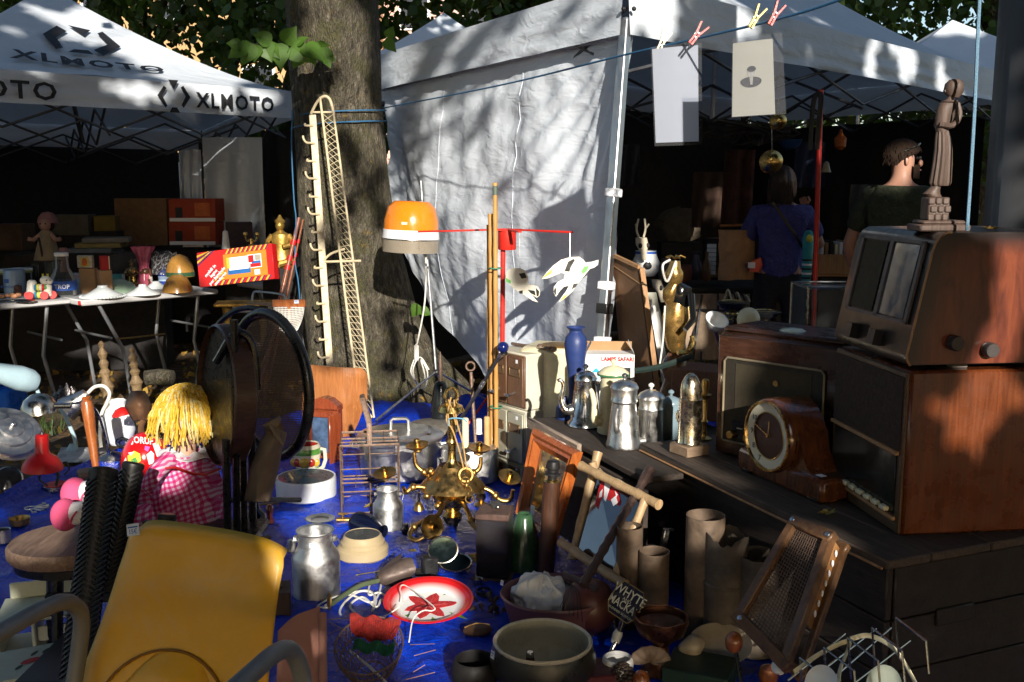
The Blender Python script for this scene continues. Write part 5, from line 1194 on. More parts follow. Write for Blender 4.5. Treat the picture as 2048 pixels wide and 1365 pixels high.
B().lathe([(27*s,.5*s),(29.5*s,0),(29*s,2.5*s),(27*s,2*s)],26,shade_M(loc(T,P(886,1100,PZ(880,1145,.02).y-.02)),(.25,-1,.2)),False,False,1.05,.92).ob('chrome_rim',CHR,T)
B().lathe([(1*s,1*s),(27*s,1*s)],26,shade_M(loc(T,P(886,1100,PZ(880,1145,.02).y-.02)),(.25,-1,.2)),True,False,1.05,.92).ob('glass_face',mat('dark mirror glass',(.05,.08,.09),.04,.9,.1,bump=0,dirt=.1),T)
B().box((-22*s,-6*s,22*s),(34*s,24*s,36*s),TM((0,0,0),R(20)),.008).ob('bracket',BLACKP,T)
B().box((-26*s,-10*s,4*s),(44*s,26*s,8*s),None,.003).ob('foot',BLACKP,T)
T=thing('round_mirror','chrome rimmed oval mirror lying flat beside the black wing mirror','mirror',PZ(912,1140,.02));
Mr=shade_M(V((0,0,.025)),(-.18,-.35,.92))
B().lathe([(34*s,0),(37*s,2*s),(36*s,5*s),(33*s,4*s)],30,Mr,False,False,1,.72).ob('rim',CHR,T)
B().lathe([(34*s,3*s),(1*s,3.4*s)],30,Mr,False,True,1,.72).ob('glass_face',mat('dark mirror glass',(0,0,0)),T)
B().lathe([(34*s,0),(12*s,-9*s)],24,Mr,False,True,1,.72).ob('back_shell',BLACKP,T)
T=thing('brass_shell','ribbed golden brass shell dish lying left of the glass jar','dish',PZ(938,1120,.02));s=mpp(PZ(938,1120,.02))
o=B().grid(lambda a,t:V((lerp(-20,24,t)*s,(a-.5)*(14+20*t)*s,(10*sin(pi*a)+2.2*sin(a*40))*s*(.4+.6*t)+.004)),44,8,None,.002).ob('shell',BRASS_L,T,0);o.data.shade_smooth()
T=thing('rose_lamp','rusty metal rose shaped lamp with a green stem lying on the tarpaulin','lamp',PZ(790,1165,.02));s=mpp(PZ(790,1165,.02))
ROS=mat('dull purple-brown tin',(.10,.072,.06),.5,.4,.25,20,.3,60,.3)
ax=(PZ(820,1140,.07)-PZ(755,1165,.05)).normalized();Mr=shade_M(loc(T,PZ(757,1160,.05)),ax)
def rosef(k,r0,r1,L_,off):
 def f_(a,t):
  th=2*pi*a;lobes=1+.16*sin(3*th+off)*t+.06*sin(7*th+off)*t
  return V((lerp(r0,r1,t**.6)*lobes*cos(th),lerp(r0,r1,t**.6)*lobes*sin(th),(L_*t+.10*L_*sin(3*th+off)*t**2)))
 return f_
for k,(r0,r1,L_,off)in enumerate(((8,32,62,0),(6,24,66,1.2),(4,15,60,2.4))):
 o=B().grid(rosef(k,r0*s,r1*s,L_*s,off),40,12,Mr).ob('petal_whorl',ROS,T,0);o.data.shade_smooth()
B().tube(pathp(T,[(757,1162,PZ(757,1162,.05).y),(720,1172,PZ(720,1172,.05).y),(690,1190,PZ(690,1190,.04).y),(664,1208,PZ(664,1208,.04).y)],5),.009,8).ob('stem',mat('verdigris green',(.10,.13,.07),.5,.3),T)
B().lathe([(3*s,0),(22*s,2*s),(22*s,5*s),(4*s,7*s)],20,shade_M(loc(T,PZ(662,1208,.04)),(-.9,-.4,.1)),True,True,.5,1).ob('ceiling_cap',BRASS,T)
cable('white_flex','white flex in loops on the tarpaulin between milk can and enamel tray','cable',[(650,1212),(690,1190),(735,1182),(752,1198),(745,1222),(748,1190),(720,1183),(690,1205),(680,1228),(705,1250),(716,1235),(700,1212),(725,1195),(752,1215),(762,1200),(770,1205)],.0042,CORDW)
cable('white_flex','short white flex winding from the larger milk can up beside the rose lamp','cable',[(655,1216),(635,1214),(660,1198),(700,1190),(745,1205),(762,1168),(742,1166),(738,1190),(760,1186),(790,1205)],.0038,CORDW)
p=PZ(858,1226,.022);s=mpp(p);h=vpp(p)
T=thing('enamel_tray','round white enamel tray with red rim and painted red flower','tray',p+V((0,-.01,.022)),0,None,R(7))
r0=89*s
ENR=mat('red enamel rim',(.58,.010,.010),.2,0,.1,8,.04,40,.1,coat=.5);ENW=mat('white enamel',(.74,.75,.73),.18,0,.05,8,.04,40,.12,coat=.5)
def enm():
 m,n,pb_=_base('red to white enamel');c=_coord(n);ln_=n.nodes.new('ShaderNodeVectorMath');ln_.operation='LENGTH';mp=n.nodes.new('ShaderNodeMapping');mp.inputs['Scale'].default_value=(1,1,0);n.links.new(c,mp.inputs[0]);n.links.new(mp.outputs[0],ln_.inputs[0])
 n.links.new(_ramp(n,_math(n,'DIVIDE',ln_.outputs['Value'],r0),[(.68,(.74,.75,.73)),(.84,(.58,.01,.01))]),pb_.inputs['Base Color']);pb_.inputs['Roughness'].default_value=.2;pb_.inputs['Coat Weight'].default_value=.4;return m
B().lathe([(r0*.62,0),(r0*.66,.002),(r0*.88,.028),(r0,.034),(r0*1.005,.037),(r0*.985,.038),(r0*.88,.033),(r0*.66,.009),(r0*.6,.007),(.002,.007)],56,None,True,True).ob('dish',enm(),T)
FR,FG,FY=mat('flower red enamel',(.46,.02,.018),.25,0,.4,60,coat=.3),mat('flower green enamel',(.12,.22,.02),.25,0,.4,60,coat=.3),mat('flower pink enamel',(.50,.10,.09),.25,0,.3,60,coat=.3)
for a,L_,w_ in((10,62,13),(72,50,15),(138,56,13),(200,48,14),(255,50,15),(310,54,13)):
 B().prism([(0,-3*s),(L_*.4*s,-w_*s),(L_*.8*s,-w_*.6*s),(L_*s,2*s),(L_*.75*s,w_*.7*s),(L_*.4*s,w_*s),(0,3*s)],.0074,.0082,TM((-2*s,2*s,0),R(a))).ob('painted_petal',FR,T,0)
 B().prism([(4*s,-1.5*s),(L_*.7*s,0),(4*s,1.5*s)],.0083,.0086,TM((-2*s,2*s,0),R(a))).ob('painted_vein',FY,T,0)
for x,y,a,L_ in((26,42,50,34),(-34,-28,235,26),(42,-22,-35,46),(-60,4,175,24),(40,10,20,40),(10,-40,-70,26)):
 B().prism([(0,0),(L_*.4*s,-5*s),(L_*s,0),(L_*.5*s,6*s)],.0070,.0077,TM((x*s,y*s,0),R(a))).ob('painted_leaf',FG,T,0)
p=PZ(742,1350,.02);s=mpp(p);h=vpp(p)
T=thing('wire_basket','collapsed rusty wire net basket with red net trimming, front of the tarpaulin','basket',p,R(-8),None,R(20),R(4))
nw=B();N_=40
for i in range(N_):
 a0=2*pi*i/N_
 for dr in(-1,1):
  pts=[]
  for j in range(7):
   t=j/6;a=a0+dr*t*.5;r=lerp(66,30,t**1.6)*s;pts.append((r*cos(a),r*1.15*sin(a),lerp(74,0,t)*h))
  nw.tube(pts,.0012,4,False,False)
nw.ob('wire_net',RST,T,0,'stuff')
for(r,z)in((66,74),(56,48),(44,20),(30,0)):B().ring((0,0,z*h),r*s,.0026,36,6,None,1.15).ob('hoop',RST,T)
for i in range(9):
 B().tube([(0,0,2*h),(30*s*cos(i*.7),34*s*sin(i*.7),0)],.0015,4).ob('bottom_spoke',RST,T)
NETR=mat('red net fabric',(.24,.012,.008),.8,0,.5,60,.6,120,.4);NETG=mat('green net fabric',(.010,.10,.05),.8,0,.4,60,.6,120,.2)
def netf(fn,m,nm,nu=26,nv=12):
 b_=B()
 for i in range(nu+1):b_.tube([fn(i/nu,j/nv)for j in range(nv+1)],.0019,4,False,False)
 for j in range(nv+1):b_.tube([fn(i/nu,j/nv)for i in range(nu+1)],.0019,4,False,False)
 b_.ob(nm,m,T,0,'stuff')
netf(lambda a,t:V((lerp(-54,50,a)*s*(1-.15*t),(60-24*t)*s,(74-22*sin(pi*a)*t+12*(1-t)+5*sin(a*17+4*t))*h)),NETR,'red_netting')
netf(lambda a,t:V((lerp(-54,50,a)*s*(1-.15*t),(59-24*t)*s,(71-22*sin(pi*a)*t+12*(1-t)+5*sin(a*15+3*t))*h)),NETR,'red_netting',22,10)
netf(lambda a,t:V((lerp(-36,46,a)*s,(24-18*t)*s,(58-8*t+5*sin(a*14))*h)),NETG,'green_netting')
T2=thing('bent_wire','white coated wire handle bent across tray and net basket','wire',p)
def wpth(q):return[loc(T2,PZ(u,v,z))for(u,v,z)in q]
B().tube(spline(wpth([(818,1285,.06),(826,1240,.10),(846,1222,.12),(864,1222,.12),(866,1212,.13),(812,1172,.12),(800,1178,.12),(806,1195,.11),(805,1208,.10)]),4),.0022,6).ob('wire',CORDW,T2)
B().tube(spline(wpth([(755,1240,.08),(782,1226,.09),(798,1214,.10)]),3),.0022,6).ob('wire',CORDW,T2)
B().tube(wpth([(700,1302,.04),(740,1335,.05),(772,1365,.05)]),.0045,6).ob('white_bar',CORDW,T2)
for i,(u0,v0,u1,v1)in enumerate(((655,1240,705,1236),(657,1268,702,1252),(657,1292,700,1262),(657,1303,698,1303),(672,1345,700,1298),(820,1290,870,1288),(828,1312,872,1300),(826,1345,850,1330),(810,1360,870,1345),(660,1245,690,1262))):
 B().tube([loc(T2,PZ(u0,v0,.04)),loc(T2,PZ(u1,v1,.06))],.0014,5).ob('spoke',RST,T2)
T=thing('roof_tile','pink terracotta roof tile with a rolled edge standing beside the yellow chair','roof tile',PZ(610,1400,.0))
TER=mat('dusty terracotta',(.36,.17,.125),.9,0,.15,8,.3,60,.3,(.2,.12,.1))
A,Bq,C,D=P(556,1262,2.78),P(640,1232,2.82),P(640,1420,2.62),P(552,1420,2.62)
def tile(a,t):
 return loc(T,A.lerp(Bq,a)*(1-t)+D.lerp(C,a)*t+V((0,0,.03*sin(min(1,a*1.8)*pi/2)*(1-t))))
B().grid(tile,12,12,None,-.016).ob('tile',TER,T,30)
B().tube([loc(T,P(645,1228,2.80)),loc(T,P(647,1425,2.60))],.0125,12).ob('rolled_edge',TER,T)
sticker(T,624,1274,2.765,13,13,(-.1,-.8,.5))
T=obox('wooden_box','dark brown wooden box half hidden behind the yellow chair','box',PZ(545,1235,.0),(.13,.12,.11),R(12),wood('dark crate wood',(.035,.018,.010),(.085,.045,.025),(60,60,6),.6))
B().lathe([(.02,.111),(.018,.116)],14,TR((.02,0,0)),False,True).ob('finger_hole',BLACKP,T)
cable('twine_coil','small coil of white flex on the tarpaulin behind the yellow chair','cable',[(470,1075),(480,1060),(500,1056),(520,1064),(522,1080),(505,1086),(485,1080),(492,1064),(512,1062),(526,1076),(515,1092)],.0035,CORDW)
T,s,h=lat('cup','small white cup under the coil of flex behind the yellow chair','cup',498,1082,[(10,0),(15,6),(17,16),(15,14)],ENW,n=20)
T,s,h=lat('wooden_spool','small dark wooden spool on the tarpaulin beside the coil of flex','spool',532,1092,[(11,0),(11,3),(6,5),(6,12),(11,14),(11,17),(3,17)],wood('dark crate wood',(0,0,0),(0,0,0)),n=16,cap1=True)
T=thing('seed_pods','dark dried seed-pod bundle lying between enamel tray and plant pot','dried pods',PZ(985,1225,.02));rr_=random.Random(15);s=mpp(PZ(985,1225,.02))
for k in range(22):
 p0=V((rr_.gauss(0,16)*s,rr_.gauss(0,30)*s,rr_.uniform(6,26)*s));d=V((rr_.gauss(0,1),rr_.gauss(0,1),rr_.gauss(0,.4))).normalized()*rr_.uniform(12,26)*s
 B().tube([p0,p0+d*.5+V((0,0,4*s)),p0+d],[2*s,rr_.uniform(3,6)*s,1*s],6).ob('pod',mat('dried pod brown',(.06,.04,.028),.7),T)
T=thing('brass_tap','old brass tap lying behind the dark blue vase','tap',PZ(690,1046,.02));s=mpp(PZ(690,1046,.02))
B().tube([(-16*s,0,6*s),(10*s,0,6*s),(18*s,0,2*s)],5*s,10).ob('body',BRASS,T);B().tube([(-4*s,0,8*s),(-4*s,0,18*s)],3*s,8).ob('spindle',BRASS,T);B().tube([(-13*s,0,19*s),(5*s,0,19*s)],2.4*s,8).ob('cross_handle',BRASS,T)
T=thing('strap_iron','long rusty iron strap lying left of the white clock','iron strap',PZ(520,1012,.03),R(20));s=mpp(PZ(520,1012,.03))
B().box((0,0,.006),(66*s,13*s,.008),None,.002).ob('strap',RST,T);B().tube([(33*s,-9*s,.008),(33*s,9*s,.008)],4*s,8).ob('knuckle',RST,T)
T=thing('key_bunch','bunch of old keys on the tarpaulin below the red lamp','keys',PZ(60,1018,.03));s=mpp(PZ(60,1018,.03))
B().ring((0,0,.004),10*s,1.2*s,18,5).ob('ring',STEEL,T)
for k in range(5):
 M_=TM((0,0,.004),k*.5-1);B().tube([(10*s,0,0),(34*s,0,0)],1.6*s,6,False,True,M_).ob('key_shank',STEEL,T);B().box((32*s,4*s,0),(6*s,8*s,2*s),M_,0).ob('key_bit',STEEL,T)
T,s,h=lat('ashtray','small round amber glass ashtray on the tarpaulin beside the stool','ashtray',232,985,[(16,0),(20,2),(22,10),(20,11),(16,5),(2,4)],mat('amber glass',(.16,.06,.01),.08,0,.1,bump=0),n=22)
for(nm,lb_,ct,u,v,pf,m_)in(('copper_pan','small copper pan on the tarpaulin left of the wooden stool','pan',40,1050,[(16,0),(19,3),(20,14),(18,13),(15,4)],BRASS),('tin_mug','dented grey tin mug at the picture edge beside the stool','mug',8,1085,[(12,0),(14,2),(14,26),(12,25)],ALU_D),('pewter_plate','flat pewter plate below the white wall clock','plate',640,1040,[(20,0),(30,3),(28,4),(18,2)],ALU_D),('hand_bell','little brass hand bell right of the smaller milk can','bell',838,1020,[(12,0),(9,8),(6,14),(2,17),(2,30),(4,34)],BRASS),('salt_cellar','small cut glass salt cellar beside the round mirror','salt cellar',955,1172,[(8,0),(10,3),(11,14),(9,13)],CHR),('snuff_tin','flat dark tin between enamel tray and glass jar','tin',968,1190,[(15,0),(16,1),(16,9),(14,10)],DSTEEL),('egg_cup','white china egg cup beside the beige clock','egg cup',672,1150,[(7,0),(8,2),(3,6),(8,12),(9,18),(7,17)],ENW),('pepper_mill','dark turned pepper mill left of the white wall clock','pepper mill',540,1046,[(8,0),(9,3),(5,14),(8,24),(7,32),(3,36)],MAH),('oil_lamp','small brass oil lamp foot behind the glass jar','oil lamp',962,1012,[(13,0),(14,3),(5,8),(10,16),(9,26),(4,30)],BRASS),('ink_bottle','small dark ink bottle in front of the smaller milk can','bottle',812,1070,[(8,0),(9,2),(9,12),(4,16),(5,22)],BLACK)):
 lat(nm,lb_,ct,u,v,pf,m_,n=20,cap1=pf[-1][0]<6)
T=thing('tea_spoon','silver spoon lying between beige clock and rose lamp','spoon',PZ(735,1150,.03),R(20));s=mpp(PZ(735,1150,.03));B().tube([(-24*s,0,.004),(10*s,0,.006),(16*s,0,.004)],1.4*s,6).ob('handle',CHR,T);B().ball((22*s,0,.005),(9*s,5*s,2*s),12,6).ob('bowl',CHR,T)
T=thing('leather_purse','small brown leather purse lying before the pink tub','purse',PZ(955,1270,.02),R(15));s=mpp(PZ(955,1270,.02));B().ball((0,0,10*s),(30*s,22*s,11*s),18,10).ob('pouch',LEA,T);B().tube([(-26*s,4*s,16*s),(0,8*s,20*s),(26*s,4*s,16*s)],2.2*s,6).ob('clasp',BRASS,T)
# ============================================================ RIGHT: cabinets, crate, chest, radios
E1=V((.385,-.923,0));E2=V((.923,.385,0));RZ=math.atan2(E1.y,E1.x)
CABM=mat('cream lacquered steel',(.56,.53,.42),.45,0,.08,6,.08,60,.35,(.20,.15,.09),10)
CABD=mat('grey green drawer steel',(.36,.35,.27),.42,.2,.1,8,.08,60,.35,(.14,.10,.06))
CABB=wood('brown veneered drawer',(.085,.042,.022),(.17,.09,.05),(60,60,6),.45,.1)
c0=PZ(1050,992,.0);zc=[0,.0,0]
fl=PZ(985,960,.0)
Yc_=4.82;corner=V((P(1052,900,Yc_).x,Yc_,0));left=V((P(986,880,5.05).x,5.05,0))
fx=(corner-left).normalized();fd=V((-fx.y,fx.x,0));fw=(corner-left).length
def cz2(v,Y):return P(1050,v,Y).z
zs=[.03,cz2(957,Yc_),cz2(826,Yc_),cz2(711,Yc_)]
zs=[.02,cz2(935,Yc_),cz2(823,Yc_),cz2(709,Yc_)]
labs=['bottom card-index cabinet of the stack, in shade behind the chandelier','middle card-index cabinet of the stack, with pale grey-green drawers','top card-index cabinet of the stack, with brown drawer fronts']
DEP=.34
for k in range(3):
 T=thing('index_cabinet',labs[k],'cabinet',(left.x,left.y,zs[k]),math.atan2(fx.y,fx.x),'stacked card-index cabinets')
 H=zs[k+1]-zs[k]-.004
 B().box((fw/2,DEP/2,H/2),(fw,DEP,H),None,.006).ob('case',CABM,T)
 B().box((fw/2,-.001,H/2),(fw*.97,.012,H*.93),None,.003).ob('front_frame',CABB if k==2 else CABD,T)
 for q in(0,1):
  xx=fw*(.26+.48*q)
  D_=B().box((xx,-.009,H/2),(fw*.44,.012,H*.88),None,.003).ob('drawer',CABB if k==2 else CABD,T)
  Lh=B()
  for(bx_,bz_,w_,h_)in((0,.022,.052,.005),(0,-.018,.052,.005),(-.0265,.002,.005,.045),(.0265,.002,.005,.045)):
   Lh.box((xx+bx_*fw/.19,-.018,H*.66+bz_),(w_*fw/.19,.006,h_),None,.001)
  Lh.ob('label_holder',mat('bronzed metal',(.30,.20,.10),.35,.8),D_)
  B().box((xx,-.0155,H*.66),(.045*fw/.19,.002,.032),None,0).ob('label_card',mat('brown card',(.10,.06,.035),.8),D_)
  hp=[(xx,-.014,H*.30),(xx,-.035,H*.28),(xx,-.06,H*.27)]
  B().tube(hp,.006,8).ob('pull_stem',ALU,D_);B().tube([(xx-.022,-.06,H*.265),(xx,-.066,H*.27),(xx+.022,-.06,H*.265)],.007,8).ob('pull',ALU,D_)
 sp_=P(1038,(zs and 0)or(730,0)[0],4.9)
 B().box((fw*.80,-.0165,H*.86),(.016,.001,.018),None,0).ob('sticker',PAPER,T)
T=thing('iron_latch','long rusty iron latch lying on the top index cabinet','latch',P(1040,700,4.95));T.matrix_basis=TM((left.x+.05,left.y,zs[3]),math.atan2(fx.y,fx.x))
B().tube([(0,.06,.012),(.30,.10,.012)],.008,6).ob('bar',RST,T);B().tube([(.16,.05,.012),(.32,.09,.016)],.006,6).ob('bolt',RST,T)
for x in(.2,.26,.31):B().lathe([(.016,0),(.016,.012),(.008,.02)],10,TR((x,.09,.012)),True,True).ob('nut',RST,T)
T=obox('cream_cooker','low cream enamelled box with rounded lid behind the dark blue vase','box',V((P(1110,712,5.0).x,5.0,0)),(.30,.26,P(1110,690,5.0).z),R(-20),CREAM,'body',.02)
B().lathe([(.075,0),(.08,.008),(.06,.012)],26,TR((.02,-.03,P(1110,690,5.0).z)),False,True).ob('lid_ring',BRASS,T)
CZ=.47
OLDW=wood('old dark crate board',(.016,.011,.008),(.060,.042,.032),(6,70,70),.8,0,.5,.4)
ca=PZ(1063,838,CZ)
cr_=thing('pot_crate','low dark wooden crate carrying the row of coffee pots','crate',(ca.x,ca.y,0),RZ)
pw_=[.17,.16,.18,.17];yy=0
for k,w_ in enumerate(pw_):
 L_=1.0 if k==0 else .66
 B().box((L_/2,yy+w_/2,CZ-.012),(L_,w_-.004,.024),None,.004).ob('top_board',OLDW,cr_);yy+=w_
B().box((.5,.018,CZ*.5-.02),(.98,.02,CZ-.06),None,.004).ob('front_board',OLDW,cr_)
B().box((.012,.34,CZ*.5-.02),(.02,.62,CZ-.06),None,.004).ob('side_board',OLDW,cr_)
B().box((.64,.40,CZ*.5-.02),(.02,.5,CZ-.06),None,.004).ob('side_board',OLDW,cr_)
DUST=wood('dusty pale board edge',(.22,.16,.115),(.42,.33,.26),(8,60,60),.9,0,.5,.3)
B().box((.24,-.006,CZ-.02),(.52,.022,.05),None,.006).ob('dusty_rim',DUST,cr_)
def on_crate(u,v):return PZ(u,v,CZ)
def spout(T,pts,rr,m,nm='spout'):
 q=spline(pts,5);B().tube(q,[interp([i/(len(rr)-1)for i in range(len(rr))],rr,k/(len(q)-1))for k in range(len(q))],10).ob(nm,m,T,60)
def coffee_pot(name,label,u,v,prof,lid,m,knob=True,n=30,z=CZ,knobm=None,spo=None,hand=None,rz=0):
 T,s,h=lat(name,label,'coffee pot',u,v,prof,m,z=z,n=n,group='coffee pots on the crate',rz=rz)
 top=prof[-1][1]
 L_=B().lathe([(r*s,(top+t)*h)for r,t in lid],n,None,False,True).ob('lid',m,T)
 kt=top+lid[-1][1]
 B().lathe([(2.5*s,(kt-1)*h),(3*s,(kt+3)*h),(6*s,(kt+6)*h),(6*s,(kt+9)*h),(2*s,(kt+12)*h)],14,None,False,True).ob('lid_knob',knobm or m,L_)
 if spo:spout(T,[(x*s,y*s,z_*h)for x,y,z_ in spo[0]],[r*s for r in spo[1]],spo[2]if len(spo)>2 else m)
 if hand:B().tube(spline([(x*s,y*s,z_*h)for x,y,z_ in hand[0]],5),hand[1]*s,8,False,True,None,.6).ob('handle',m if len(hand)<3 else hand[2],T)
 return T,s,h
T,s,h=coffee_pot('coffee_pot','faceted bright tin coffee pot with swan-neck spout, first on the crate',1170,852,[(34,0),(37,3),(36,8),(30,14),(21,88),(22,92)],[(23,0),(21,8),(16,13),(8,17),(3,18)],mat('bright tin',(.66,.66,.65),.2,1,.1,12,.15,40,.2),n=10,spo=([(-26,-6,34),(-40,-8,34),(-48,-8,55),(-44,-8,80),(-50,-8,92),(-56,-8,90)],[11,9,6,4.5,3.5,3.5]),hand=([(22,6,84),(44,10,78),(48,10,50),(34,8,22)],4))
T,s,h=coffee_pot('coffee_pot','cream enamel coffee pot with chipped lid behind the tin pots',1225,866,[(28,0),(31,2),(27,70),(25,86),(26,88),(26,112),(28,114)],[(31,0),(32,2),(30,6),(20,14),(8,18),(3,19)],CREAM,spo=([(-22,-10,26),(-36,-16,30),(-38,-16,60),(-44,-18,84),(-48,-18,90)],[12,9,6.5,5,4]))
B().lathe([(32.6*s,114*h),(33*s,116*h),(32.4*s,118*h)],30).ob('green_rim',mat('green enamel line',(.05,.16,.07),.3),T)
T,s,h=coffee_pot('coffee_pot','tall conical grey aluminium coffee pot, third on the crate',1247,895,[(34,0),(36,3),(35.5,8),(33,14),(24,88),(27,92),(26,98),(25,100),(26,116)],[(28,0),(28,3),(24,10),(12,16),(4,18)],ALU,spo=([(-14,-24,40),(-18,-34,44),(-20,-36,66),(-17,-38,86)],[8,6.5,5,4.5],ALU_D))
T,s,h=coffee_pot('coffee_pot','shorter pale aluminium coffee pot beside the tall conical one',1300,888,[(24,0),(26,3),(24,66),(25,70),(23,74),(24,90)],[(27,0),(27,3),(22,10),(12,15),(4,18)],ALP,knobm=WHITEP,spo=([(-14,-16,10),(-30,-22,12),(-32,-24,36),(-30,-26,56),(-34,-28,62)],[9,8,5,4,4]),hand=([(-4,-22,60),(-8,-34,50),(-8,-34,28),(-2,-24,20)],3.4))
T,s,h=coffee_pot('coffee_pot','small blue-grey enamel coffee pot at the chest end of the row',1340,880,[(20,0),(22,3),(20,52),(21,56),(20,72)],[(22,0),(22,3),(18,9),(9,13),(4,15)],mat('blue grey enamel',(.20,.28,.32),.28,0,.1,8,.05,50,.3))
BLV=mat('matt dark blue glaze',(.020,.040,.15),.42,0,.2,12,.15,50,.15)
lat('floor_vase','tall dark blue ceramic vase with narrow waist behind the coffee pots','vase',1150,838,[(24,0),(27,3),(20,12),(13,50),(15,90),(21,128),(23,148),(20,162),(13,170),(13,174),(19,180),(18,181),(11,172),(9,150)],BLV,z=CZ,n=34)
T,s,h=lat('squat_bottle','squat dark blue glass bottle beside the foot of the tall blue vase','bottle',1128,838,[(16,0),(18,3),(16,24),(7,34),(6,44)],BLV,z=CZ,n=22)
T=obox('lamp_box','open white cardboard box lettered LAMPE SAFARI with a blue diamond','box',V((P(1218,775,4.55).x,4.55,CZ)),(.225,.13,P(1220,705,4.55).z-CZ),R(-4),mat('white printed card',(.72,.71,.68),.6,0,.05,dirt=.15),'carton',.002)
bh=P(1220,705,4.55).z-CZ;bw=.225
AQ=mat('cyan print',(.02,.36,.52),.6,0,.05,dirt=0)
Mf=TR((0,-.0655,0))@RO(R(90),4,'X')
B().prism([(-.062,bh-.062),(-.062+.048,bh-.11),(-.062,bh-.158),(-.062-.048,bh-.11)],0,.001,Mf).ob('printed_diamond',AQ,T,0)
B().prism([(-.062-.026,bh-.084),(-.062+.026,bh-.084),(-.062+.026,bh-.136),(-.062-.026,bh-.136)],.001,.0016,Mf).ob('printed_square',PAPER,T,0)
lettering('gaz',AQ,T,Mf@TM((-.062,bh-.11,.0018),R(45)),.034,.0002)
lettering('LAMPE SAFARI',RED,T,Mf@TM((.035,bh-.022,.0006)),.026,.0003,.001,.9)
B().prism([(.0,bh-.06),(.095,bh-.06),(.095,bh-.17),(.0,bh-.17)],0,.0006,Mf).ob('printed_panel',INK,T,0)
B().prism([(.012,bh-.10),(.085,bh-.085),(.085,bh-.093),(.012,bh-.108)],.0006,.001,Mf).ob('printed_lamp',PAPER,T,0)
B().box((0,.062,bh+.02),(.21,.003,.045),TM((0,0,0),0),0).ob('back_flap',CARD,T)
for sx_ in(-1,1):
 B().add([(sx_*.112,-.064,bh),(sx_*.112,.05,bh),(sx_*.085,.02,bh+.06),(sx_*.085,-.05,bh+.05)],[(0,1,2,3)]).ob('side_flap',mat('white printed card',(0,0,0)),T,0)
B().box((0,0,bh-.004),(.20,.11,.004),None,0).ob('carton_inside',CARD,T)
T=thing('leaning_picture','large brown picture frame seen from its backing, leaning by the tent leg','picture frame',P(1260,790,5.0));T.matrix_basis=TM((P(1270,780,4.95).x,4.95,.0))
A,Bq=P(1226,512,5.1),P(1278,536,4.85);C,D=P(1322,790,4.85),P(1252,790,5.1);C.z=D.z=.30
def fr(a,t):return loc(T,A.lerp(Bq,a).lerp(D.lerp(C,a),t))
B().grid(fr,3,6,None,.006).ob('backing_board',mat('brown hardboard',(.20,.105,.05),.75,0,.15,6,.2,40,.3),T,0)
FRW=wood('raw pine edge',(.30,.15,.06),(.46,.26,.12),(50,50,5),.6)
B().tube([fr(1,0)+V((.012,-.02,.0)),fr(1,1)+V((.012,-.02,0))],.016,4).ob('frame_side',FRW,T,0)
B().tube([fr(0,0)+V((0,-.01,.004)),fr(1,0)+V((.0,-.01,.004))],.012,4).ob('frame_top',FRW,T,0)
B().tube([fr(0,.06)+V((0,-.015,0)),fr(1,.10)+V((0,-.015,0))],.004,4).ob('torn_paper',CARD,T,0)
T=thing('picture_stack','white picture frames stacked behind the brown picture back','picture frame',P(1320,790,5.25))
for k in range(3):
 a,b=P(1300+7*k,600+12*k,5.3+.02*k),P(1330+5*k,780,5.2+.02*k)
 B().tube([loc(T,a),loc(T,b)],.012,4).ob('frame_edge',WHITEP,T,0)
B().grid(lambda a,t:loc(T,P(lerp(1292,1312,a)+22*t,lerp(585,690,t),5.36)),2,2,None,.01).ob('panel',mat('greenish mat board',(.42,.42,.34),.7),T,0)
HZ_=.5
ha=PZ(1290,888,HZ_);hb=PZ(1778,1118,HZ_);hd=(hb-ha);HL=hd.length;hrz=math.atan2(hd.y,hd.x)
ch=thing('wooden_chest','long dark wooden chest with worn plank lid, carrying the old radios','chest',(ha.x,ha.y,0),hrz)
CHW=wood('dark worn chest wood',(.006,.004,.003),(.024,.015,.010),(5,60,60),.65,.05,.5,.35)
CHT=wood('worn grey-brown lid plank',(.020,.014,.010),(.105,.074,.055),(5,80,80),.75,0,.5,.5)
yy=-.02
for k,w_ in enumerate((.16,.22,.22,.24)):
 B().box((HL/2,yy+w_/2,HZ_-.013),(HL+.03,w_-.003,.026),None,.005).ob('lid_plank',CHT,ch);yy+=w_
for k in range(3):
 zz=(HZ_-.03)*(k+.5)/3
 B().box((HL/2,.014,zz),(HL-.01,.024,(HZ_-.03)/3-.004),None,.004).ob('front_plank',CHW,ch)
 B().box((HL-.014,.42,zz),(.024,.78,(HZ_-.03)/3-.004),None,.004).ob('end_plank',CHW,ch)
 B().box((.016,.42,zz),(.024,.78,(HZ_-.03)/3-.004),None,.004).ob('end_plank',CHW,ch)
B().box((HL/2,.8,HZ_/2-.02),(HL,.02,HZ_-.06),None,.004).ob('back_board',CHW,ch)
B().tube([(.0,-.023,HZ_-.024),(HL,-.023,HZ_-.024)],.004,6).ob('worn_edge',FRW,ch)
B().box((HL+.004,.25,.30),(.012,.14,.05),None,.004).ob('end_handle',CHW,ch)
def on_chest(u,v):return PZ(u,v,HZ_)
p=on_chest(1378,908);s=mpp(p);h=vpp(p)
T=thing('brass_shell_case','big polished brass artillery shell with crest, on a wooden block','shell case',p,hrz+R(8))
B().box((0,0,11*h),(56*s,56*s,20*h),None,.003).ob('block',wood('pale oak block',(.15,.10,.06),(.30,.21,.14),(50,8,50),.6),T)
SHL=mat('worn nickel brass',(.58,.50,.36),.24,1,.15,20,.15,70,.3,(.2,.14,.08),20)
B().lathe([(23*s,21*h),(24*s,23*h),(22.5*s,26*h),(22.5*s,108*h),(23*s,109*h),(21*s,110*h)],36,None,True,True).ob('case',SHL,T)
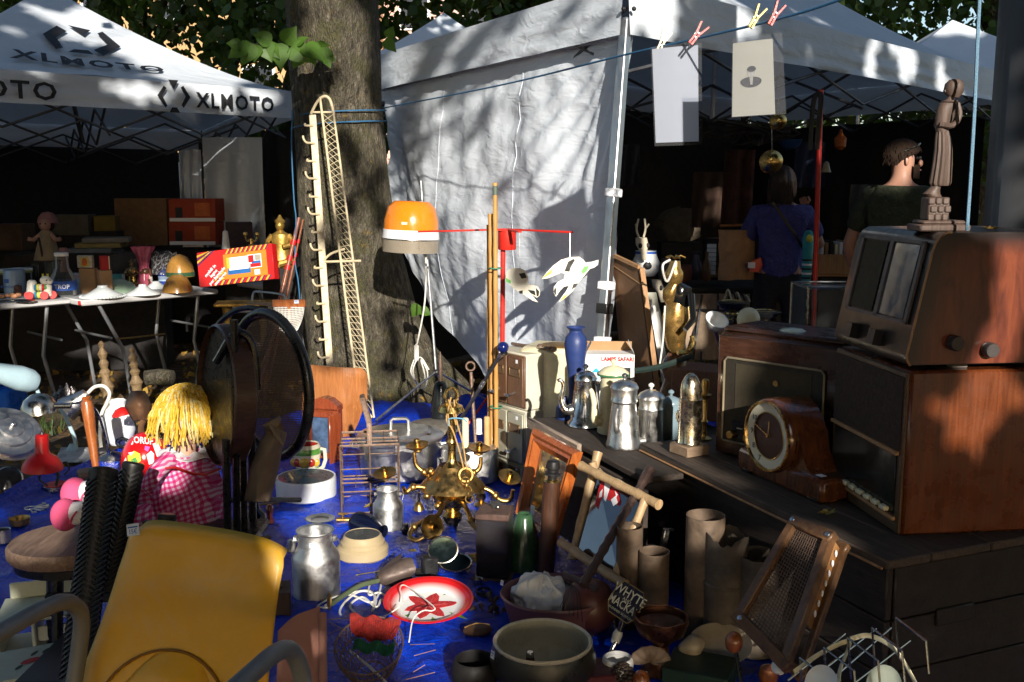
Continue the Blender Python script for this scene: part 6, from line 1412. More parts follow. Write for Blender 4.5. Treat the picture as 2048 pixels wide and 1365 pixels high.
B().lathe([(20.5*s,109*h),(20.5*s,126*h),(18*s,140*h),(12*s,152*h),(5*s,158*h),(1*s,159*h)],36,None,False,True).ob('projectile',SHL,T)
for k in range(9):
 a=k*.7;B().ball(((-.35+.0)*0+22.5*s*sin(-.5)+6*s*cos(a),-22.5*s*cos(.5),74*h+8*h*sin(a)),(4*s,2.5*s,5*h),7,5).ob('crest_boss',SHL,T)
B().ball((22.5*s*sin(-.5),-22*s*cos(.5),74*h),(7*s,3*s,9*h),9,6).ob('crest',SHL,T)
lat('candlestick','small dark brass candlestick between shell case and radio','candlestick',1408,880,[(14,0),(15,4),(6,8),(4,30),(7,36),(4,42),(5,80),(12,86),(13,90),(6,92),(6,98),(8,108),(7,118),(4,120)],BRASS,z=HZ_,n=18,cap1=True)
q0,q1=on_chest(1432,905),on_chest(1682,962);rd_=(q1-q0);RW=rd_.length
VNE=wood('dark walnut veneer',(.030,.012,.007),(.085,.034,.018),(8,60,60),.28,.5,.08,.2)
T=thing('dial_radio','dark walnut table radio with a framed dial window, behind the clock','radio',q0,math.atan2(rd_.y,rd_.x));H=.465
B().box((RW/2,.13,H/2+.004),(RW,.26,H),None,.014).ob('case',VNE,T)
B().box((RW/2,.13,H+.012),(RW*.96,.25,.02),None,.008).ob('top',VNE,T)
B().box((RW/2,-.006,H*.5),(RW*.99,.012,H*.97),None,.006).ob('front_panel',VNE,T)
B().box((RW*.47,-.014,H*.47),(RW*.80,.006,H*.68),None,.002).ob('dial_panel',mat('dark dial cloth',(.022,.018,.012),.7,0,.2,30,.2,200,0),T)
B().box((RW*.47,-.0175,H*.56),(RW*.60,.003,H*.42),None,0).ob('speaker_cloth',mat('olive speaker cloth',(.045,.036,.020),.9,0,.1,20,.3,300,0),T)
B().box((RW*.47,-.0178,H*.24),(RW*.62,.003,H*.14),None,0).ob('dial_scale',mat('dark dial glass',(.010,.014,.012),.12,0,.2),T)
rr=[(x,z)for x,z in((.075,.145),(.09,.13),(.85,.13),(.865,.145),(.865,.78),(.84,.81),(.10,.81),(.075,.78))]
B().tube([V((x*RW,-.020,z*H))for x,z in rr],.0042,6,True).ob('dial_trim',mat('cream trim',(.30,.25,.16),.4,.3),T)
for k in range(7):B().box((RW*(.22+.07*k),-.0198,H*(.25+.012*(k%3))),(RW*.05,.0006,.004),None,0).ob('station_line',CREAM,T)
for x in(.16,.30):B().lathe([(.016,0),(.016,.018),(.012,.022)],16,TR((RW*x,-.018,H*.19))@RO(R(90),4,'X'),False,True).ob('knob',BRASS,T)
B().lathe([(.011,0),(.011,.004)],16,TR((RW*.50,-.019,H*.66))@RO(R(90),4,'X'),True,True).ob('tuning_eye',BRASS,T)
p=on_chest(1545,965);s=.00160
MAN=wood('glossy brown clock case',(.040,.012,.005),(.16,.050,.014),(40,40,6),.15,.8,.05,.2)
T=thing('mantel_clock','glossy brown humpback mantel clock with a cream chapter ring','clock',p,hrz)
dc=loc(T,P(1527,868,p.y+.02));dr=.115
B().box((.04,.05,.04),(.46,.13,.08),None,.012).ob('base',MAN,T)
for x in(-.14,.22):B().box((x,.05,.006),(.05,.13,.012),None,.003).ob('foot',BLACK,T)
hump=[(-.17,.078),(-.15,.10),(-.14,.13),(-.13,.20)]+[(dr*1.12*cos(a),dc.z+dr*1.12*sin(a))for a in[R(x)for x in range(165,10,-12)]]+[(.13,.20),(.145,.14),(.17,.10),(.20,.078)]
B().prism(hump,-.115,.0,RO(R(90),4,'X')).ob('humped_case',MAN,T)
Md=TR((0,-.004,dc.z))@RO(R(90),4,'X')
B().lathe([(dr*1.10,-.06),(dr*1.12,.0),(dr*1.10,.022),(dr*1.05,.028)],48,Md).ob('drum',MAN,T)
B().lathe([(dr*1.06,.022),(dr*1.05,.034),(dr*1.0,.034),(dr*.97,.027)],48,Md).ob('bezel',BRASS_L,T)
B().lathe([(dr*.98,.026),(dr*.70,.020)],48,Md).ob('chapter_ring',mat('cream dial ring',(.66,.62,.48),.4,0,.04,dirt=.1),T)
B().lathe([(dr*.71,.018),(.001,.018)],40,Md,False,True).ob('dial_centre',mat('brown dial centre',(.045,.016,.009),.35),T)
B().lathe([(dr*.72,.0215),(dr*.70,.023),(dr*.68,.0215)],40,Md).ob('inner_ring',BRASS,T)
for k in range(12):
 B().box((0,dr*.84,.0255),(.003,dr*.20,.0012),Md@RO(2*pi*k/12,4,'Z')@RO(R(-12),4,'X'),0).ob('numeral_stroke',INK,T)
for k,tx in((3,'9'),(4,'8'),(5,'7'),(2,'10')):
 a=2*pi*k/12;lettering(tx,INK,T,Md@TR((-dr*.86*sin(a)+.012,dr*.86*cos(a),.0262)),.028,.0004)
B().box((0,dr*.36,.024),(.0035,dr*.76,.001),Md@RO(R(70),4,'Z'),0).ob('minute_hand',BRASS_L,T)
B().box((0,dr*.22,.0235),(.0045,dr*.45,.001),Md@RO(R(-5),4,'Z'),0).ob('hour_hand',BRASS,T)
B().lathe([(.006,.02),(.005,.028)],10,Md,False,True).ob('arbor',BRASS_L,T)
B().box((.25,-.004,.093),(.026,.022,.001),None,0).ob('price_sticker',PAPER,T)
rx_=V((.993,.118,0));c_=on_chest(1803,1073);lw_,ld_,lh_=.55,.46,.485
rrz=math.atan2(rx_.y,rx_.x)
SIDE=wood('red-brown polished veneer',(.075,.017,.005),(.19,.050,.014),(60,60,4),.28,.45,.06,.25)
T=thing('cabinet_radio','large walnut cabinet radio with polished side, lowest of the two stacked radios','radio',c_,rrz)
B().box((lw_/2,ld_/2,lh_/2),(lw_,ld_,lh_),None,.008).ob('case',SIDE,T)
B().box((-.006,ld_/2,lh_*.5),(.012,ld_*.98,lh_*.98),None,.003).ob('front_frame',wood('dull frame wood',(.05,.028,.014),(.12,.07,.035),(60,6,60),.5),T)
B().box((-.014,ld_/2,lh_*.74),(.006,ld_*.94,lh_*.44),None,.001).ob('speaker_cloth',mat('brown speaker cloth',(.035,.020,.013),.85,0,.2,30,.4,260,0),T)
B().box((-.014,ld_/2,lh_*.30),(.006,ld_*.88,lh_*.36),None,.001).ob('dial_glass',mat('dark dial glass',(0,0,0)),T)
B().box((-.02,ld_/2,lh_*.50),(.012,ld_*.94,.012),None,.002).ob('trim_bar',FRW,T);B().box((-.02,ld_/2,lh_*.10),(.012,ld_*.94,.012),None,.002).ob('trim_bar',FRW,T)
for k in range(6):B().box((-.026,ld_*(.14+.11*k),lh_*.14),(.018,.034,.014),None,.003).ob('push_key',CREAM,T)
for y in(.05,ld_-.05):B().box((lw_*.3,y,lh_+.008),(.05,.03,.016),None,.003).ob('spacer_block',mat('grey felt',(.16,.15,.14),.9),T)
UZ=c_.z+lh_+.018
T=thing('sloped_radio','upper old radio with sloping front and two knobs on its side','radio',V((c_.x,c_.y,UZ)),rrz)
UH=P(1885,466,c_.y).z-UZ;k0=loc(T,P(1812,700,c_.y)).x;k1=loc(T,P(1880,480,c_.y)).x
side=[(k0+.012,.0),(k0+.004,.012),(k0+.001,.03),(k1-.018,UH-.055),(k1-.010,UH-.028),(k1+.004,UH-.010),(k1+.022,UH-.001),(k1+.034,UH),(k1+.40,UH),(k1+.40,0)]
Mu=RO(R(90),4,'X')
SB=wood('sunburst mahogany',(.12,.022,.010),(.30,.075,.028),(50,6,50),.3,.5,.06,.35,(.012,.008,.006))
B().prism(side,-ld_,0,Mu).ob('case',mat('black-brown lacquer',(.016,.010,.008),.35,0,.2,10,.1,60,.2,coat=.3),T)
def inset(poly,d):
 c=(sum(p[0]for p in poly)/len(poly),sum(p[1]for p in poly)/len(poly));return[(c[0]+(p[0]-c[0])*(1-d/.2),c[1]+(p[1]-c[1])*(1-d/.2))for p in poly]
def sunburst():
 m,n,pb_=_base('sunburst polished panel');c=_coord(n);sp3=n.nodes.new('ShaderNodeSeparateXYZ');n.links.new(c,sp3.inputs[0])
 f_=_noise(n,1,8,.6,_coord(n,(30,60,6)),1.0)
 base=_ramp(n,f_,[(.3,(.06,.009,.005)),(.7,(.19,.044,.016))])
 ex_=_math(n,'MULTIPLY',_math(n,'SUBTRACT',sp3.outputs[0],k1+.02-.02),1/.10);
 sl_=_math(n,'MULTIPLY',_math(n,'SUBTRACT',sp3.outputs[2],0),(k1-k0)/UH);xx=_math(n,'SUBTRACT',_math(n,'SUBTRACT',sp3.outputs[0],k0),sl_)
 e1_=_ramp(n,_math(n,'MULTIPLY',xx,12),[(.06,(1,1,1)),(.85,(0,0,0))])
 e2_=_ramp(n,_math(n,'MULTIPLY',_math(n,'SUBTRACT',UH,sp3.outputs[2]),14),[(.15,(1,1,1)),(.9,(0,0,0))])
 base=_mix(n,e1_,base,(.018,.010,.010));base=_mix(n,e2_,base,(.018,.010,.010))
 base=_mix(n,_ramp(n,_noise(n,60,8,.85,c,2.0),[(.66,(0,0,0)),(.74,(.5,)*3)]),base,(.40,.20,.10))
 n.links.new(base,pb_.inputs['Base Color']);pb_.inputs['Roughness'].default_value=.34;pb_.inputs['Coat Weight'].default_value=.35;pb_.inputs['Coat Roughness'].default_value=.2;return m
B().prism(inset(side,.003),0,.008,Mu).ob('side_panel',sunburst(),T,20)
B().tube([V((x,-.004,z))for x,z in side[:8]],.004,6).ob('worn_edge',FRW,T)
for(u,v)in((1915,688),(1990,703)):
 q=loc(T,P(u,v,c_.y-.02));B().lathe([(.019,0),(.022,.004),(.022,.022),(.019,.03),(.004,.031)],26,TR((q.x,-.008,q.z))@RO(R(90),4,'X'),True,True).ob('knob',mat('grey-black bakelite',(.05,.045,.045),.35),T)
nx_=V((-(UH),0,(k1-k0))).normalized()
def slope(y,t):return V((k0+(k1-k0)*t,y,UH*t))+nx_*.004
def spanel(y0,y1,t0,t1,m,nm,th=.004,lift=0):
 q=[slope(y0,t0)+nx_*lift,slope(y1,t0)+nx_*lift,slope(y1,t1)+nx_*lift,slope(y0,t1)+nx_*lift]
 B().add(q+[x+nx_*th for x in q],[(0,1,2,3),(4,7,6,5),(0,4,5,1),(1,5,6,2),(2,6,7,3),(3,7,4,0)]).ob(nm,m,T,0)
ST_=mat('dull grey trim',(.10,.085,.08),.5)
spanel(.04,.40,.30,.92,BLACK,'dial_opening')
spanel(.06,.20,.33,.89,mat('mirror dial glass',(.30,.31,.33),.10,.5,.4,8,.05,20,.3),'dial_glass',.002,.005)
spanel(.245,.385,.33,.89,mat('olive speaker cloth',(0,0,0)),'speaker_cloth',.003,.005)
for(y0,y1,t0,t1)in((.03,.41,.90,.925),(.03,.41,.295,.32),(.03,.045,.30,.92),(.395,.41,.30,.92),(.205,.225,.30,.92)):spanel(y0,y1,t0,t1,ST_,'dial_frame',.008,.004)
spanel(.15,.19,.08,.20,BLACKP,'knob_block',.03);spanel(.30,.34,.08,.20,BLACKP,'knob_block',.03)
URT=UZ+UH
STW=wood('grey-brown carved wood',(.05,.030,.022),(.13,.085,.064),(60,60,6),.6,0,.3,.2)
sp0=V((P(1876,462,c_.y+.12).x,c_.y+.12,URT));s=mpp(sp0)
T=thing('carved_statuette','carved wooden statuette of a woman in pleated skirt, on the sloped radio','statuette',sp0)
B().box((.0,0,.010),(100*s,70*s,.02),None,.004).ob('base_plate',STW,T);B().box((0,0,.025),(86*s,58*s,.012),None,.006).ob('base_step',STW,T)
def sx(u):return loc(T,P(u,400,sp0.y)).x
def sz(v):return loc(T,P(1870,v,sp0.y)).z
z0,z1=sz(442),sz(394);cx=sx(1871)
B().box((cx,0,(z0+z1)/2),(43*s,40*s,z1-z0-.002),None,.004).ob('pedestal_core',STW,T)
rs=random.Random(9)
for r_ in range(3):
 for c2 in range(3):
  B().box((cx+(-14+14*c2+(3 if r_%2 else-2))*s,-21*s,lerp(z0,z1,(r_+.5)/3)),((12+2*rs.random())*s,5*s,(z1-z0)/3-2.2*s),None,.003).ob('carved_stone',STW,T)
fig=[(1872,392,20,16),(1870,380,18,16)]
def rings(cs,m,nm,n=24,pleat=0):
 vs_=[];fs_=[]
 for j,(u,v,rw,rd2)in enumerate(cs):
  for i in range(n):
   a=2*pi*i/n;k=1+(pleat*sin(a*12)if pleat else 0)
   vs_.append((sx(u)+rw*s*k*cos(a),rd2*s*k*sin(a),sz(v)))
 for j in range(len(cs)-1):
  for i in range(n):fs_.append((j*n+i,j*n+(i+1)%n,(j+1)*n+(i+1)%n,(j+1)*n+i))
 fs_+=[tuple(range(n)),tuple((len(cs)-1)*n+i for i in range(n))]
 return B().add(vs_,fs_).ob(nm,m,T)
rings([(1868,394,15,12),(1862,388,17,13),(1866,380,12,11),(1872,370,9,9)],STW,'feet')
rings([(1878,372,17,15),(1878,366,20,17),(1880,330,18,16),(1880,300,16,15),(1878,275,14,13),(1876,262,11,11)],STW,'pleated_skirt',48,.07)
rings([(1876,266,11,11),(1874,250,14,12),(1876,232,15,13),(1880,218,17,13),(1884,208,18,13),(1886,202,10,9),(1888,196,6,6),(1889,190,6,6)],STW,'torso')
rings([(1888,194,5,6),(1886,188,10,11),(1888,178,14,15),(1890,168,14,15),(1893,160,9,10)],STW,'head')
rings([(1897,196,7,8),(1899,186,12,13),(1898,172,14,14),(1896,163,12,12),(1894,159,6,8)],STW,'hair')
B().prism([(sx(1873),sz(182)),(sx(1877),sz(187)),(sx(1877),sz(176))],-.006,.006,RO(R(90),4,'X')).ob('nose',STW,T)
for y in(-1,1):B().tube(spline([(sx(1896),y*13*s,sz(208)),(sx(1900),y*17*s,sz(232)),(sx(1888),y*19*s,sz(252)),(sx(1866),y*10*s,sz(250))],4),[5.5*s]*13,8).ob('arm',STW,T)
B().ring((0,0,0),14*s,2.5*s,16,6,TR((sx(1886),0,sz(204)))).ob('collar',STW,T)
def dry_leaf(label,p,s,m=None,seed=0,rz=0):
 T=thing('dry_leaf',label,'leaf',p,rz);rn2=random.Random(seed)
 pts=[];n=15
 for i in range(n):
  a=2*pi*i/n;r=s*(.55 if i%3 else 1)*(.8+.4*rn2.random());pts.append(V((r*cos(a),r*.8*sin(a),.006+.012*rn2.random()*s/.04)))
 B().add([(0,0,.004)]+pts,[(0,1+i,1+(i+1)%n)for i in range(n)]).ob('blade',m or FALL,T,0)
 B().tube([(0,0,.005),(-s*1.1,.2*s,.012)],.0012,4).ob('leaf_stalk',FALL,T);return T
dry_leaf('curled dry leaf lying on top of the sloped radio',V((P(1988,462,c_.y+.1).x,c_.y+.1,URT+.002)),.03,None,1)
YLF=foliage('yellow fallen leaf',(.40,.29,.06),(.5,.38,.10),.3)
dry_leaf('yellow maple leaf on the chest lid beside the radios',on_chest(1655,1032)+V((0,0,.003)),.034,YLF,2,.6)
dry_leaf('yellow leaf on the tarpaulin under the wire bottle basket',PZ(738,1015,.04),.035,YLF,3,1.5)
dry_leaf('small yellow leaf left of the black wing mirror',PZ(826,1105,.04),.025,YLF,4,2)
dry_leaf('brown leaf on the tarpaulin beside the upright milk can',PZ(745,1045,.045),.022,None,5,1)
dry_leaf('small leaf resting on the stock pot lid',PZ(858,872,.27),.022,FALL,6,1)
pp_=P(2078,300,3.25)
T=thing('lamp_post','dark grey round steel post at the picture edge behind the radios','post',(pp_.x,pp_.y,0))
B().lathe([(.17,0),(.17,.05),(.148,.08),(.148,4.2),(.13,4.25)],36,None,True,True).ob('shaft',mat('dark grey painted post',(.055,.056,.06),.45,.1,.1,3,.1,40,.2),T)
# ============================================================ LOWER RIGHT
FRM=wood('orange moulded frame',(.24,.050,.010),(.50,.145,.03),(60,60,5),.28,.4,.1,.2)
def quad_frame(name,label,cat,q,Ys,wid,m,inner,innm,depth=.03,mould=True,ground=True,inm=None):
 """frame through four corners tl,tr,br,bl (pixels) with depths"""
 c=[P(u,v,y)for(u,v),y in zip(q,Ys)]
 T=thing(name,label,cat,sum(c,V())/4);T.matrix_basis=TM((sum(x.x for x in c)/4,sum(x.y for x in c)/4,max(0,min(x.z for x in c))))
 c=[loc(T,x)for x in c];n=(c[1]-c[0]).cross(c[3]-c[0]).normalized()
 if n.y>0:n=-n
 ctr=sum(c,V())/4
 for i in range(4):
  a,b=c[i],c[(i+1)%4]
  ia,ib=a+(ctr-a)*wid,b+(ctr-b)*wid
  steps=[(0,0),(0,.6),(.25,1.0),(.45,.75),(.6,.9),(.8,.5),(1,.2),(1,0)]if mould else[(0,0),(0,1),(1,1),(1,0)]
  vs_=[]
  for(x,z)in steps:vs_+=[a.lerp(ia,x)+n*depth*z,b.lerp(ib,x)+n*depth*z]
  k=len(steps);fs_=[(2*j,2*j+1,2*((j+1)%k)+1,2*((j+1)%k))for j in range(k)]+[tuple(2*j for j in range(k)),tuple(2*j+1 for j in range(k))]
  B().add(vs_,fs_).ob('frame_rail' if i%2==0 else 'frame_stile',m,T,25)
 ii=[x+(ctr-x)*wid*.96+n*.004 for x in c]
 B().add(ii+[x-n*.006 for x in ii],[(0,1,2,3),(7,6,5,4),(0,4,5,1),(1,5,6,2),(2,6,7,3),(3,7,4,0)]).ob(innm,inner,T,0)
 return T,n
MIRG=mat('old mirror',(.42,.42,.40),.05,1,.1,6,.02,20,.15,(.1,.09,.07))
T,n=quad_frame('framed_mirror','mirror in a thick orange moulded wooden frame leaning on the crate','mirror',[(1075,858),(1166,905),(1113,1088),(1040,1035)],[4.05,3.72,3.72,4.02],.36,FRM,MIRG,'mirror_glass',.035)
B().add([loc(T,P(*q))for q in((1062,1010,3.82),(1070,1012,3.80),(1068,1030,3.80),(1060,1028,3.82))],[(0,1,2,3)]).ob('price_sticker',PAPER,T,0)
T=thing('lamp_column','dark wooden lamp column with black bulb socket before the orange mirror','lamp',PZ(1090,1165,.02));p=PZ(1090,1165,.02);s=mpp(p)
a,b=loc(T,P(1104,962,p.y)),V((0,0,0))
B().tube([b,a],17*s,20).ob('column',wood('dark red column',(.035,.014,.008),(.085,.035,.018),(50,50,6),.4,.2),T)
M_=shade_M(a,a-b)
B().lathe([(17*s,0),(15*s,3*s),(11*s,4*s)],20,M_,False,True).ob('brass_cap',BRASS_L,T)
B().lathe([(9*s,4*s),(9*s,12*s),(16*s,13*s),(16*s,17*s),(11*s,19*s),(11*s,24*s),(14*s,26*s),(14*s,30*s),(12*s,40*s),(9*s,42*s)],20,M_,False,True).ob('bulb_socket',BLACKP,T)
BAM2=wood('pale bamboo',(.30,.19,.09),(.50,.35,.19),(60,60,3),.5,.1,.15,.3)
T=thing('bamboo_mirror','bamboo framed mirror with a painted-on red patterned reflection, leaning beside the chest','mirror',PZ(1180,1190,.0));
def bam(a,b,r,nodes):
 A,Bq=loc(T,P(*a)),loc(T,P(*b));pts=[];rr=[];N_=nodes*4
 for j in range(N_+1):
  pts.append(A.lerp(Bq,j/N_));rr.append(r*(1.15 if j%4==0 else .98))
 B().tube(pts,rr,12).ob('bamboo_rail',BAM2,T,60)
bam((1196,905,3.62),(1144,1120,3.45),.0165,3);bam((1162,932,3.58),(1318,1010,3.25),.0165,4);bam((1122,1085,3.42),(1250,1170,3.12),.0165,4);bam((1290,1000,3.3),(1225,1165,3.18),.0150,3)
for(a,b)in(((1185,925,3.58),(1192,950,3.57)),((1195,950,3.56),(1204,942,3.56))):bam(a,b,.014,1)
q=[loc(T,P(*x))for x in((1196,955,3.55),(1290,1003,3.33),(1236,1150,3.2),(1155,1105,3.42))]
B().add(q,[(0,1,2,3)]).ob('mirror_glass',mat('dark mirror',(.20,.20,.20),.04,1,.1,bump=0,dirt=.1),T,0)
nq=(q[1]-q[0]).cross(q[3]-q[0]).normalized();nq=nq if nq.y<0 else-nq
Ct=loc(T,P(1218,1000,3.46))
def clo(u,v):
 d=ray(u,v);o_=T.matrix_basis.translation+q[0]+nq*.006;t=(o_-CAM).dot(nq)/d.dot(nq);return loc(T,CAM+d*t)
rim_=[(1190,1010),(1197,978),(1203,962),(1222,968),(1236,985),(1242,1005),(1236,1028),(1220,1042),(1204,1030)]
B().add([clo(*x)for x in rim_],[tuple(range(len(rim_)))]).ob('red_reflection',mat('painted red reflection',(.45,.012,.015),.6,0,.1),T,0)  # mirror reflection painted as flat red and white patches over the glass
for pl_ in([(1209,965),(1222,970),(1216,990),(1212,1004),(1208,1000)],[(1200,985),(1206,978),(1204,994),(1198,996)],[(1222,1000),(1232,992),(1236,1006),(1226,1014),(1226,1010)],[(1212,1018),(1224,1026),(1218,1034)],[(1230,982),(1236,990),(1233,996)]):
 B().add([clo(*x)+nq*.001 for x in pl_],[tuple(range(len(pl_)))]).ob('white_reflection',PAPER,T,0)
GRV=mat('dark green glaze',(.030,.075,.035),.22,0,.15,10,.06,40,.1,coat=.3)
T,s,h=lat('green_vase','dark green conical ceramic vase beside the tall glass jar','vase',1048,1135,[(38,0),(40,3),(36,30),(26,72),(18,98),(15,103),(13,104),(10,100)],GRV,n=32)
sticker(T,1014,1059,PZ(1048,1135,.022).y-12*s,9,10,(-.6,-.8,.2),12)
p=PZ(990,1150,.022);s=mpp(p);h=vpp(p)
T=thing('glass_jar','tall square glass jar with brown wooden lid, left of the green vase','jar',p,R(-10))
GJ=glass('jar glass',(.55,.52,.55),.06)
for(x,y,w_,d_)in((0,-30,62,1.6),(0,30,62,1.6),(-31,0,1.6,60),(31,0,1.6,60)):B().box((x*s,y*s,58*h),(w_*s,d_*s,112*h),None,0).ob('jar_wall',GJ,T)
B().box((0,0,3*h),(60*s,58*s,5*h),None,.002).ob('jar_bottom',mat('thick glass foot',(.10,.09,.10),.1),T)
B().box((0,0,20*h),(52*s,50*s,30*h),None,.01).ob('contents',mat('brown contents',(.09,.055,.035),.8),T)
LID=wood('purple-brown lid',(.055,.030,.024),(.12,.07,.055),(40,40,8),.5)
B().box((0,0,120*h),(68*s,66*s,12*h),None,.004).ob('lid',LID,T)
B().box((0,0,-0.0),(74*s,70*s,8*h),None,.003).ob('stand',LID,T)
B().ball((6*s,0,131*h),(5*s,5*s,4*h),10,6).ob('lid_stud',CHR,T)
B().prism([(-3*s,0),(-12*s,16*s),(-2*s,13*s),(8*s,18*s),(14*s,8*s),(6*s,4*s)],-2*s,2*s,TR((0,0,128*h))@RO(R(80),4,'X')).ob('lid_knob',BLACKP,T)
TUB=mat('dusty pink plastic tub',(.20,.085,.085),.38,0,.1,8,.08,50,.25,trans=.1)
T,s,h=lat('plastic_tub','round dusty pink plastic tub holding a white bag','tub',1112,1256,[(84,0),(90,4),(104,50),(108,62),(112,66),(110,70),(104,66),(98,50),(84,8),(2,6)],TUB,n=44,sy=.86)
T2=thing('white_bag','crumpled white plastic bag lying in the pink tub','plastic bag',PZ(1085,1230,.06));s=mpp(PZ(1085,1230,.06))
PLB=mat('crumpled white plastic',(.74,.75,.77),.35,0,.06,6,.4,40,.1,trans=.1)
def bagg(a,t):
 th=2*pi*a;ph=pi*t*.98+.01;k=1+.35*fbm((cos(th)*1.6,sin(th)*1.6,t*3))+.07*fbm((cos(th)*4,sin(th)*4,t*7))
 return V((62*s*k*sin(ph)*cos(th),46*s*k*sin(ph)*sin(th),34*s+44*s*k*cos(ph)))
o=B().grid(bagg,110,56).ob('bag',PLB,T2,0);o.data.shade_smooth()
T2=thing('leather_ball','dull red-brown leather ball resting in the pink tub','ball',PZ(1178,1262,.03));s=mpp(PZ(1178,1262,.03))
o=B().ball((0,0,52*s),(56*s,54*s,56*s),26,18).ob('ball',mat('maroon leather',(.11,.035,.028),.4,0,.2,10,.15,50,.2),T2)
sticker(T,1004,1166,PZ(1112,1256,.022).y+.03,9,10,(-.8,-.6,.2))
T=thing('folded_umbrella','dark carved walking stick with tassel leaning from tub to chest','stick',PZ(1165,1215,.1))
a,b=loc(T,P(1300,940,3.45)),loc(T,P(1165,1172,3.02));CARV=wood('dark carved wood',(.018,.010,.008),(.085,.05,.04),(30,30,30),.5,.2,.8)
pts=[a.lerp(b,i/24)for i in range(25)];B().tube(pts,[(.017 if i%2 else .0135)if i>2 else .02 for i in range(25)],9).ob('shaft',CARV,T)
B().tube([loc(T,P(1128,1148,3.1)),loc(T,P(1195,1180,3.0))],.010,8).ob('crook',CARV,T)
for k in range(6):
 B().tube(pathp(T,[(1128,1160,3.05),(1132+5*k,1185,3.02),(1120+9*k,1215+6*k,3.0)],4),.0013,4).ob('tassel_cord',BLACKP,T)
CRB=mat('speckled cream glaze',(.52,.47,.34),.3,0,.08,20,.08,60,.35,(.14,.08,.04),26)
OUTB=mat('dark brown-green glaze',(.022,.02,.013),.3,0,.4,6,.1,30,.2)
p=PZ(1085,1375,.02);s=mpp(p);h=vpp(p)
T=thing('cache_pot','large round glazed plant pot with cream inside, bottom middle of the picture','pot',p)
B().lathe([(60*s,0),(72*s,6*h),(104*s,40*h),(106*s,62*h),(97*s,84*h)],44,None,True).ob('body',OUTB,T)
B().lathe([(97*s,84*h),(99*s,88*h),(96*s,91*h),(91*s,88*h),(96*s,70*h),(94*s,40*h),(60*s,8*h),(2*s,8*h)],44,None,False,True).ob('cream_lining',CRB,T)
sticker(T,985,1310,p.y-.11,11,16,(-.8,-.6,.1))
T,s,h=lat('perfume_bottle','small dark red glass bottle with silver cap before the plant pot','bottle',1060,1372,[(24,0),(27,4),(24,26),(14,42),(9,48),(8,56)],mat('dark red glass',(.055,.006,.006),.08,0,.1,bump=0,dirt=.05),n=22,z=.06)
B().lathe([(8*s,54*h),(8.5*s,60*h),(6*s,64*h)],14,None,False,True).ob('cap',CHR,T)
lat('iron_pot','black cast iron pot in deep shade at the bottom edge, left of the plant pot','pot',950,1372,[(30,0),(44,8),(48,30),(42,48),(38,52),(36,48),(38,20)],mat('cast iron',(.012,.011,.011),.6,.3),n=28)
SGN=mat('black glossy sign',(.012,.010,.022),.25,0,.1)
p0=P(1253,1205,2.95);T=thing('bottle_sign','small black bar sign lettered WHYTE AND MACKAY on a spirit optic','sign',(p0.x,p0.y,.02));s=mpp(p0)
nr=V((-.45,-.78,.43)).normalized();xr=V((0,0,1)).cross(nr).normalized();xr=RO(R(-6),3,nr)@xr;yr=nr.cross(xr)
sk=RO(R(-14),3,nr);xr,yr=sk@xr,sk@yr
M_=Mx((xr,yr,nr)).transposed().to_4x4();M_.translation=loc(T,p0)
hw,hh=33*s,34*s
oc=[(-hw,-hh*.55),(-hw*.7,-hh),(hw*.7,-hh),(hw,-hh*.55),(hw,hh*.55),(hw*.7,hh),(-hw*.7,hh),(-hw,hh*.55)]
B().prism(oc,-.005,.004,M_).ob('sign_board',SGN,T,0)
B().tube([M_@V((x,y,.004))for x,y in oc],.0018,5,True).ob('gilt_edge',BRASS,T)
SLV=mat('pale cream print',(.62,.60,.48),.5,0,.05,dirt=0)
lettering('WHYTE',SLV,T,M_@TM((0,hh*.48,.0046)),26*s,.0003,.0004,.82);lettering('AND',SLV,T,M_@TM((0,hh*.10,.0046)),9*s,.0003);lettering('MACKAY',SLV,T,M_@TM((0,-hh*.26,.0046)),24*s,.0003,.0004,.74);lettering('BLENDED SCOTCH',SLV,T,M_@TM((0,-hh*.72,.0046)),6.5*s,.0002)
B().tube([loc(T,P(1247,1236,2.96)),loc(T,P(1240,1262,2.96))],.010,10).ob('optic_neck',CHR,T)
B().lathe([(8*s,0),(10*s,8*s),(9*s,24*s),(6*s,28*s)],16,shade_M(loc(T,P(1238,1262,2.96)),(-.35,-.1,-1)),True,True).ob('optic_chamber',WHITEP,T)
B().tube([loc(T,P(1232,1284,2.95)),loc(T,P(1215,1318,2.93)),loc(T,P(1210,1345,2.9))],[.009,.007,.006],10).ob('optic_tap',CHR,T)
B().tube([loc(T,P(1210,1340,2.9)),V((-.02,-.02,.0))],.006,6).ob('stand_rod',BLACK,T)
COP=mat('dark copper',(.16,.065,.035),.35,.9,.3,20,.15,60,.5,(.03,.015,.01))
T,s,h=lat('copper_bowl','dark copper footed bowl with wavy rim beside the bar sign','bowl',1320,1345,[(34,0),(38,4),(30,12),(18,30),(16,52),(26,64),(46,76),(54,96),(54,104),(50,104),(48,92),(20,76),(2,74)],COP,n=26)
B().tube([(52*s*cos(a)*(1+.03*sin(7*a)),52*s*sin(a)*(1+.03*sin(7*a)),105*h)for a in[2*pi*i/40 for i in range(40)]],.003,6,True).ob('wavy_rim',COP,T)
TB=mat('weathered brass tube',(.15,.105,.072),.55,.25,.5,14,.3,50,.9,(.022,.024,.02),12)
TB2=mat('verdigris shell tube',(.125,.10,.075),.55,.25,.5,14,.3,50,.9,(.022,.034,.034),8)
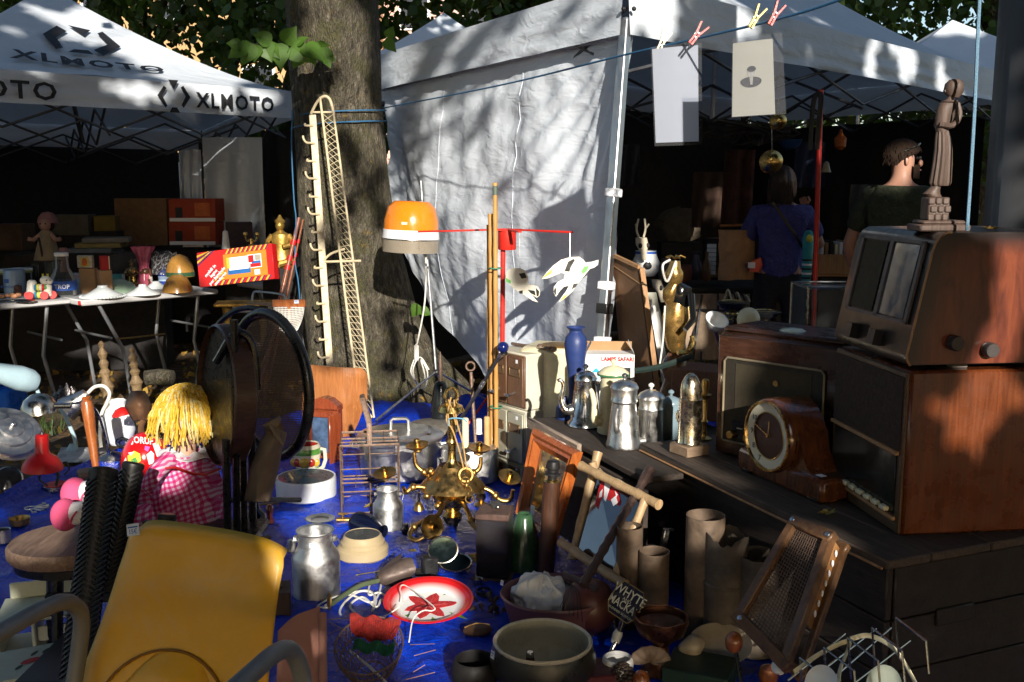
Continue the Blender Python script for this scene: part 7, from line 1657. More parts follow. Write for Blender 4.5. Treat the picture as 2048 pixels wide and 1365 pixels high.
def shell_tube(label,u,vt,v,r,m,Y=None,jag=0,ring=None,sl=0):
 p=PZ(u,v,.022)if Y is None else V((P(u,v,Y).x,Y,.022));s=mpp(p);ht=P(u+sl,vt,p.y).z-p.z
 T=thing('shell_tube',label,'shell case',p,0,'empty shell cases before the chest',0,R(0))
 n=36;vs_=[];rw=[(r+2,0),(r+2,.008),(r,.012),(r,ht*.5),(r,ht),(r-1.6,ht),(r-1.6,ht*.5),(r-2,.02)]
 for j,(rr,z)in enumerate(rw):
  for i in range(n):
   a=2*pi*i/n;jz=jag*(.5+.5*sin(a*3+1))*(.4+.6*abs(sin(a*7)))if j in(4,5)else 0
   vs_.append((rr*s*cos(a),rr*s*sin(a),z-jz))
 fs_=[(j*n+i,j*n+(i+1)%n,(j+1)*n+(i+1)%n,(j+1)*n+i)for j in range(len(rw)-1)for i in range(n)]+[tuple(range(n))]
 B().add(vs_,fs_).ob('tube',m,T)
 B().lathe([((r-2)*s,.02),(.001,.02)],24,None,False,True).ob('tube_bottom',m,T)
 if ring:B().lathe([((r+.2)*s,ht*ring),((r+2.5)*s,ht*ring+.004),((r+2.5)*s,ht*ring+.008),((r+.2)*s,ht*ring+.012)],n).ob('driving_band',m,T)
 return T
shell_tube('tallest empty shell case, back of the group before the chest',1404,1030,1275,38,TB)
shell_tube('tall shell case with torn ragged rim, in the middle of the group',1447,1064,1292,42,TB2,None,.035,.55)
shell_tube('greenish shell case partly behind the wooden grater',1508,1106,1300,42,TB2,None,.008,.5)
shell_tube('narrow short shell case in front of the bamboo mirror',1305,1102,1262,30,TB)
shell_tube('slim shaded shell case nearest the carved stick',1256,1052,1250,26,TB)
T,s,h=lat('black_thermos','black bottle with a bright chrome spout between shell cases and chest','bottle',1300,1215,[(24,0),(26,3),(26,100),(18,112),(10,118)],BLACKP,n=22,cap1=True,Y=3.25)
B().box((3*s,-4*s,134*h),(13*s,10*s,34*h),TM((0,0,0),.4,0,R(10)),.003).ob('chrome_spout',CHR,T)
B().box((9*s,-4*s,149*h),(20*s,9*s,5*h),TM((0,0,0),.4,0,R(10)),.002).ob('spout_lip',CHR,T)
GRW=wood('brown grater wood',(.065,.028,.010),(.17,.085,.035),(50,50,5),.5,.1)
p=PZ(1560,1335,.02)
T=thing('mesh_frame','tilted wooden box frame with diagonal wire mesh, leaning on the chest','frame',p)
q=[(1590,1045),(1660,1075),(1570,1330),(1478,1235)];Yq=[2.72,2.60,2.42,2.58]
c=[loc(T,P(u,v,y))for(u,v),y in zip(q,Yq)];n=(c[1]-c[0]).cross(c[3]-c[0]).normalized();n=n if n.y<0 else-n
def beam(a,b,w_,d_,m=GRW,nm='frame_bar',off=0.0):
 x=(b-a).normalized();M_=frame((a+b)/2,b-a,n);B().box((0,0,off),((b-a).length+w_*.9,w_,d_),M_,.004).ob(nm,m,T)
beam(c[0],c[1],.034,.03);beam(c[1],c[2],.030,.026);beam(c[2],c[3],.034,.03);beam(c[3],c[0],.030,.026)
b2=[x-n*.055+V((.012,0,-.0))for x in c]
beam(b2[1],b2[2],.022,.022,GRW,'rear_bar');beam(b2[0],b2[1],.03,.02,GRW,'rear_bar');beam(b2[2],b2[3],.03,.02,GRW,'rear_bar')
M2=[x-n*.028 for x in c]
B().add([c[1]+V((.006,-.002,0)),c[1]-n*.06,c[2].lerp(c[1],.35)-n*.06,c[2].lerp(c[1],.35)],[(0,1,2,3)]).ob('side_board',mat('orange leatherboard',(.27,.13,.045),.6),T,0)
for k in range(7):B().ball(c[1].lerp(c[2],.08+.08*k)-n*(.03)+V((.010,-.004,0)),(.004,.004,.010),6,5).ob('lacing_stitch',PAPER,T)
mw=B();N_=17
for i in range(1,N_):
 t=i/N_;A,Bq=c[0].lerp(c[1],t),c[3].lerp(c[2],t);mw.tube([A,Bq],.0013,4,False,False)
for i in range(1,34):
 t=i/34;mw.tube([c[0].lerp(c[3],t)+n*.001,c[1].lerp(c[2],min(1,t+.0))+n*.001],.0013,4,False,False)
mw.ob('wire_mesh',RST,T,0,'stuff')
B().add([x-n*.05 for x in(c[3].lerp(c[0],.05),c[3].lerp(c[2],.55),c[0].lerp(c[1],.45).lerp(c[3],.35))],[(0,1,2)]).ob('inner_board',mat('pale plywood',(.46,.33,.22),.7),T,0)
for x in(c[0],c[1],c[3].lerp(c[2],.08)):B().lathe([(.008,0),(.007,.003),(.002,.004)],12,shade_M(x+n*.015,n),False,True).ob('screw',STEEL,T)
B().lathe([(.022,0),(.024,.004),(.024,.012),(.018,.016)],18,shade_M(loc(T,P(1563,1335,2.45)),n),True,True).ob('porcelain_knob',WHITEP,T)
IV=mat('ivory bakelite',(.36,.29,.20),.3,0,.08,8,.05,40,.15,coat=.2)
T=thing('shell_dish','large oval ivory dish with a moulded shell, lying beside the mesh frame','dish',PZ(1440,1315,.04));s=mpp(PZ(1440,1315,.04))
B().lathe([(2*s,0),(40*s,3*s),(54*s,12*s),(56*s,16*s),(53*s,16*s),(40*s,7*s),(2*s,4*s)],36,shade_M(V((0,0,.03)),(-.1,-.45,.9)),True,True,1.1,.9).ob('dish',IV,T)
o=B().grid(lambda a,t:V((-58*s,-16*s,30*s))+V((24*s*sin(pi*t)*cos(2*pi*a)*(1+.25*sin(t*9+a*6)),22*s*sin(pi*t)*sin(2*pi*a),24*s*cos(pi*t))),24,16).ob('shell_knob',IV,T,0);o.data.shade_smooth()
T=thing('wooden_ladle','brown egg-headed wooden darning tool on a black handle over the ivory dish','tool',PZ(1480,1330,.06));s=mpp(PZ(1480,1330,.06))
B().ball(loc(T,P(1468,1285,2.72)),(17*s,17*s,21*s),16,12).ob('head',OR,T);B().tube([loc(T,P(1472,1302,2.72)),loc(T,P(1482,1365,2.68))],.006,8).ob('handle',BLACK,T)
T=obox('green_case','dark green painted metal case at the bottom edge below the ivory dish','case',PZ(1400,1372,.0),(.20,.16,.075),R(-24),mat('dark green metal paint',(.018,.045,.028),.4,.1,.2,8,.1,40,.3))
T=thing('scallop_shell','pale brown scallop shell with price sticker at the bottom edge','shell',PZ(1300,1350,.03));s=mpp(PZ(1300,1350,.03))
o=B().grid(lambda a,t:V((42*s*t*cos(R(-20)+a*R(200)),10*s-6*s*t,42*s*t*sin(R(-20)+a*R(200))*.9+22*s))+V((0,-(8*sin(pi*t)+1.2*sin(a*44)*t)*s,0)),44,14,None,.002).ob('shell',mat('shell brown',(.24,.17,.12),.5,0,.3,12,.2,50,.3),T,0);o.data.shade_smooth()
sticker(T,1284,1352,PZ(1300,1350,.03).y-.03,20,20,(0,-.9,.3),-8,'CX')
T,s,h=lat('white_pot','small chipped white pot lying in shade below the bar sign','pot',1235,1352,[(24,0),(30,4),(32,26),(30,34),(26,36),(24,30)],WHITEP,n=22)
T,s,h=lat('wooden_ball','round orange-brown wooden ball at the bottom edge beside the green case','ball',1536,1372,[(4,0),(16,6),(20,20),(16,34),(4,40)],OR,n=20,cap1=True)
lat('wooden_ball','small orange-brown wooden knob under the scallop shell sticker','ball',1282,1376,[(4,0),(16,6),(18,16),(12,28),(4,32)],OR,n=20,cap1=True,z=.03)
T=obox('red_box','flat dark red box at the bottom edge beside the dark red bottle','box',PZ(1165,1380,.0),(.18,.12,.07),R(10),mat('maroon board',(.09,.012,.014),.5))
T=thing('pine_cone','dark brown pine cone between white pot and scallop shell','pine cone',PZ(1245,1368,.03));s=mpp(PZ(1245,1368,.03));rr_=random.Random(8)
pc=B()
for k in range(60):
 a=k*2.4;z=k/60;r=20*s*sin(pi*(z*.85+.1));pc.ball((r*cos(a),r*sin(a),44*s*z),(6*s,6*s,3*s),6,4)
pc.ob('scales',mat('pine cone brown',(.05,.03,.02),.7),T,0,'stuff')
p=PZ(1680,1400,.0);T=thing('dish_rack','chrome wire dish rack with white handle straps at the bottom corner','dish rack',p)
def rw_(a,b,r=.0028,m=CHR,nm='wire'):B().tube([loc(T,P(*a)),loc(T,P(*b))],r,6).ob(nm,m,T)
for(u0,v0,u1,v1)in((1575,1362,1690,1268),(1598,1378,1752,1258),(1630,1388,1782,1256),(1680,1388,1820,1282)):rw_((u0,v0,2.25),(u1,v1,2.52))
for k in range(5):
 u,v=1600+48*k,1368-20*k
 rw_((u,v-52,2.3),(u+6,v+30,2.3));rw_((u,v-52,2.3),(u+60,v-6,2.22));rw_((u+60,v-6,2.22),(u+66,v+60,2.2))
for pts in([(1588,1344,2.28),(1640,1308,2.32),(1698,1284,2.36),(1680,1340,2.3),(1676,1390,2.25)],[(1700,1278,2.38),(1740,1272,2.38),(1790,1300,2.32),(1830,1365,2.25),(1845,1400,2.2)]):
 B().tube(pathp(T,pts,6),.007,8,False,True,None,.4).ob('white_strap',CREAM,T)
for(u,v,lb_)in((1650,1372,'white porcelain saucer standing in the dish rack'),(1775,1372,'pale green saucer standing in the dish rack, outer one')):
 q=P(u,v,2.22);T2=thing('saucer',lb_,'saucer',q);B().lathe([(.002,.003),(.03,.004),(.045,.014),(.046,.016),(.03,.008),(.002,.006)],28,shade_M(V((0,0,0)),(-.6,-.4,.35)),True,True).ob('saucer',ENW if u<1700 else mat('pale green porcelain',(.55,.6,.48),.2),T2)
# ============================================================ LEFT STALL TABLES
TZ_=.74;TRZ=R(47)
TPL=mat('grey-white table plastic',(.46,.46,.46),.5,0,.08,8,.1,80,.3)
TLG=mat('grey table steel',(.30,.31,.33),.4,.6,.1)
def folding_table(label,x,y,L_,D_=.7):
 T=thing('folding_table',label,'table',(x,y,0),TRZ,'folding tables of the left stall')
 B().box((L_/2,D_/2,TZ_-.02),(L_,D_,.04),None,.01).ob('table_top',TPL,T)
 for xx in(.14,L_-.14):
  for yy in(.06,D_-.06):
   B().tube([(xx,yy,TZ_-.04),(xx+(.16 if xx<L_/2 else-.05),yy,.36),(xx+(.2 if xx<L_/2 else .02),yy,0)],.013,8).ob('leg',TLG,T)
  B().tube([(xx+.08,.06,.45),(xx+.08,D_-.06,.45)],.009,6).ob('cross_bar',TLG,T)
  B().tube([(xx,.08,TZ_-.05),(lerp(xx,L_/2,.75),.3,TZ_-.05)],.008,6).ob('brace',TLG,T)
 return T
folding_table('grey-white folding table at the picture edge of the left stall',-3.93,5.88,1.3)
T=folding_table('grey-white folding table under the lampshades of the left stall',-2.92,6.71,1.04)
B().box((-.006,.02,TZ_-.02),(.01,.03,.03)).ob('red_clip',RED,T)
folding_table('narrow folding table between game box and lime trunk',-1.95,7.8,.55,.4)
def tb_(u,v):return PZ(u,v,TZ_+.001)
def tl(name,label,cat,u,v,prof,m,**k):return lat(name,label,cat,u,v,prof,m,z=TZ_+.001,**k)
CAN=mat('pale blue tin',(.24,.34,.46),.35,.2,.08,8,.06,50,.2)
T,s,h=tl('tin_canister','pale blue tin canister with dark blue lettering on the stall table','tin',31,588,[(19,0),(20,1),(20,46),(19,48),(17,48)],CAN,cap1=True)
lettering('Nürnberg',INKB,T,TR((-4*s,-20.6*s,16*h))@RO(R(90),4,'X'),9*s,.0003);B().box((-6*s,-20.4*s,27*h),(9*s,.5*s,8*h),None,0).ob('printed_crown',INKB,T)
tl('tin_canister','second pale blue tin canister, behind the first one','tin',64,575,[(14,0),(15,1),(15,38),(14,40)],CAN,cap1=True)
for k,(lb_,m_)in enumerate((('lowest paper booklet on the pile at the picture edge',mat('olive booklet',(.20,.22,.08),.7)),('pale green booklet in the middle of the pile at the picture edge',mat('pale green booklet',(.45,.48,.25),.7)),('white booklet on top of the pile at the picture edge',PAPER))):
 obox('booklet',lb_,'booklet',tb_(12,585)+V((0,.12,.13+.011*k)),(.22,.16,.010),TRZ+.1*k,m_,'pages',.001,'booklets piled on the stall table')
obox('book_box','dark box carrying the pile of booklets','box',tb_(12,585)+V((0,.12,0)),(.2,.14,.128),TRZ,DARKC)
p=tb_(86,599);s=mpp(p);T=thing('cow_pull_toy','white wooden cow pull toy with red wheels and bead legs','toy',p,R(10));TOY=mat('white toy lacquer',(.70,.67,.58),.3,0,.04,dirt=.05)
B().lathe([(7*s,0),(9*s,2*s),(9*s,28*s),(6*s,32*s)],16,TR((-22*s,0,7*s))@RO(R(8),4,'Y'),True,True).ob('body_block',TOY,T)
B().lathe([(7*s,0),(8*s,2*s),(8*s,22*s),(5*s,24*s)],16,TR((10*s,0,6*s)),True,True).ob('body_block',TOY,T)
B().ball((8*s,-2*s,38*s),(11*s,9*s,9*s),14,10).ob('head',TOY,T);B().ball((16*s,-5*s,36*s),(6*s,6*s,6*s),10,8).ob('muzzle',TOY,T)
for x in(12,18):B().ball((x*s,-11*s,39*s),1.3*s,6,5).ob('eye',INK,T)
for x in(3,12):B().tube([(x*s,0,45*s),(x*s,0,51*s)],2*s,6).ob('horn',YV,T)
for k,m_ in enumerate((mat('toy blue',(.03,.22,.38),.3),YV,TOY,RED,GV)):
 for z in(9,24):B().lathe([(6*s,0),(7*s,1*s),(7*s,4*s),(6*s,5*s)],14,TR(((-14+5*k)*s,-2*s,z*s))@RO(R(90),4,'Y'),True,True).ob('bead',m_,T)
for(x,y)in((-28,6),(-22,-10),(6,-10),(18,4)):B().lathe([(8*s,-2*s),(8.5*s,0),(8*s,3*s)],16,TR((x*s,y*s,8.2*s))@RO(R(80),4,'X'),True,True).ob('wheel',RED,T)
T,s,h=tl('glass_flask','wide clear glass bottle with white cap and blue lettered label','bottle',128,592,[(22,0),(25,3),(25,34),(20,44),(13,56),(12,78),(13,80)],glass('bottle glass',(.72,.76,.74),.04),n=26)
B().lathe([(13*s,79*h),(13.5*s,80*h),(13.5*s,85*h),(12*s,86*h)],22,None,False,True).ob('cap',WHITEP,T)
B().lathe([(25.4*s,12*h),(25.4*s,31*h)],30).ob('label',mat('blue label',(.03,.10,.40),.5),T)
lettering('CO TROP',PAPER,T,TR((-2*s,-26.2*s,20*h))@RO(R(90),4,'X'),12*s,.0004,.0004)
for(u,v,r,hh,lb_)in((74,578,7,48,'slim cut glass vase behind the cow toy'),(102,580,9,56,'tall plain drinking glass behind the clear bottle')):
 tl('drinking_glass',lb_,'glass',u,v,[(r*.7,0),(r*.7,2),(r,hh),(r*.9,hh)],glass('bottle glass'),n=14)
tl('silver_tray','oval silver tray at the table edge','tray',34,604,[(34,0),(38,2),(36,3),(30,1)],CHR,n=30,sy=.6)
T,s,h=tl('dolls_head','small dark-haired doll bust beside the tin canister','figurine',37,592,[(9,0),(10,6),(6,10),(8,14),(7,20),(2,22)],mat('brown doll',(.10,.045,.03),.5),n=14,cap1=True)
T=thing('shell_heap','little heap of orange shells in front of the tin canister','shells',tb_(18,597));s=mpp(tb_(18,597));rr_=random.Random(4)
for k in range(14):B().ball((rr_.uniform(-18,20)*s,rr_.uniform(-6,8)*s,(3+4*rr_.random())*s),(5*s,4*s,4*s),7,5).ob('shell',mat('orange shell',(.50,.24,.12),.5),T)
T=obox('puzzle_box','pale blue picture box behind the scalloped lampshade','box',tb_(168,580),(.16,.05,.125),R(-6),mat('pale blue box',(.34,.44,.50),.5));B().box((0,-.026,.062),(.14,.002,.10),None,0).ob('picture',mat('snowy picture',(.16,.27,.40),.5,0,.5,30),T);lettering('SHAMPOO',RED,T,TR((0,-.0275,.10))@RO(R(90),4,'X'),.022,.0003)
obox('teal_box','turquoise glass box behind the green lampshade','box',tb_(224,577),(.19,.06,.11),R(-4),mat('turquoise glassy',(.04,.26,.26),.2,0,.3,14))
OPG=mat('pale green opal glass',(.30,.42,.30),.2,0,.06,6,.03,40,.05);OPW=mat('white opal glass',(.55,.58,.58),.2,0,.05,6,.03,40,.05)
tl('lampshade','pale green opal glass lampshade dome on the stall table','lampshade',238,584,[(38,0),(36,6),(26,18),(10,25),(2,26)],OPG,cap0=False,group='glass lampshades on the stall table')
T,s,h=tl('lampshade','white glass lampshade with scalloped edge, nearest on the stall table','lampshade',206,594,[(42,0),(40,3),(24,10),(10,19),(9,23)],OPW,cap0=False,cap1=True,group='glass lampshades on the stall table')
for k in range(40):B().ball((42*s*cos(k*.157),42*s*sin(k*.157),1.5*s),2.4*s,6,4).ob('scallop',OPW,T)
tl('lampshade','plain white glass lampshade between scalloped and orange ones','lampshade',286,589,[(34,0),(32,3),(18,9),(8,16),(7,20)],OPW,cap0=False,cap1=True,group='glass lampshades on the stall table')
tl('lampshade','small white glass lampshade behind the plain white one','lampshade',312,577,[(20,0),(18,4),(8,11),(7,14)],OPW,cap0=False,cap1=True,group='glass lampshades on the stall table')
MUS=mat('mustard marbled glass',(.34,.17,.035),.25,0,.2,16,.05,40,.1)
tl('lampshade','mustard orange glass lampshade dome, lower of the two','lampshade',356,584,[(30,0),(28,10),(20,26),(10,33),(2,34)],MUS,cap0=False,group='glass lampshades on the stall table')
T,s,h=lat('lampshade','mustard glass lampshade with green band, behind the lower orange one','lampshade',361,553,[(28,0),(28,6),(24,24),(15,38),(2,44)],MUS,Y=7.6,cap0=False,group='glass lampshades on the stall table');B().lathe([(28.6*s,1*h),(28*s,9*h)],26).ob('green_band',GRV,T)
T=obox('icon_frame','ornate silver picture frame with an orange oval picture','picture frame',P(172,536,7.15),(.115,.03,.09),R(-5),mat('ornate silver',(.40,.36,.28),.35,.7,.4,60,.8,120,.3),'frame');B().box((0,-.016,.042),(.06,.004,.065),None,0).ob('mount',mat('yellow mount',(.5,.33,.05),.6),T);B().ball((0,-.018,.042),(.02,.006,.028),14,10).ob('oval_picture',mat('orange picture',(.50,.10,.01),.4),T)
B().box((.0,.03,-.11),(.12,.05,.21),None,.004).ob('easel',CARD,T)
T=obox('red_book','thick red book standing open-edged behind the teal box','book',P(209,540,7.1),(.05,.06,.1),R(35),mat('red book cloth',(.42,.015,.012),.6),'cover',.002);B().box((.028,0,.05),(.008,.055,.094),None,0).ob('pages',CREAM,T);B().box((0,0,-.105),(.08,.09,.208),None,.004).ob('book_stand',CARD,T)
PKG=mat('pink ruffled glass',(.50,.10,.16),.15,0,.3,30,.3,60,.05,coat=.4)
T=thing('ruffled_vase','pink ruffled glass vase on the stall table','vase',tb_(290,572));s=mpp(tb_(290,572))
o=B().grid(lambda a,t:V((1,0,0))*(interp([0,.1,.5,.75,1],[14,15,9,13,22],t)*s*(1+.10*sin(a*2*pi*9)*t)*cos(2*pi*a))+V((0,1,0))*(interp([0,.1,.5,.75,1],[14,15,9,13,22],t)*s*(1+.10*sin(a*2*pi*9)*t)*sin(2*pi*a))+V((0,0,78*s*t)),72,18).ob('body',PKG,T,0);o.data.shade_smooth()
def figurine(name,label,cat,u,v,Y,hpx,m,seed,seated=True):
 p=P(u,v,Y);s=mpp(p)*hpx/100;T=thing(name,label,cat,p)
 B().lathe([(26*s,0),(28*s,4*s),(24*s,14*s),(15*s,40*s),(20*s,56*s),(17*s,66*s),(7*s,72*s),(6*s,75*s)],20,None,True,True,1,.75).ob('body',m,T)
 B().ball((0,-2*s,83*s),(9*s,10*s,11*s),14,10).ob('head',m,T)
 B().lathe([(10*s,88*s),(11*s,92*s),(5*s,98*s),(2*s,104*s)],12,None,True,True).ob('headdress',m,T)
 for sx_ in(-1,1):
  B().tube(spline([(sx_*17*s,0,64*s),(sx_*25*s,-8*s,48*s),(sx_*8*s,-20*s,42*s)],4),5*s,8).ob('arm',m,T)
  if seated:B().tube(spline([(sx_*10*s,-4*s,16*s),(sx_*24*s,-18*s,14*s),(sx_*2*s,-24*s,8*s)],4),7*s,8).ob('leg',m,T)
 return T
figurine('brass_figurine','small seated brass figurine left of the pink vase','figurine',266,572,tb_(266,572).y,52,BRASS_L,1)
p=tb_(297,572);s=mpp(p);T=thing('spaniel_figurine','brown and white china dog figurine before the pink vase','figurine',p);BR_=mat('brown china',(.10,.045,.025),.2,0,.3,20)
B().ball((0,0,13*s),(9*s,9*s,14*s),14,10).ob('body',mat('white china',(.6,.5,.45),.2),T);B().ball((-3*s,-4*s,29*s),(8*s,9*s,8*s),14,10).ob('head',BR_,T);B().ball((-8*s,-10*s,27*s),(4*s,5*s,3.5*s),10,8).ob('muzzle',BR_,T)
for x in(-8,6):B().ball((x*s,-2*s,25*s),(3*s,4*s,9*s),8,6).ob('ear',BR_,T);B().tube([(x*.6*s,-7*s,14*s),(x*.6*s,-8*s,0)],3*s,8).ob('foreleg',BR_,T)
T,s,h=tl('snuff_bottle','small blue and white china bottle left of the mustard lampshades','bottle',329,570,[(6,0),(9,6),(11,20),(8,28),(4,31),(4,38),(6,40)],mat('cobalt china',(.015,.05,.32),.15,0,.5,30,coat=.5),cap1=True);B().lathe([(11.2*s,8*h),(11.6*s,18*h)],20).ob('pale_panel',mat('pale china panel',(.35,.48,.65),.15),T)
for(u,v,lb_)in((250,520,'crumpled clear plastic bag left of the pink vase'),(330,520,'crumpled clear plastic bag behind the blue china bottle')):
 T=thing('plastic_bag',lb_,'plastic bag',P(u,v+30,7.6));s=mpp(P(u,v,7.6))
 o=B().grid(lambda a,t:V((lerp(-26,26,a)*s,6*s*fbm((a*5,t*5,u)),(46*t+8*fbm((a*4,1,u))*t)*s)),16,12).ob('bag',glass('thin plastic',(.6,.58,.6),.25),T,0)
q=[P(390,505,7.3),P(540,486,7.15),P(550,563,7.1),P(405,573,7.25)]
T=thing('game_box','striped toy furniture box with red and orange picture, tilted on a carved stand','box',(q[3]+q[2])/2)
ux=(q[1]-q[0]);W_=ux.length;x_=ux.normalized();y_=(q[0]-q[3]);y_=(y_-x_*y_.dot(x_));H_=y_.length;y_.normalize();z_=x_.cross(y_)
Mb=Mx((x_,y_,z_)).transposed().to_4x4();Mb.translation=loc(T,(q[3]+q[2]+q[0]+q[1])/4)
GR=mat('game red',(.50,.012,.012),.3,0,.04,dirt=.05);GY=mat('game yellow',(.66,.40,.03),.3,0,.04,dirt=.05);GP=mat('game purple',(.10,.02,.10),.3,0,.04,dirt=.05);GO=mat('game orange',(.56,.20,.02),.35,0,.15,6,dirt=.05)
B().box((0,0,-.035),(W_,H_,.07),Mb,.002).ob('carton',GR,T)
def pane(x0,x1,y0,y1,m,nm,lift=.0012):B().box(((x0+x1)/2*W_,(y0+y1)/2*H_,lift),((x1-x0)*W_,(y1-y0)*H_,.0006),Mb,0).ob(nm,m,T)
def stripe(cx0,k,m,y0,y1,sl):
 B().prism([((cx0)*W_,y0*H_),((cx0+k)*W_,y0*H_),((cx0+k+sl)*W_,y1*H_),((cx0+sl)*W_,y1*H_)],.0006,.0012,Mb).ob('printed_stripe',m,T,0)
for i in range(9):
 stripe(-.12+.062*i,.022,GY,.36,.5,.04);stripe(-.095+.062*i,.016,GP,.36,.5,.04)
 stripe(-.30+.085*i,.026,GY,-.5,-.37,.04);stripe(-.27+.085*i,.020,GP,-.5,-.37,.04)
for i,(m_)in enumerate((GP,GY,GP,GY)):B().prism([(-.5*W_,(.10+.085*i)*H_),(-.5*W_,(.16+.085*i)*H_),((-.46+.035*i+.05*(4-i))*W_,.5*H_),((-.50+.035*i+.05*(4-i))*W_,.5*H_)]if i<4 else[],.0006,.0012,Mb).ob('printed_stripe',m_,T,0)
for i,m_ in enumerate((GY,GP,GY)):B().prism([((-.30+.03*i)*W_,-.37*H_),((-.28+.03*i)*W_,-.37*H_),((-.155)*W_,(-.10-.09*i)*H_),((-.155)*W_,(-.16-.09*i)*H_)],.0006,.0012,Mb).ob('printed_stripe',m_,T,0)
pane(-.15,.42,-.36,.35,GO,'printed_picture');pane(-.08,.17,-.05,.24,PAPER,'picture_curtain',.002);pane(-.10,.20,-.24,-.08,mat('game blue',(.02,.12,.36),.4,dirt=0),'picture_bed',.002);pane(-.08,.18,-.12,-.05,PAPER,'picture_pillow',.0026)
pane(.17,.35,-.12,.26,PAPER,'picture_cupboard',.002);pane(.18,.25,.04,.24,GR,'picture_door',.0026);pane(.27,.34,.08,.24,mat('game grey',(.3,.27,.22),.4),'picture_door',.0026);pane(.20,.34,-.10,.0,GR,'picture_door',.0026);pane(.22,.34,.0,.07,mat('game blue',(0,0,0)),'picture_shelf',.0026);pane(-.11,-.07,-.05,.25,GY,'picture_drape',.0026);pane(.25,.32,-.32,-.18,PAPER,'picture_stool',.0026)
for k,tx in enumerate(('mobili in','legno','per bambole','moderne')):lettering(tx,PAPER,T,Mb@TM(((-.335+.042*k)*W_,(-.06-.085*k)*H_,.0016),R(40)),.034,.0003,.0006,1)
T=thing('carved_stand','small carved gilt console table under the game box','table',V((P(490,620,7.25).x,7.25,0)))
B().box((0,0,P(490,604,7.25).z-.012),(.42,.22,.025),TM((0,0,0),R(10)),.006).ob('table_top',GOLD,T)
for x in(-.13,.13):B().lathe([(.03,0),(.035,.03),(.02,.12),(.035,.3),(.02,.45),(.04,P(490,606,7.25).z-.03)],10,TR((x,0,0)),True,True).ob('carved_leg',GOLD,T)
figurine('deity_statue','gilded seated deity statue behind the game box','statue',563,535,7.9,100,GOLD,2)
B_p=V((P(563,535,7.9).x,7.9,0));obox('plinth','dark plinth under the gilded deity statue','plinth',B_p,(.26,.2,P(563,535,7.9).z-.001),0,DARKC)
lat('candle_cone','white cone candle behind the game box','candle',452,498,[(8,0),(5,34),(3,36)],WHITEP,Y=7.75,cap1=True)
T=thing('candelabrum','small brass candelabrum behind the game box','candelabrum',P(503,492,7.7));s=mpp(P(503,492,7.7))
B().lathe([(9*s,0),(3*s,4*s),(2.5*s,14*s)],12,None,True).ob('foot',BRASS_L,T);B().tube(spline([(-12*s,0,20*s),(-8*s,0,10*s),(0,0,12*s),(8*s,0,10*s),(12*s,0,18*s)],4),2*s,6).ob('arms',BRASS_L,T)
for x in(-12,12):B().lathe([(2*s,0),(5*s,3*s),(4*s,8*s)],10,TR((x*s,0,19*s)),True).ob('cup',BRASS_L,T)
ORB=mat('orange carton',(.30,.035,.010),.7,0,.08,6,.1,40,.1)
for k,(v0,lb_)in enumerate(((489,'lower orange carton of the stacked pair deep in the stall'),(443,'upper orange carton of the stacked pair deep in the stall'))):
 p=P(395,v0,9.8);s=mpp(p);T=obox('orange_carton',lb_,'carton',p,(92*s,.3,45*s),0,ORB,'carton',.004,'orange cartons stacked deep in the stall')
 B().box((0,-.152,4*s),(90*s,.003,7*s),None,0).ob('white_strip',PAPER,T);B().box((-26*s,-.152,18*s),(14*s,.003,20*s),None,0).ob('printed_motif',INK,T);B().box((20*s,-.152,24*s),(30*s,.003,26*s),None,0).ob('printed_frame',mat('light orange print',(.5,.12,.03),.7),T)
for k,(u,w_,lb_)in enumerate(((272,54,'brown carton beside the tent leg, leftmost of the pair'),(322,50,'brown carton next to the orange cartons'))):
 p=P(u,490,9.85);s=mpp(p);obox('brown_carton',lb_,'carton',p,(w_*s,.3,92*s),0,mat('shade-darkened carton',(.16,.09,.045),.85),'carton',.004,'brown cartons deep in the stall')  # cardboard copy darkened in colour to stand in for stall shade
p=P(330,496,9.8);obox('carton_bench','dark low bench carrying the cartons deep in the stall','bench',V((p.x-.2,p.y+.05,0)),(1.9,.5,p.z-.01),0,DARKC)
p=P(180,505,8.3);obox('book_trestle','dark bench with books deep in the stall behind the doll','bench',V((p.x,p.y,0)),(1.2,.45,p.z),R(12),DARKC)
for k,m_ in enumerate((mat('grey-blue cover',(.12,.14,.17),.6),mat('dull yellow cover',(.22,.17,.05),.6),mat('grey cover',(.15,.14,.13),.6))):obox('large_book',('large grey-blue book lying behind the doll','large dull yellow book lying over the grey-blue one','grey book on top of the pile behind the doll')[k],'book',V((p.x+.05+.05*k,p.y,p.z+.042*k)),(.36,.26,.04),R(8*k),m_,'cover')
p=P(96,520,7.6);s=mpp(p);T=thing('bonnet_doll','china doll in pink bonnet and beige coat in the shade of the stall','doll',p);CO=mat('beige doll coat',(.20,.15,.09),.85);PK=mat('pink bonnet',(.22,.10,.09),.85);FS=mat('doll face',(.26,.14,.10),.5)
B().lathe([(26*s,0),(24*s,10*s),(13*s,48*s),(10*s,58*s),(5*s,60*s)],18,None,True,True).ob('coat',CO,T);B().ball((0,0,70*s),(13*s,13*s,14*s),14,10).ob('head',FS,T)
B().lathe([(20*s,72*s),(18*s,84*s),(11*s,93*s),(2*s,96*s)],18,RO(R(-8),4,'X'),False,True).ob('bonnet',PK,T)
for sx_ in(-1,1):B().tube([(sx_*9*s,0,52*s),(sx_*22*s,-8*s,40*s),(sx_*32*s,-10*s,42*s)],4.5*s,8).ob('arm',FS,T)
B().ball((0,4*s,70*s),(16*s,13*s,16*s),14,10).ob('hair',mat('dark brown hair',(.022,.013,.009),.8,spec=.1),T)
for x in(-5,5):B().ball((x*s,-12*s,72*s),1.8*s,6,5).ob('eye',INK,T)
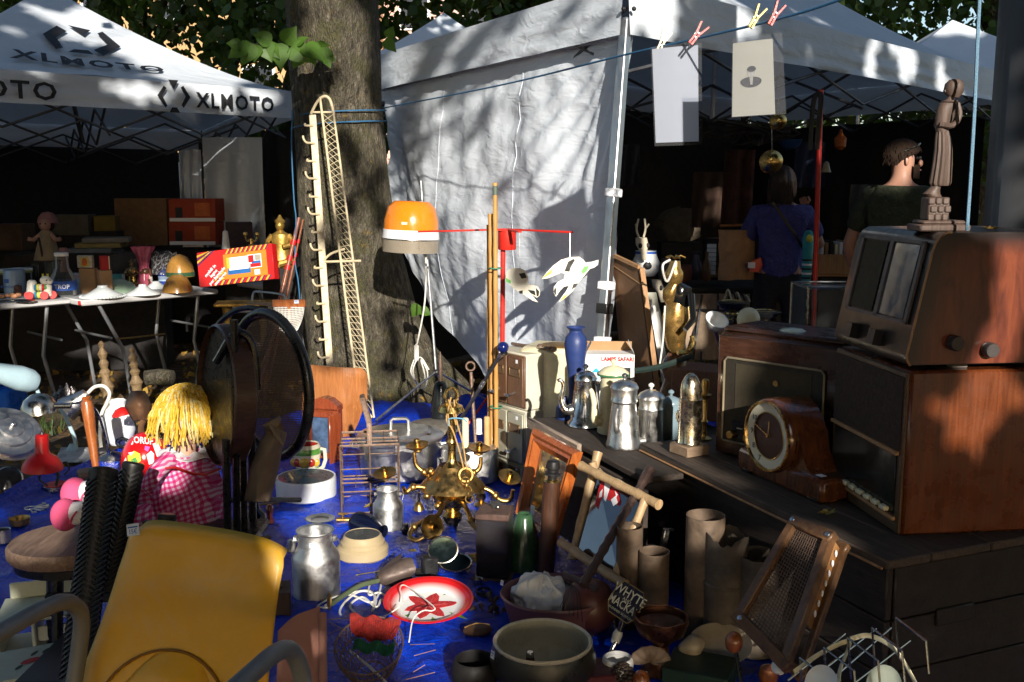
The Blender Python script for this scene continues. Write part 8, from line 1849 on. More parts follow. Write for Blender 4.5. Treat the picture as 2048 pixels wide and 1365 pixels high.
B().box((0,-20*s,30*s),(3*s,3*s,44*s),RO(R(14),4,'X'),0).ob('coat_seam',DARKC,T)
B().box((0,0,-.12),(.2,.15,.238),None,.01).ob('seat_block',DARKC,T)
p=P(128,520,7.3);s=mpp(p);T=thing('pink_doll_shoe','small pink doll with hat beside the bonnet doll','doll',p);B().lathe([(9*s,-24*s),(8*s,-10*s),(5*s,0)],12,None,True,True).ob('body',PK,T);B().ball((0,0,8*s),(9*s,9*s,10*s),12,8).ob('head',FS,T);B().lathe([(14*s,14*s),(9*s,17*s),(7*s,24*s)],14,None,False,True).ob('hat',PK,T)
ROD=wood('red varnished rod',(.16,.045,.018),(.30,.10,.04),(60,60,4),.25,.5)
for k,(a,b,r,lb_)in enumerate((((598,436,6.9),(556,620,6.7),.017,'thick varnished fishing rod leaning beside the lime trunk'),((606,440,6.95),(572,600,6.75),.009,'thin varnished fishing rod beside the thick one'))):
 A,Bq=P(*a),P(*b);g=A+(Bq-A)*(A.z/(A.z-Bq.z));T=thing('fishing_rod',lb_,'fishing rod',g,0,'fishing rods leaning by the trunk');B().tube([loc(T,A),loc(T,Bq),V((0,0,0))],[r*.7,r,r],10).ob('shaft',ROD,T)
 for t in(.25,.42,.52):B().tube([loc(T,A.lerp(Bq,t)),loc(T,A.lerp(Bq,t+.05))],r*1.12,10).ob('red_binding',REDM,T)
cable('blue_twine','thin blue cord hanging down left of the lime trunk','cord',[(585,220,6.9),(583,290,6.88),(588,400,6.85),(592,440,6.85),(590,520,6.85),(596,560,6.8),(600,600,6.8)],.0045,ROPEB)
T=thing('hand_net','small white hand net with wooden back plate hanging above the cane chair','net',P(580,665,5.0));
nf=lambda a,t:loc(T,P(lerp(548,608,a)+(.5-a)*26*t**2,lerp(612,660,t)-8*sin(pi*a)*t*-1,4.95-.06*sin(pi*a)*sin(pi*t)))
nn=B()
for i in range(22):nn.tube([nf(i/21,j/10)for j in range(11)],.0016,4,False,False)
for j in range(16):nn.tube([nf(i/12,j/15)for i in range(13)],.0016,4,False,False)
nn.ob('netting',CORDW,T,0,'stuff')
B().box(loc(T,P(578,607,4.95)),(66*mpp(P(578,607,4.95)),.014,15*mpp(P(578,607,4.95))),None,.003).ob('back_plate',OR,T);B().tube([loc(T,P(578,612,4.94)),loc(T,P(582,672,4.9))],.009,8).ob('handle',OR,T)
sticker(T,593,604,4.935,9,7)
T=thing('trowel','plasterer float with bent grey handle lying behind the hand net','tool',P(530,612,5.3));B().add([loc(T,P(*x))for x in((484,608,5.4),(505,602,5.45),(560,606,5.35),(556,614,5.2))],[(0,1,2,3)]).ob('blade',CARD,T,0);B().tube(pathp(T,[(504,605,5.4),(507,586,5.4),(520,584,5.38),(565,590,5.32),(573,602,5.3)],4),.0055,8).ob('handle',mat('grey blue wire',(.35,.42,.48),.4),T)
for k,(u,v,vt,lb_)in enumerate(((222,800,682,'tall turned gilt baluster standing under the left table'),(278,775,695,'second turned gilt baluster, deeper under the left table'))):
 Y=(6.0,6.4)[k];p=P(u,v,Y);p.z=0;ht=P(u-8,vt,Y).z;T=thing('gilt_baluster',lb_,'baluster',p,0,'gilt balusters under the table',0,R(-4))
 B().lathe([(r,t*ht)for r,t in((.05,0),(.055,.03),(.035,.12),(.032,.45),(.045,.5),(.03,.55),(.022,.6),(.035,.66),(.02,.7),(.03,.76),(.018,.8),(.03,.86),(.012,.92),(.02,.97),(.006,1))],14,None,True,True).ob('shaft',wood('old gilt wood',(.10,.065,.03),(.30,.20,.10),(40,40,10),.6,0,.4),T)
T=thing('fire_log','short bark-covered log under the left table','log',P(318,765,6.5));B().tube([(-.09,0,.03),(0,.01,.035),(.09,0,.03)],[.05,.055,.05],12).ob('log',BARK,T)
cable('brass_rod','thin brass rod lying under the left table','rod',[(235,678,6.9),(270,675,6.9),(330,668,6.9)],.006,BRASS)
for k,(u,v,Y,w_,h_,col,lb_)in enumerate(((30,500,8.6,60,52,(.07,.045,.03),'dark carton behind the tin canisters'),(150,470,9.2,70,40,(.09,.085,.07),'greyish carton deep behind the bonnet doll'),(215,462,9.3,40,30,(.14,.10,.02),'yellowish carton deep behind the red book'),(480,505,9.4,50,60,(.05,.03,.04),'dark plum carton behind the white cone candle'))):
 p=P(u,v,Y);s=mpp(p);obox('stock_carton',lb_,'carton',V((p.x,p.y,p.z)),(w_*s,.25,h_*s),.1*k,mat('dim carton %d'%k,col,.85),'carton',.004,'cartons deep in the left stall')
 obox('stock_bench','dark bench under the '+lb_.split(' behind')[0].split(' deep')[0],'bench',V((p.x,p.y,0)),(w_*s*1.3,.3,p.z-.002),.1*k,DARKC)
# ============================================================ UNDER THE WHITE TENT
def skinned(name,joints,edges,m,parent,sub=2):
 me=bpy.data.meshes.new(name);me.from_pydata([j[0]for j in joints],edges,[]);o=bpy.data.objects.new(name,me);COL.objects.link(o)
 sk_=o.modifiers.new('skin','SKIN');o.modifiers.new('sub','SUBSURF').levels=sub
 if not me.skin_vertices:me.skin_vertices.new()
 for i,j in enumerate(joints):
  r=j[1]if isinstance(j[1],tuple)else(j[1],j[1]);me.skin_vertices[0].data[i].radius=r;me.skin_vertices[0].data[i].use_root=(i==0)
 o.modifiers['sub'].render_levels=sub
 bpy.context.view_layer.update();nm=bpy.data.meshes.new_from_object(o.evaluated_get(bpy.context.evaluated_depsgraph_get()));bpy.data.objects.remove(o)
 nm.materials.clear();nm.materials.append(m);nm.shade_smooth();q=bpy.data.objects.new(name,nm);COL.objects.link(q);q.parent=parent;return q
SKN=mat('skin',(.42,.22,.15),.5,0,.06,12,.1,80,0)
def person(label,pos,rz,H,shirt,trous,hair,armL,armR,headyaw,extra=None):
 T=thing('person',label,'person',pos,rz,'people under the white tent');k=H/1.75
 def S(*p):return V(p)*k
 J=[(S(0,0,.95),(.15*k,.10*k)),(S(0,-.01,1.15),(.145*k,.10*k)),(S(0,0,1.38),(.17*k,.11*k)),(S(0,.0,1.52),(.066*k,.066*k)),(S(0,.02,1.575),(.062*k,.068*k)),(S(0,.03,1.66),(.075*k,.095*k)),(S(0,.02,1.72),(.06*k,.075*k)),(S(-.18,0,1.435),.062*k),(S(*armL[0]),.043*k),(S(*armL[1]),.032*k),(S(*armL[2]),.036*k),(S(.18,0,1.435),.062*k),(S(*armR[0]),.043*k),(S(*armR[1]),.032*k),(S(*armR[2]),.036*k),(S(-.10,0,.88),.095*k),(S(-.11,.01,.48),.06*k),(S(-.11,0,.08),.045*k),(S(-.11,.14,.03),.04*k),(S(.10,0,.88),.095*k),(S(.12,.02,.48),.06*k),(S(.12,0,.08),.045*k),(S(.12,.14,.03),.04*k)]
 E=[(0,1),(1,2),(2,3),(3,4),(4,5),(5,6),(2,7),(7,8),(8,9),(9,10),(2,11),(11,12),(12,13),(13,14),(0,15),(15,16),(16,17),(17,18),(0,19),(19,20),(20,21),(21,22)]
 skinned('body',J,E,SKN,T)
 gr=lambda r,d:tuple(x+d for x in r)if isinstance(r,tuple)else r+d
 sj=[(S(0,0,.88),(.19*k,.14*k)),J[1],J[2],(S(0,0,1.50),.082*k),J[7],(J[7][0].lerp(J[8][0],.75),.062*k),J[11],(J[11][0].lerp(J[12][0],.75),.062*k)]
 skinned('shirt',[(p,gr(r,.016))for p,r in sj],[(0,1),(1,2),(2,3),(2,4),(4,5),(2,6),(6,7)],shirt,T)
 tj=[(S(0,0,1.07),(.15*k,.115*k)),J[15],J[16],J[17],J[19],J[20],J[21],(S(0,0,.93),(.18*k,.13*k))];skinned('trousers',[(p,gr(r,.014))for p,r in tj],[(0,7),(7,1),(1,2),(2,3),(7,4),(4,5),(5,6)],trous,T)
 hd_=S(0,.03,1.66);Mh_=TR(hd_)@RO(headyaw,4,'Z')
 hb=B();rh_=random.Random(2)
 def hairf(a,t):
  th=2*pi*a;fr=min(1,max(0,sin(th)*.75+.3));ph=t*lerp(hair[1],min(hair[1],1.15),fr**.6)
  r=1.16+.08*fbm((cos(th)*4,sin(th)*4,t*3))
  if ph<1.6:return Mh_@V((.086*k*r*sin(ph)*cos(th),-.012*k+.108*k*r*sin(ph)*sin(th),.005*k+.128*k*cos(ph)))
  return Mh_@V((.086*k*r*cos(th),-.012*k+.108*k*r*sin(th)*(1-.25*(ph-1.6)),.005*k-.115*k*(ph-1.6)))
 for q_ in range(420):
  a_,t_=rh_.random(),rh_.uniform(0,1);p0=V(hairf(a_,t_));dn=V((0,0,-.02 if hair[1]<2.5 else-.09))*k;ot=(p0-hd_);ot.z=0
  if t_<.97:hb.tube([p0*1,p0+ot*.03+dn*.5,p0+ot*.02+dn],[.0035*k,.003*k,.001*k],4,False,False)
 hb.grid(hairf,30,14);o=hb.ob('hair',hair[0],T,0);o.data.shade_smooth()
 for sx_ in(-1,1):B().ball(Mh_@V((sx_*.082*k,.0,-.005*k)),(.012*k,.02*k,.032*k),8,6).ob('ear',SKN,T);B().ball(Mh_@V((sx_*.032*k,.09*k,.012*k)),.011*k,8,6).ob('eye',INK,T)
 B().ball(Mh_@V((0,.105*k,-.02*k)),(.014*k,.022*k,.022*k),8,6).ob('nose',SKN,T);B().ball(Mh_@V((0,.088*k,-.062*k)),(.026*k,.012*k,.006*k),8,5).ob('mouth',mat('lips',(.3,.1,.08),.5),T)
 for arm in(armL,armR):
  wr,hn=S(*arm[1]),S(*arm[2]);d=(hn-wr).normalized();sd=d.cross(V((0,0,1))if abs(d.z)<.9 else V((0,1,0))).normalized()
  hb2=B()
  for f_ in range(4):hb2.tube([hn+sd*(.013*(f_-1.5))*k,hn+sd*(.014*(f_-1.5))*k+d*(.05+.008*(1.5-abs(f_-1.5)))*k,hn+sd*(.012*(f_-1.5))*k+d*.07*k+V((0,0,-.02*k))],.0085*k,6)
  hb2.tube([hn-sd*.02*k,hn-sd*.045*k+d*.02*k,hn-sd*.04*k+d*.05*k],.009*k,6);hb2.ob('fingers',SKN,T)
 return T,Mh_,k
mp_=P(1790,330,6.3)
T,Mh_,k=person('bearded person in a dark olive T-shirt with sunglasses pushed up, beside the statuette',(mp_.x+.06,6.35,-.02),R(-38),1.78,mat('olive T-shirt',(.035,.042,.022),.85,0,.2,14,.9,7,0,bd=.06),mat('dark trousers',(.02,.022,.03),.8),(mat('dark brown hair',(.022,.013,.009),.8,spec=.1),1.95),((-.30,-.02,1.12),(-.27,.10,.92),(-.24,.16,.86)),((.29,.02,1.12),(.22,.2,1.02),(.17,.27,1.02)),R(-58))
B().grid(lambda a,t:Mh_@V((.075*k*sin((a-.5)*2.6),.025*k+.075*k*cos((a-.5)*2.6),(-.03-.085*t)*k)),18,6).ob('beard',mat('dark brown hair',(0,0,0)),T,0)
B().tube([Mh_@V((-.092*k,-.02*k,.05*k)),Mh_@V((-.08*k,.06*k,.085*k)),Mh_@V((0,.095*k,.10*k)),Mh_@V((.08*k,.06*k,.085*k)),Mh_@V((.092*k,-.02*k,.05*k))],.005,6).ob('sunglasses',CHR,T)
wp_=P(1570,360,6.9)
T,Mh_,k=person('person in a blue top with raised hand and shoulder bag, back turned',(wp_.x,6.95,-.02),R(-14),1.63,mat('violet-blue top',(.045,.05,.20),.8,0,.2,14,.9,7,0,bd=.06),mat('dark navy trousers',(.008,.010,.018),.85),(mat('chestnut hair',(.030,.016,.010),.5),3.0),((-.28,.02,1.14),(-.20,.18,1.05),(-.15,.24,1.05)),((.29,.06,1.18),(.20,.18,1.42),(.17,.18,1.50)),R(-22))
B().tube([loc(T,P(1545,405,6.75)),loc(T,P(1590,470,6.75)),loc(T,P(1608,500,6.78))],.012,6,False,True,None,.3).ob('bag_strap',BLACKP,T)
T=thing('umbrella','turquoise folding umbrella with flower pattern hanging beside the red pole','umbrella',P(1612,575,6.7));s=mpp(P(1612,500,6.7));TQ=mat('turquoise print',(.03,.30,.32),.7,0,.2,20)
B().lathe([(7*s,0),(8*s,5*s),(10*s,60*s),(11*s,100*s),(7*s,112*s),(3*s,114*s)],16,None,True,True).ob('folded_cloth',TQ,T)
B().ball((0,-9*s,98*s),(7*s,4*s,8*s),10,8).ob('flower_print',YV,T)
for kk in range(6):B().lathe([(9.8*s,(8+9*kk)*s),(10.2*s,(12+9*kk)*s)],16).ob('check_band',INK if kk%2 else PAPER,T)
def gt(u,v,Y):q=P(u,v,Y);return V((q.x,q.y,0))
a,b=gt(1296,574,7.6),gt(1560,576,7.5);zt=P(1400,575,7.55).z
T=thing('trestle_table','dark trestle table with draped cream cloths under the white tent','table',(a+b)/2,ang(a,b));L_=(b-a).length
B().box((0,.3,zt-.02),(L_+.3,.7,.04),None,.006).ob('table_top',CHW,T)
for x in(-L_/2,L_/2):B().box((x,.3,zt/2),(.05,.6,zt-.05)).ob('trestle',CHW,T)
PATC=mat('cream kelim',(.30,.22,.15),.9,0,.25,14,.3,100,.3)
T=thing('kelim_cloth','cream and black patterned cloth hanging over the table front','cloth',P(1440,700,7.2));
o=B().grid(lambda s_,t:loc(T,P(lerp(1352,1500,s_),lerp(588,720,t),7.35-.02*sin(s_*22)-.15*t)),40,16).ob('cloth',PATC,T,0);o.data.shade_smooth()
for(u0,v0,u1,v1)in((1362,600,1372,720),(1404,590,1386,720),(1436,588,1436,620),(1385,620,1450,622),(1395,640,1380,700),(1405,636,1402,720)):B().tube([loc(T,P(u0,v0,7.32)),loc(T,P(u1,v1,7.18))],.010,4).ob('black_stripe',INK,T)
for k2 in range(5):B().tube(pathp(T,[(1448+8*k2,602,7.3),(1456+9*k2,580+3*k2,7.24),(1464+9*k2,604,7.2)],4),.008,5).ob('rolled_stripe',INK if k2%2 else CREAM,T)
BONE=mat('bleached bone',(.56,.50,.38),.6,0,.1,14,.2,60,.3)
def skull(label,u,v,Y,sc,rz,antl):
 p=P(u,v,Y);s=mpp(p)*sc;T=thing('deer_skull',label,'skull',p,rz)
 o=B().grid(lambda a,t:V((interp([0,.3,.6,1],[14,16,9,5],t)*s*cos(2*pi*a),-interp([0,.3,.6,1],[0,4,12,16],t)*s+interp([0,.3,.6,1],[14,15,10,6],t)*s*sin(2*pi*a)*.8,-t*52*s+26*s)),20,12).ob('cranium',BONE,T,0);o.data.shade_smooth()
 for x in(-1,1):B().ball((x*10*s,-14*s,8*s),(5*s,4*s,6*s),10,8).ob('eye_socket',INK,T)
 if antl:
  for x in(-1,1):B().tube(spline([(x*6*s,0,26*s),(x*12*s,2*s,46*s),(x*8*s,0,70*s)],4),[2.6*s]*9,6).ob('antler',BONE,T);B().tube([(x*12*s,2*s,46*s),(x*18*s,-4*s,58*s)],2*s,5).ob('tine',BONE,T)
skull('antlered deer skull hanging above the white china vase',1282,498,7.4,.85,.4,True)
skull('bleached animal skull lying at the table edge behind the picture back',1312,582,7.1,.85,1.2,False)
T,s,h=lat('china_vase','white china vase with blue rim under the hanging skull','vase',1291,552,[(18,0),(26,10),(28,26),(22,40),(20,46),(21,50),(18,48)],ENW,Y=7.5,n=26);B().lathe([(20.4*s,42*h),(21.4*s,49*h)],26).ob('blue_rim',INKB,T);B().ball((0,-26*s,22*h),(9*s,4*s,8*h),8,6).ob('painted_flower',INK,T)
T=thing('accordion_keys','dark box with white keyboard standing on the table','accordion',P(1435,560,7.7));B().box((0,.05,.16),(.2,.16,.32),None,.02).ob('case',BLACK,T)
for k2 in range(7):B().box((-.06,-.035,.06+.034*k2),(.07,.012,.03),None,.002).ob('white_key',PAPER,T)
T=thing('paper_bag','brown paper bag hanging in the shade beside the person in blue','bag',P(1475,565,7.0));o=B().grid(lambda s_,t:loc(T,P(lerp(1440,1505,s_),lerp(460,560,t),7.0-.05*sin(pi*s_)+.012*fbm((s_*4,t*4,2)))),14,14,None,.02).ob('bag',CARD,T,0)
T=thing('red_pouch','bright red pouch with white print hanging by the brown paper bag','pouch',P(1508,540,6.9));B().prism([loc(T,P(u,v,6.9)).xz[:]for u,v in((1493,528),(1520,515),(1524,530),(1516,545),(1500,543))],-.02,.02,RO(R(90),4,'X')).ob('pouch',RED,T);B().box(loc(T,P(1503,531,6.86)),(.05,.003,.04),None,0).ob('print',PAPER,T)
T=thing('wall_rug','dark patterned rug hanging from the tent frame','rug',P(1480,455,7.6));o=B().grid(lambda s_,t:loc(T,P(lerp(1450,1510,s_)-10*t,lerp(300,452,t),7.6+.02*sin(s_*12))),12,16,None,.01).ob('rug',mat('dark red rug',(.055,.018,.012),.95,0,.5,12,.4,120,.2),T,0);B().tube([loc(T,P(1440,452,7.58)),loc(T,P(1500,450,7.58))],.012,5).ob('fringe',mat('orange fringe',(.4,.14,.03),.8),T)
for(u,v,r,lb_)in((1557,243,18,'polished brass horn bell hanging under the canopy edge'),(1543,325,24,'larger brass bowl hanging over the head of the person in blue')):
 p=P(u,v,6.6);s=mpp(p);T=thing('brass_horn',lb_,'brass bowl',p);B().lathe([(2*s,10*s),(r*.5*s,8*s),(r*.9*s,0),(r*s,-4*s),(r*.92*s,-3*s),(r*.5*s,5*s),(2*s,6*s)],24,RO(R(100),4,'X'),True,True).ob('bell',BRASS_L,T);B().tube([(0,0,r*s),(0,.05,r*s+.25)],.003,4).ob('hook_wire',STEEL,T)
T=thing('dried_bundle','dark bundle of driftwood and straw hanging below the canopy edge','bundle',P(1500,290,7.0));rr_=random.Random(6)
for k2 in range(26):a_=rr_.uniform(0,6.28);B().tube(spline([(rr_.gauss(0,.05),rr_.gauss(0,.03),0),(rr_.gauss(0,.12),rr_.gauss(0,.05),.08),(rr_.gauss(0,.16),0,rr_.uniform(.05,.2))],3),rr_.uniform(.006,.016),5).ob('stick',CHW,T)
T=thing('red_tent_pole','red painted tent pole with black straps under the white canopy','pole',gt(1632,600,6.5));A,Bq=P(1642,180,6.5),V((0,0,0));B().tube([loc(T,A),Bq],.016,10).ob('pole',REDP,T)
for du in(-8,6):B().tube(pathp(T,[(1640,185,6.46),(1636+du,200,6.45),(1630+du,260,6.45),(1628+du,300,6.45)],4),.018,6,False,True,None,.3).ob('strap',BLACKP,T)
p=gt(1672,545,7.2);z0=P(1672,545,7.2).z;T=thing('record_crate','orange wooden crate of books between red pole and the olive T-shirt','crate',p);B().box((0,0,z0-.01),(.36,.3,.02)).ob('crate_bottom',FRW,T)
for(x,y,w_,d_)in((0,-.15,.36,.012),(0,.15,.36,.012),(-.18,0,.012,.3),(.18,0,.012,.3)):B().box((x,y,z0+.07),(w_,d_,.14)).ob('crate_side',FRW,T)
for k2 in range(9):B().box((-.14+.034*k2,.0,z0+.11),(.022,.2,.2+.02*(k2%3)),None,.001).ob('book',(PAPER,CARD,INK,CREAM)[k2%4],T)
B().box((0,0,z0/2-.01),(.32,.26,z0-.03)).ob('pedestal',DARKC,T)
T=thing('glass_showcase','glass showcase with bright metal edges in front of the person in blue','showcase',gt(1660,660,5.2));GS=glass('showcase glass',(.8,.85,.85),.03);z1=P(1600,570,5.2).z
B().box((0,0,z1-.26),(.34,.3,.5),None,0).ob('glass_box',GS,T)
for(x,y)in((-.17,-.15),(.17,-.15),(-.17,.15),(.17,.15)):B().tube([(x,y,0),(x,y,z1)],.006,6).ob('edge',CHR,T)
for(x0,y0,x1,y1)in((-.17,-.15,.17,-.15),(-.17,.15,.17,.15),(-.17,-.15,-.17,.15)):B().tube([(x0,y0,z1),(x1,y1,z1)],.006,6).ob('edge',ALU,T)
B().box((0,0,.25),(.32,.28,.3)).ob('plinth',mat('maroon plinth',(.06,.008,.008),.5),T)
T=thing('bowl_lamp','white bowl shaped lamp shade tilted on a steel stem, above the dial radio','lamp',gt(1440,720,4.3));c=loc(T,P(1432,645,4.3));s=mpp(P(1432,645,4.3));Ms_=shade_M(c,(.2,-.55,.75));B().lathe([(2*s,-18*s),(14*s,-14*s),(22*s,-2*s),(24*s,8*s),(22*s,8*s),(12*s,-8*s),(2*s,-12*s)],28,Ms_,True,True).ob('lamp_shade',ENW,T);B().tube([c+V((0,.02,-.03)),c+V((.05,.1,-.15)),(.03,.1,0)],.008,8).ob('stem',CHR,T)
T=thing('globe_lamp','cream globe lamp shade behind the dial radio, beside the brass bowls','lamp',gt(1495,720,4.5));c=loc(T,P(1497,640,4.5));s=mpp(P(1497,640,4.5));B().ball(c,(23*s,23*s,25*s),20,14).ob('lamp_shade',CREAM,T);B().tube([c,(0,0,0)],.012,8).ob('stem',CHR,T);B().lathe([(5*s,0),(10*s,16*s)],14,shade_M(c+V((16*s,-20*s,-8*s)),(.5,-.8,-.3)),True,True).ob('reflector',ALU,T)
for(u,v,lb_)in((1465,603,'gold rimmed dark pedestal dish, left of the pair'),(1530,622,'gold rimmed dark pedestal dish, right of the pair')):
 p=gt(u,v,4.75);zt2=P(u,v,4.75).z;s=mpp(P(u,v,4.75));T=thing('pedestal_dish',lb_,'dish',p,0,'gold rimmed pedestal dishes');B().lathe([(26*s,0),(28*s,.02),(12*s,.06),(12*s,zt2-50*s),(18*s,zt2-46*s),(14*s,zt2-40*s),(12*s,zt2-20*s),(30*s,zt2-8*s),(33*s,zt2-2*s),(24*s,zt2)],28,None,True,True).ob('dish',BLACK,T);B().lathe([(25*s,zt2+.001),(22*s,zt2+.003),(19*s,zt2-.004)],28).ob('gold_rim',BRASS_L,T)
 for dz in(38,28):B().lathe([(12.5*s,zt2-dz*s),(14*s,zt2-(dz-3)*s),(12.5*s,zt2-(dz-6)*s)],20).ob('gold_band',BRASS_L,T)
T,s,h=lat('round_plate','pale round plate lying on top of the dial radio','plate',1585,664,[(24,0),(26,2),(20,6),(2,8)],mat('pale green porcelain',(.55,.6,.48),.2),Y=3.55,cap1=True)
p=gt(1352,850,4.35);T=thing('figurine_lamp','black and gold torso figurine lamp on a carved wooden column','lamp',p)
def fz(v):return P(1350,v,4.35).z
def fx_(u):return P(u,650,4.35).x-p.x
s=mpp(P(1350,650,4.35));GB=mat('bronze gold lacquer',(.36,.22,.07),.25,.8,.3,16,.15,40,.4,(.04,.022,.01));BL2=mat('glossy black porcelain',(.006,.006,.006),.07,0,.2,8,.02,30,0,coat=.5)
def rg(cs,m,nm,n=24):
 vs_=[(fx_(u)+rw*s*cos(2*pi*i/n),rd3*s*sin(2*pi*i/n),fz(v))for(u,v,rw,rd3)in cs for i in range(n)];fs_=[(j*n+i,j*n+(i+1)%n,(j+1)*n+(i+1)%n,(j+1)*n+i)for j in range(len(cs)-1)for i in range(n)]
 B().add(vs_,fs_+[tuple(range(n)),tuple((len(cs)-1)*n+i for i in range(n))]).ob(nm,m,T)
rg([(1355,706,12,12),(1352,695,18,16),(1350,665,24,18),(1350,635,27,20),(1352,615,22,17),(1356,600,16,14)],GB,'skirt')
rg([(1356,618,17,14),(1360,595,24,17),(1360,575,22,17),(1352,565,10,10)],BL2,'torso')
rg([(1340,612,8,8),(1338,598,14,15),(1340,580,16,17),(1348,566,12,12)],GB,'shawl')
rg([(1348,570,12,12),(1346,556,18,17),(1346,545,18,17),(1346,536,13,13),(1347,528,11,11),(1347,522,10,10)],GB,'turban')
for kk in range(5):a_=kk*1.26;B().tube([(fx_(1347),0,fz(518)),(fx_(1347)+11*s*cos(a_),11*s*sin(a_),fz(512)),(fx_(1347)+20*s*cos(a_),20*s*sin(a_),fz(516))],2*s,6).ob('crown_arm',BRASS,T)
B().tube([loc(T,P(1382,590,4.3)),loc(T,P(1386,640,4.25)),loc(T,P(1370,660,4.22))],[8*s,7*s,5*s],10).ob('arm',BL2,T);B().tube(pathp(T,[(1384,672,4.28),(1386,690,4.28),(1372,704,4.28),(1356,706,4.26)],4),5*s,8).ob('twisted_cord',BRASS_L,T)
B().tube(pathp(T,[(1340,520,4.3),(1326,530,4.28),(1328,552,4.26),(1336,562,4.25),(1352,522,4.25)],5),.005,6).ob('flex',CORDW,T);B().tube(pathp(T,[(1330,612,4.3),(1326,680,4.3),(1318,740,4.3)],4),.004,6).ob('flex',CORDW,T)
CST=wood('glossy reddish root wood',(.05,.018,.008),(.20,.08,.03),(20,20,20),.2,.5,.5)
rg([(1350,860,30,24),(1350,790,30,24),(1354,760,24,20),(1350,740,28,22),(1352,720,24,20),(1354,706,16,14)],CST,'root_column')
cable('taped_tool','dark tool handle wrapped in green tape sticking out behind the coffee pots','tool',[(1270,742,4.15),(1310,736,4.12),(1345,726,4.1),(1384,712,4.1)],.013,mat('black green tape',(.015,.03,.026),.5))
obox('jute_case','brown woven case behind the brass shell case','case',V((P(1400,800,4.3).x+.03,4.3,HZ_)),(.26,.2,P(1400,735,4.3).z-HZ_),R(-30),mat('red-brown weave',(.20,.095,.06),.8,0,.3,90,.6,200,.2))
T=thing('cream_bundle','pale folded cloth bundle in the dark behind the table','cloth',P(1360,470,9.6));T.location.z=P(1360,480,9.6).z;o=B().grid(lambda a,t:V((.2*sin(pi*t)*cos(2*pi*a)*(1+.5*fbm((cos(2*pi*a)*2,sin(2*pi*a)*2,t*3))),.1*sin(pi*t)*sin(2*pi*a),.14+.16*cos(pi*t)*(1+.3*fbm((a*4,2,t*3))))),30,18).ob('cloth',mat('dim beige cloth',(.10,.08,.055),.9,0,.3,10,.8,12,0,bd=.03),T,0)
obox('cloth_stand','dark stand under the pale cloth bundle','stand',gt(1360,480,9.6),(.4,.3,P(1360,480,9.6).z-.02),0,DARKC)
def stock(name,label,cat,u,v,Y,prof,col,rough=.4):
 p=P(u,v,Y);s=mpp(p);T=thing(name,label,cat,p);B().lathe([(r*s,z*s)for r,z in prof],18,None,True,True).ob('body',mat(name+str(u),col,rough,0,.3,20),T)
VS=[(8,0),(14,8),(16,24),(9,40),(7,50),(11,56)];JR=[(12,0),(14,3),(14,30),(9,36),(9,42)];BX=[(18,0),(19,2),(19,30),(17,32)]
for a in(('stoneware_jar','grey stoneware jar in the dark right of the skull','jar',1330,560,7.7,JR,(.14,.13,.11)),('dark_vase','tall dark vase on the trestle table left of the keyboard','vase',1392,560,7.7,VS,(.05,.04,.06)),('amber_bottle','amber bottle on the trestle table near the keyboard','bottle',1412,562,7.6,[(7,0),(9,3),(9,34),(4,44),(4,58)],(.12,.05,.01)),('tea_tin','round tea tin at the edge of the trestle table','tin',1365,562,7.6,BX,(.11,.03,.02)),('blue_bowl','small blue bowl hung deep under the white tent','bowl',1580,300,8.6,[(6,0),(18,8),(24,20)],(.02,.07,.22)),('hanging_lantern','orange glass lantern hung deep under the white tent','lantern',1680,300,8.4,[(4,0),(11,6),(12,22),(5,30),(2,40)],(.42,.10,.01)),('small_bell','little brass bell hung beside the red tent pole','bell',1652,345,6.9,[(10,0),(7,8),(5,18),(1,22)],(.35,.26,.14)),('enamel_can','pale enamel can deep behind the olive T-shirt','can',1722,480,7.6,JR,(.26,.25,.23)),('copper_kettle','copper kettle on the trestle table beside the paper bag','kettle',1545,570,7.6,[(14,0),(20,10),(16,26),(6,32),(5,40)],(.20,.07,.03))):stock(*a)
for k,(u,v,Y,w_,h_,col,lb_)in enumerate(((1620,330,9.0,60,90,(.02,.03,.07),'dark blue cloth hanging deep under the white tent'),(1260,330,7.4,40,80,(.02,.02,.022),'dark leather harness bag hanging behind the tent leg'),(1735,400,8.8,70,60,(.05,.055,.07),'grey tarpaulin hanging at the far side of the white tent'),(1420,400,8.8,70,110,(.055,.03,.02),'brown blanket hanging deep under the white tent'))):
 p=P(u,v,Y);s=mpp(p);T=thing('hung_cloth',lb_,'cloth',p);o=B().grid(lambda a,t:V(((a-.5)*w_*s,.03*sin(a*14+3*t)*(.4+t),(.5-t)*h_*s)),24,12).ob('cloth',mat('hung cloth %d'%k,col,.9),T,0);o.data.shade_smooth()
# ============================================================ CLOTHES LINE
LP=[(765,217),(1000,171),(1250,110),(1400,76),(1550,40),(1680,0),(1990,-120)]
def line_Y(u):return 1/(1/7.05+(u-765)*.00019)
q=spline([P(u,v,line_Y(u))for u,v in LP],12)
T=thing('clothes_line','blue nylon clothes line running from the lime trunk to the grey post','rope',(q[0].x,q[0].y,0))
B().tube([loc(T,x)for x in q],.0045,6).ob('rope',ROPEB,T)
tc=P(680,215,TY)
for(v0,v1)in((232,214),(255,236)):
 pts=[]
 for i in range(24):
  a=pi+pi*i/23
  pL,pR=P(592,v0,TY),P(768,v0,TY);c=(pL+pR)/2;r=(pR-pL).length/2*1.05
  pts.append(loc(T,V((c.x+r*cos(a),TY+r*.97*sin(a),P(680,lerp(v0,v1,i/23),TY-r).z))))
 B().tube(pts,.005,6).ob('trunk_turn',ROPEB,T)
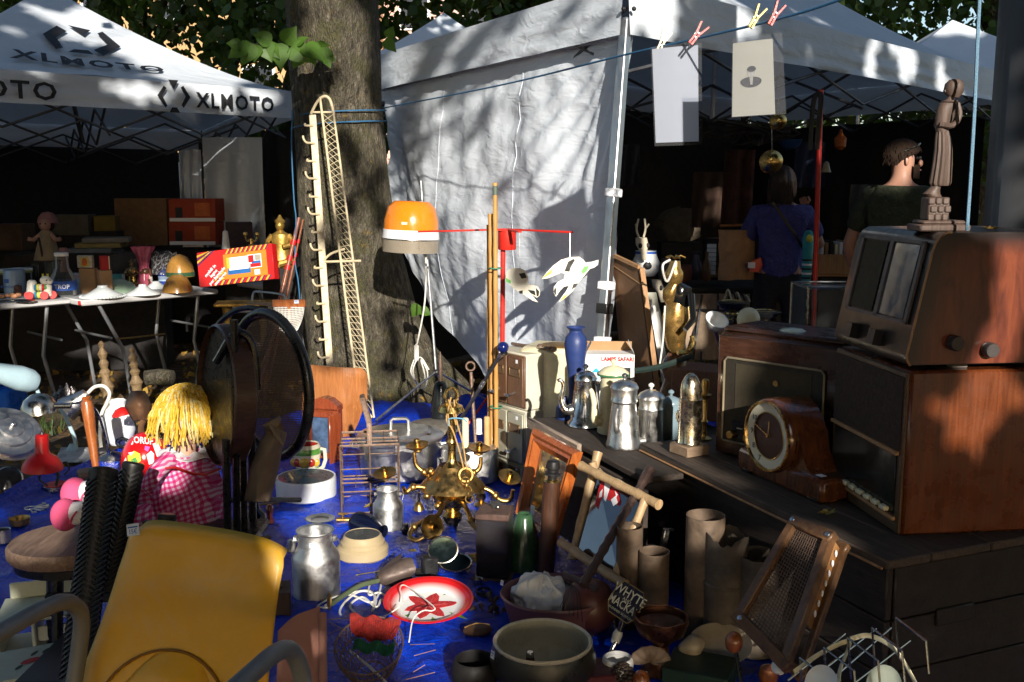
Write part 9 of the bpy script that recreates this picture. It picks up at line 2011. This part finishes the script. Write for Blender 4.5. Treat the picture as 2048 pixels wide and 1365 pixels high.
cable('hanging_rope','blue and white braided rope hanging straight down to the sloped radio','rope',[(1965,-60,2.78),(1958,20,2.78),(1950,200,2.78),(1942,340,2.78),(1934,462,2.78)],.0048,mat('pale blue braided rope',(.14,.26,.36),.7,0,.5,260,.6,300,.1))
def pin(label,u,v,m,tilt,Y=None):
 Y=Y or line_Y(u);p=P(u,v,Y);s=mpp(p);T=thing('clothes_peg',label,'clothes peg',p,0,'pegs on the clothes line')
 T.matrix_basis=T.matrix_basis@RO(R(tilt),4,'Y')
 for sg in(-1,1):
  B().prism([(sg*1*s,-22*s),(sg*5*s,-22*s),(sg*5*s,0),(sg*11*s,24*s),(sg*8*s,26*s),(sg*1.5*s,2*s)],-5*s,5*s,RO(R(90),4,'X')).ob('jaw',m,T,0)
 B().ring((0,0,0),5*s,1.2*s,12,5,RO(R(90),4,'X')).ob('spring',STEEL,T);return T
PR=mat('red peg plastic',(.62,.02,.015),.3,0,.05,dirt=0);PY=mat('yellow peg plastic',(.62,.50,.06),.3,0,.05,dirt=0);PC=mat('cream peg plastic',(.60,.56,.36),.35,0,.05,dirt=0)
pin('cream clothes peg holding the blank sheet near the tent corner',1324,86,PC,25);pin('red clothes peg on the corner of the blank sheet',1394,70,PR,38);pin('yellow clothes peg holding the portrait print',1512,36,PY,30);pin('red clothes peg beside the yellow one, holding the portrait sleeve',1550,30,PR,28)
SLV_=glass('clear print sleeve',(.86,.88,.92),.12)
def sleeve(label,quad,Y,inset_l,m,port=False):
 c=[P(u,v,Y+dy)for(u,v),dy in zip(quad,(0,0,.03,.03))]
 T=thing('hanging_print',label,'print',c[3].lerp(c[2],.5),0,'prints pegged on the line')
 f_=lambda a,t,l=0:loc(T,c[0].lerp(c[1],a).lerp(c[3].lerp(c[2],a),t)+V((0,l-.012*sin(pi*a)*(1-.5*t),0)))
 B().grid(lambda a,t:f_(a,t,-.003),12,12).ob('sleeve_front',SLV_,T,0)
 x0,x1,y0,y1=inset_l
 o=B().grid(lambda a,t:f_(lerp(x0,x1,a),lerp(y0,y1,t),0),14,14).ob('print_sheet',m,T,0);o.data.shade_smooth()
 if port:
  g=mat('engraving grey',(.05,.05,.055),.7,0,.5,120);g2=mat('engraving pale',(.32,.31,.28),.7,0,.2,120)
  def blob(pts,m_,l):B().add([f_(x,y,l)for x,y in pts],[tuple(range(len(pts)))]).ob('engraved_figure',m_,T,0)
  blob([(.36+.20*cos(a),.555-.10*sin(a)*(.55 if sin(a)>0 else .8))for a in[2*pi*i/18 for i in range(18)]],g,-.0012)
  blob([(.36+.075*cos(a),.45+.065*sin(a))for a in[2*pi*i/14 for i in range(14)]],g2,-.0016);blob([(.37+.085*cos(a),.405+.038*sin(a))for a in[2*pi*i/14 for i in range(14)]],g,-.002);blob([(.33,.50),(.40,.50),(.385,.60),(.345,.60)],g2,-.002)
 return T
OLDP=cloth_white('yellowed engraving paper',(.66,.63,.52),.45,.12)
sleeve('blank bluish-white sheet in a clear sleeve pegged on the line',[(1301,95),(1403,86),(1404,290),(1309,293)],3.93,(.03,.93,.02,.965),cloth_white('thin white sheet',(.80,.83,.90),.5,.12))
sleeve('old engraved portrait in a clear sleeve pegged on the line',[(1464,78),(1564,66),(1572,229),(1462,236)],3.5,(.02,.80,.06,.99),OLDP,True)
rl=random.Random(12);lf_=B()
for k in range(2600):
 x=rl.uniform(-5,2.2);y=rl.uniform(4.6,11)
 ym=interp([-2.6,-2.4,-2.2,-1.07,0,1.6],[3.6,4.65,5.5,6.55,6.8,6.9],x)
 if y<ym+.05:continue
 leaf_quads(lf_,V((x,y,gz(x,y)+.012)),rl.uniform(.03,.075),rl)
tag(lf_.ob('leaf_litter',FALL,None,0),'brown fallen leaves strewn over the earth around the trunk','leaves',None,'stuff')
gr_=B()
for k in range(260):
 c=PZ(772+rl.gauss(0,16),770+rl.gauss(0,5),0)if k%6 else PZ(95+rl.gauss(0,20),862+rl.gauss(0,6),0);h_=rl.uniform(.04,.11);a=rl.uniform(0,6.28)
 w_=.004;d=V((cos(a),sin(a),0));e=d.cross(V((0,0,1)));n0=len(gr_.v)
 gr_.v+=[tuple(c-e*w_),tuple(c+e*w_),tuple(c+d*h_*.25+V((0,0,h_*.6))+e*w_*.7),tuple(c+d*h_*.25+V((0,0,h_*.6))-e*w_*.7),tuple(c+d*h_*.6+V((0,0,h_)))]
 gr_.f+=[(n0,n0+1,n0+2,n0+3),(n0+3,n0+2,n0+4)]
tag(gr_.ob('grass',DARKL,None,0),'thin tufts of grass at the foot of the trunk','grass',None,'stuff')
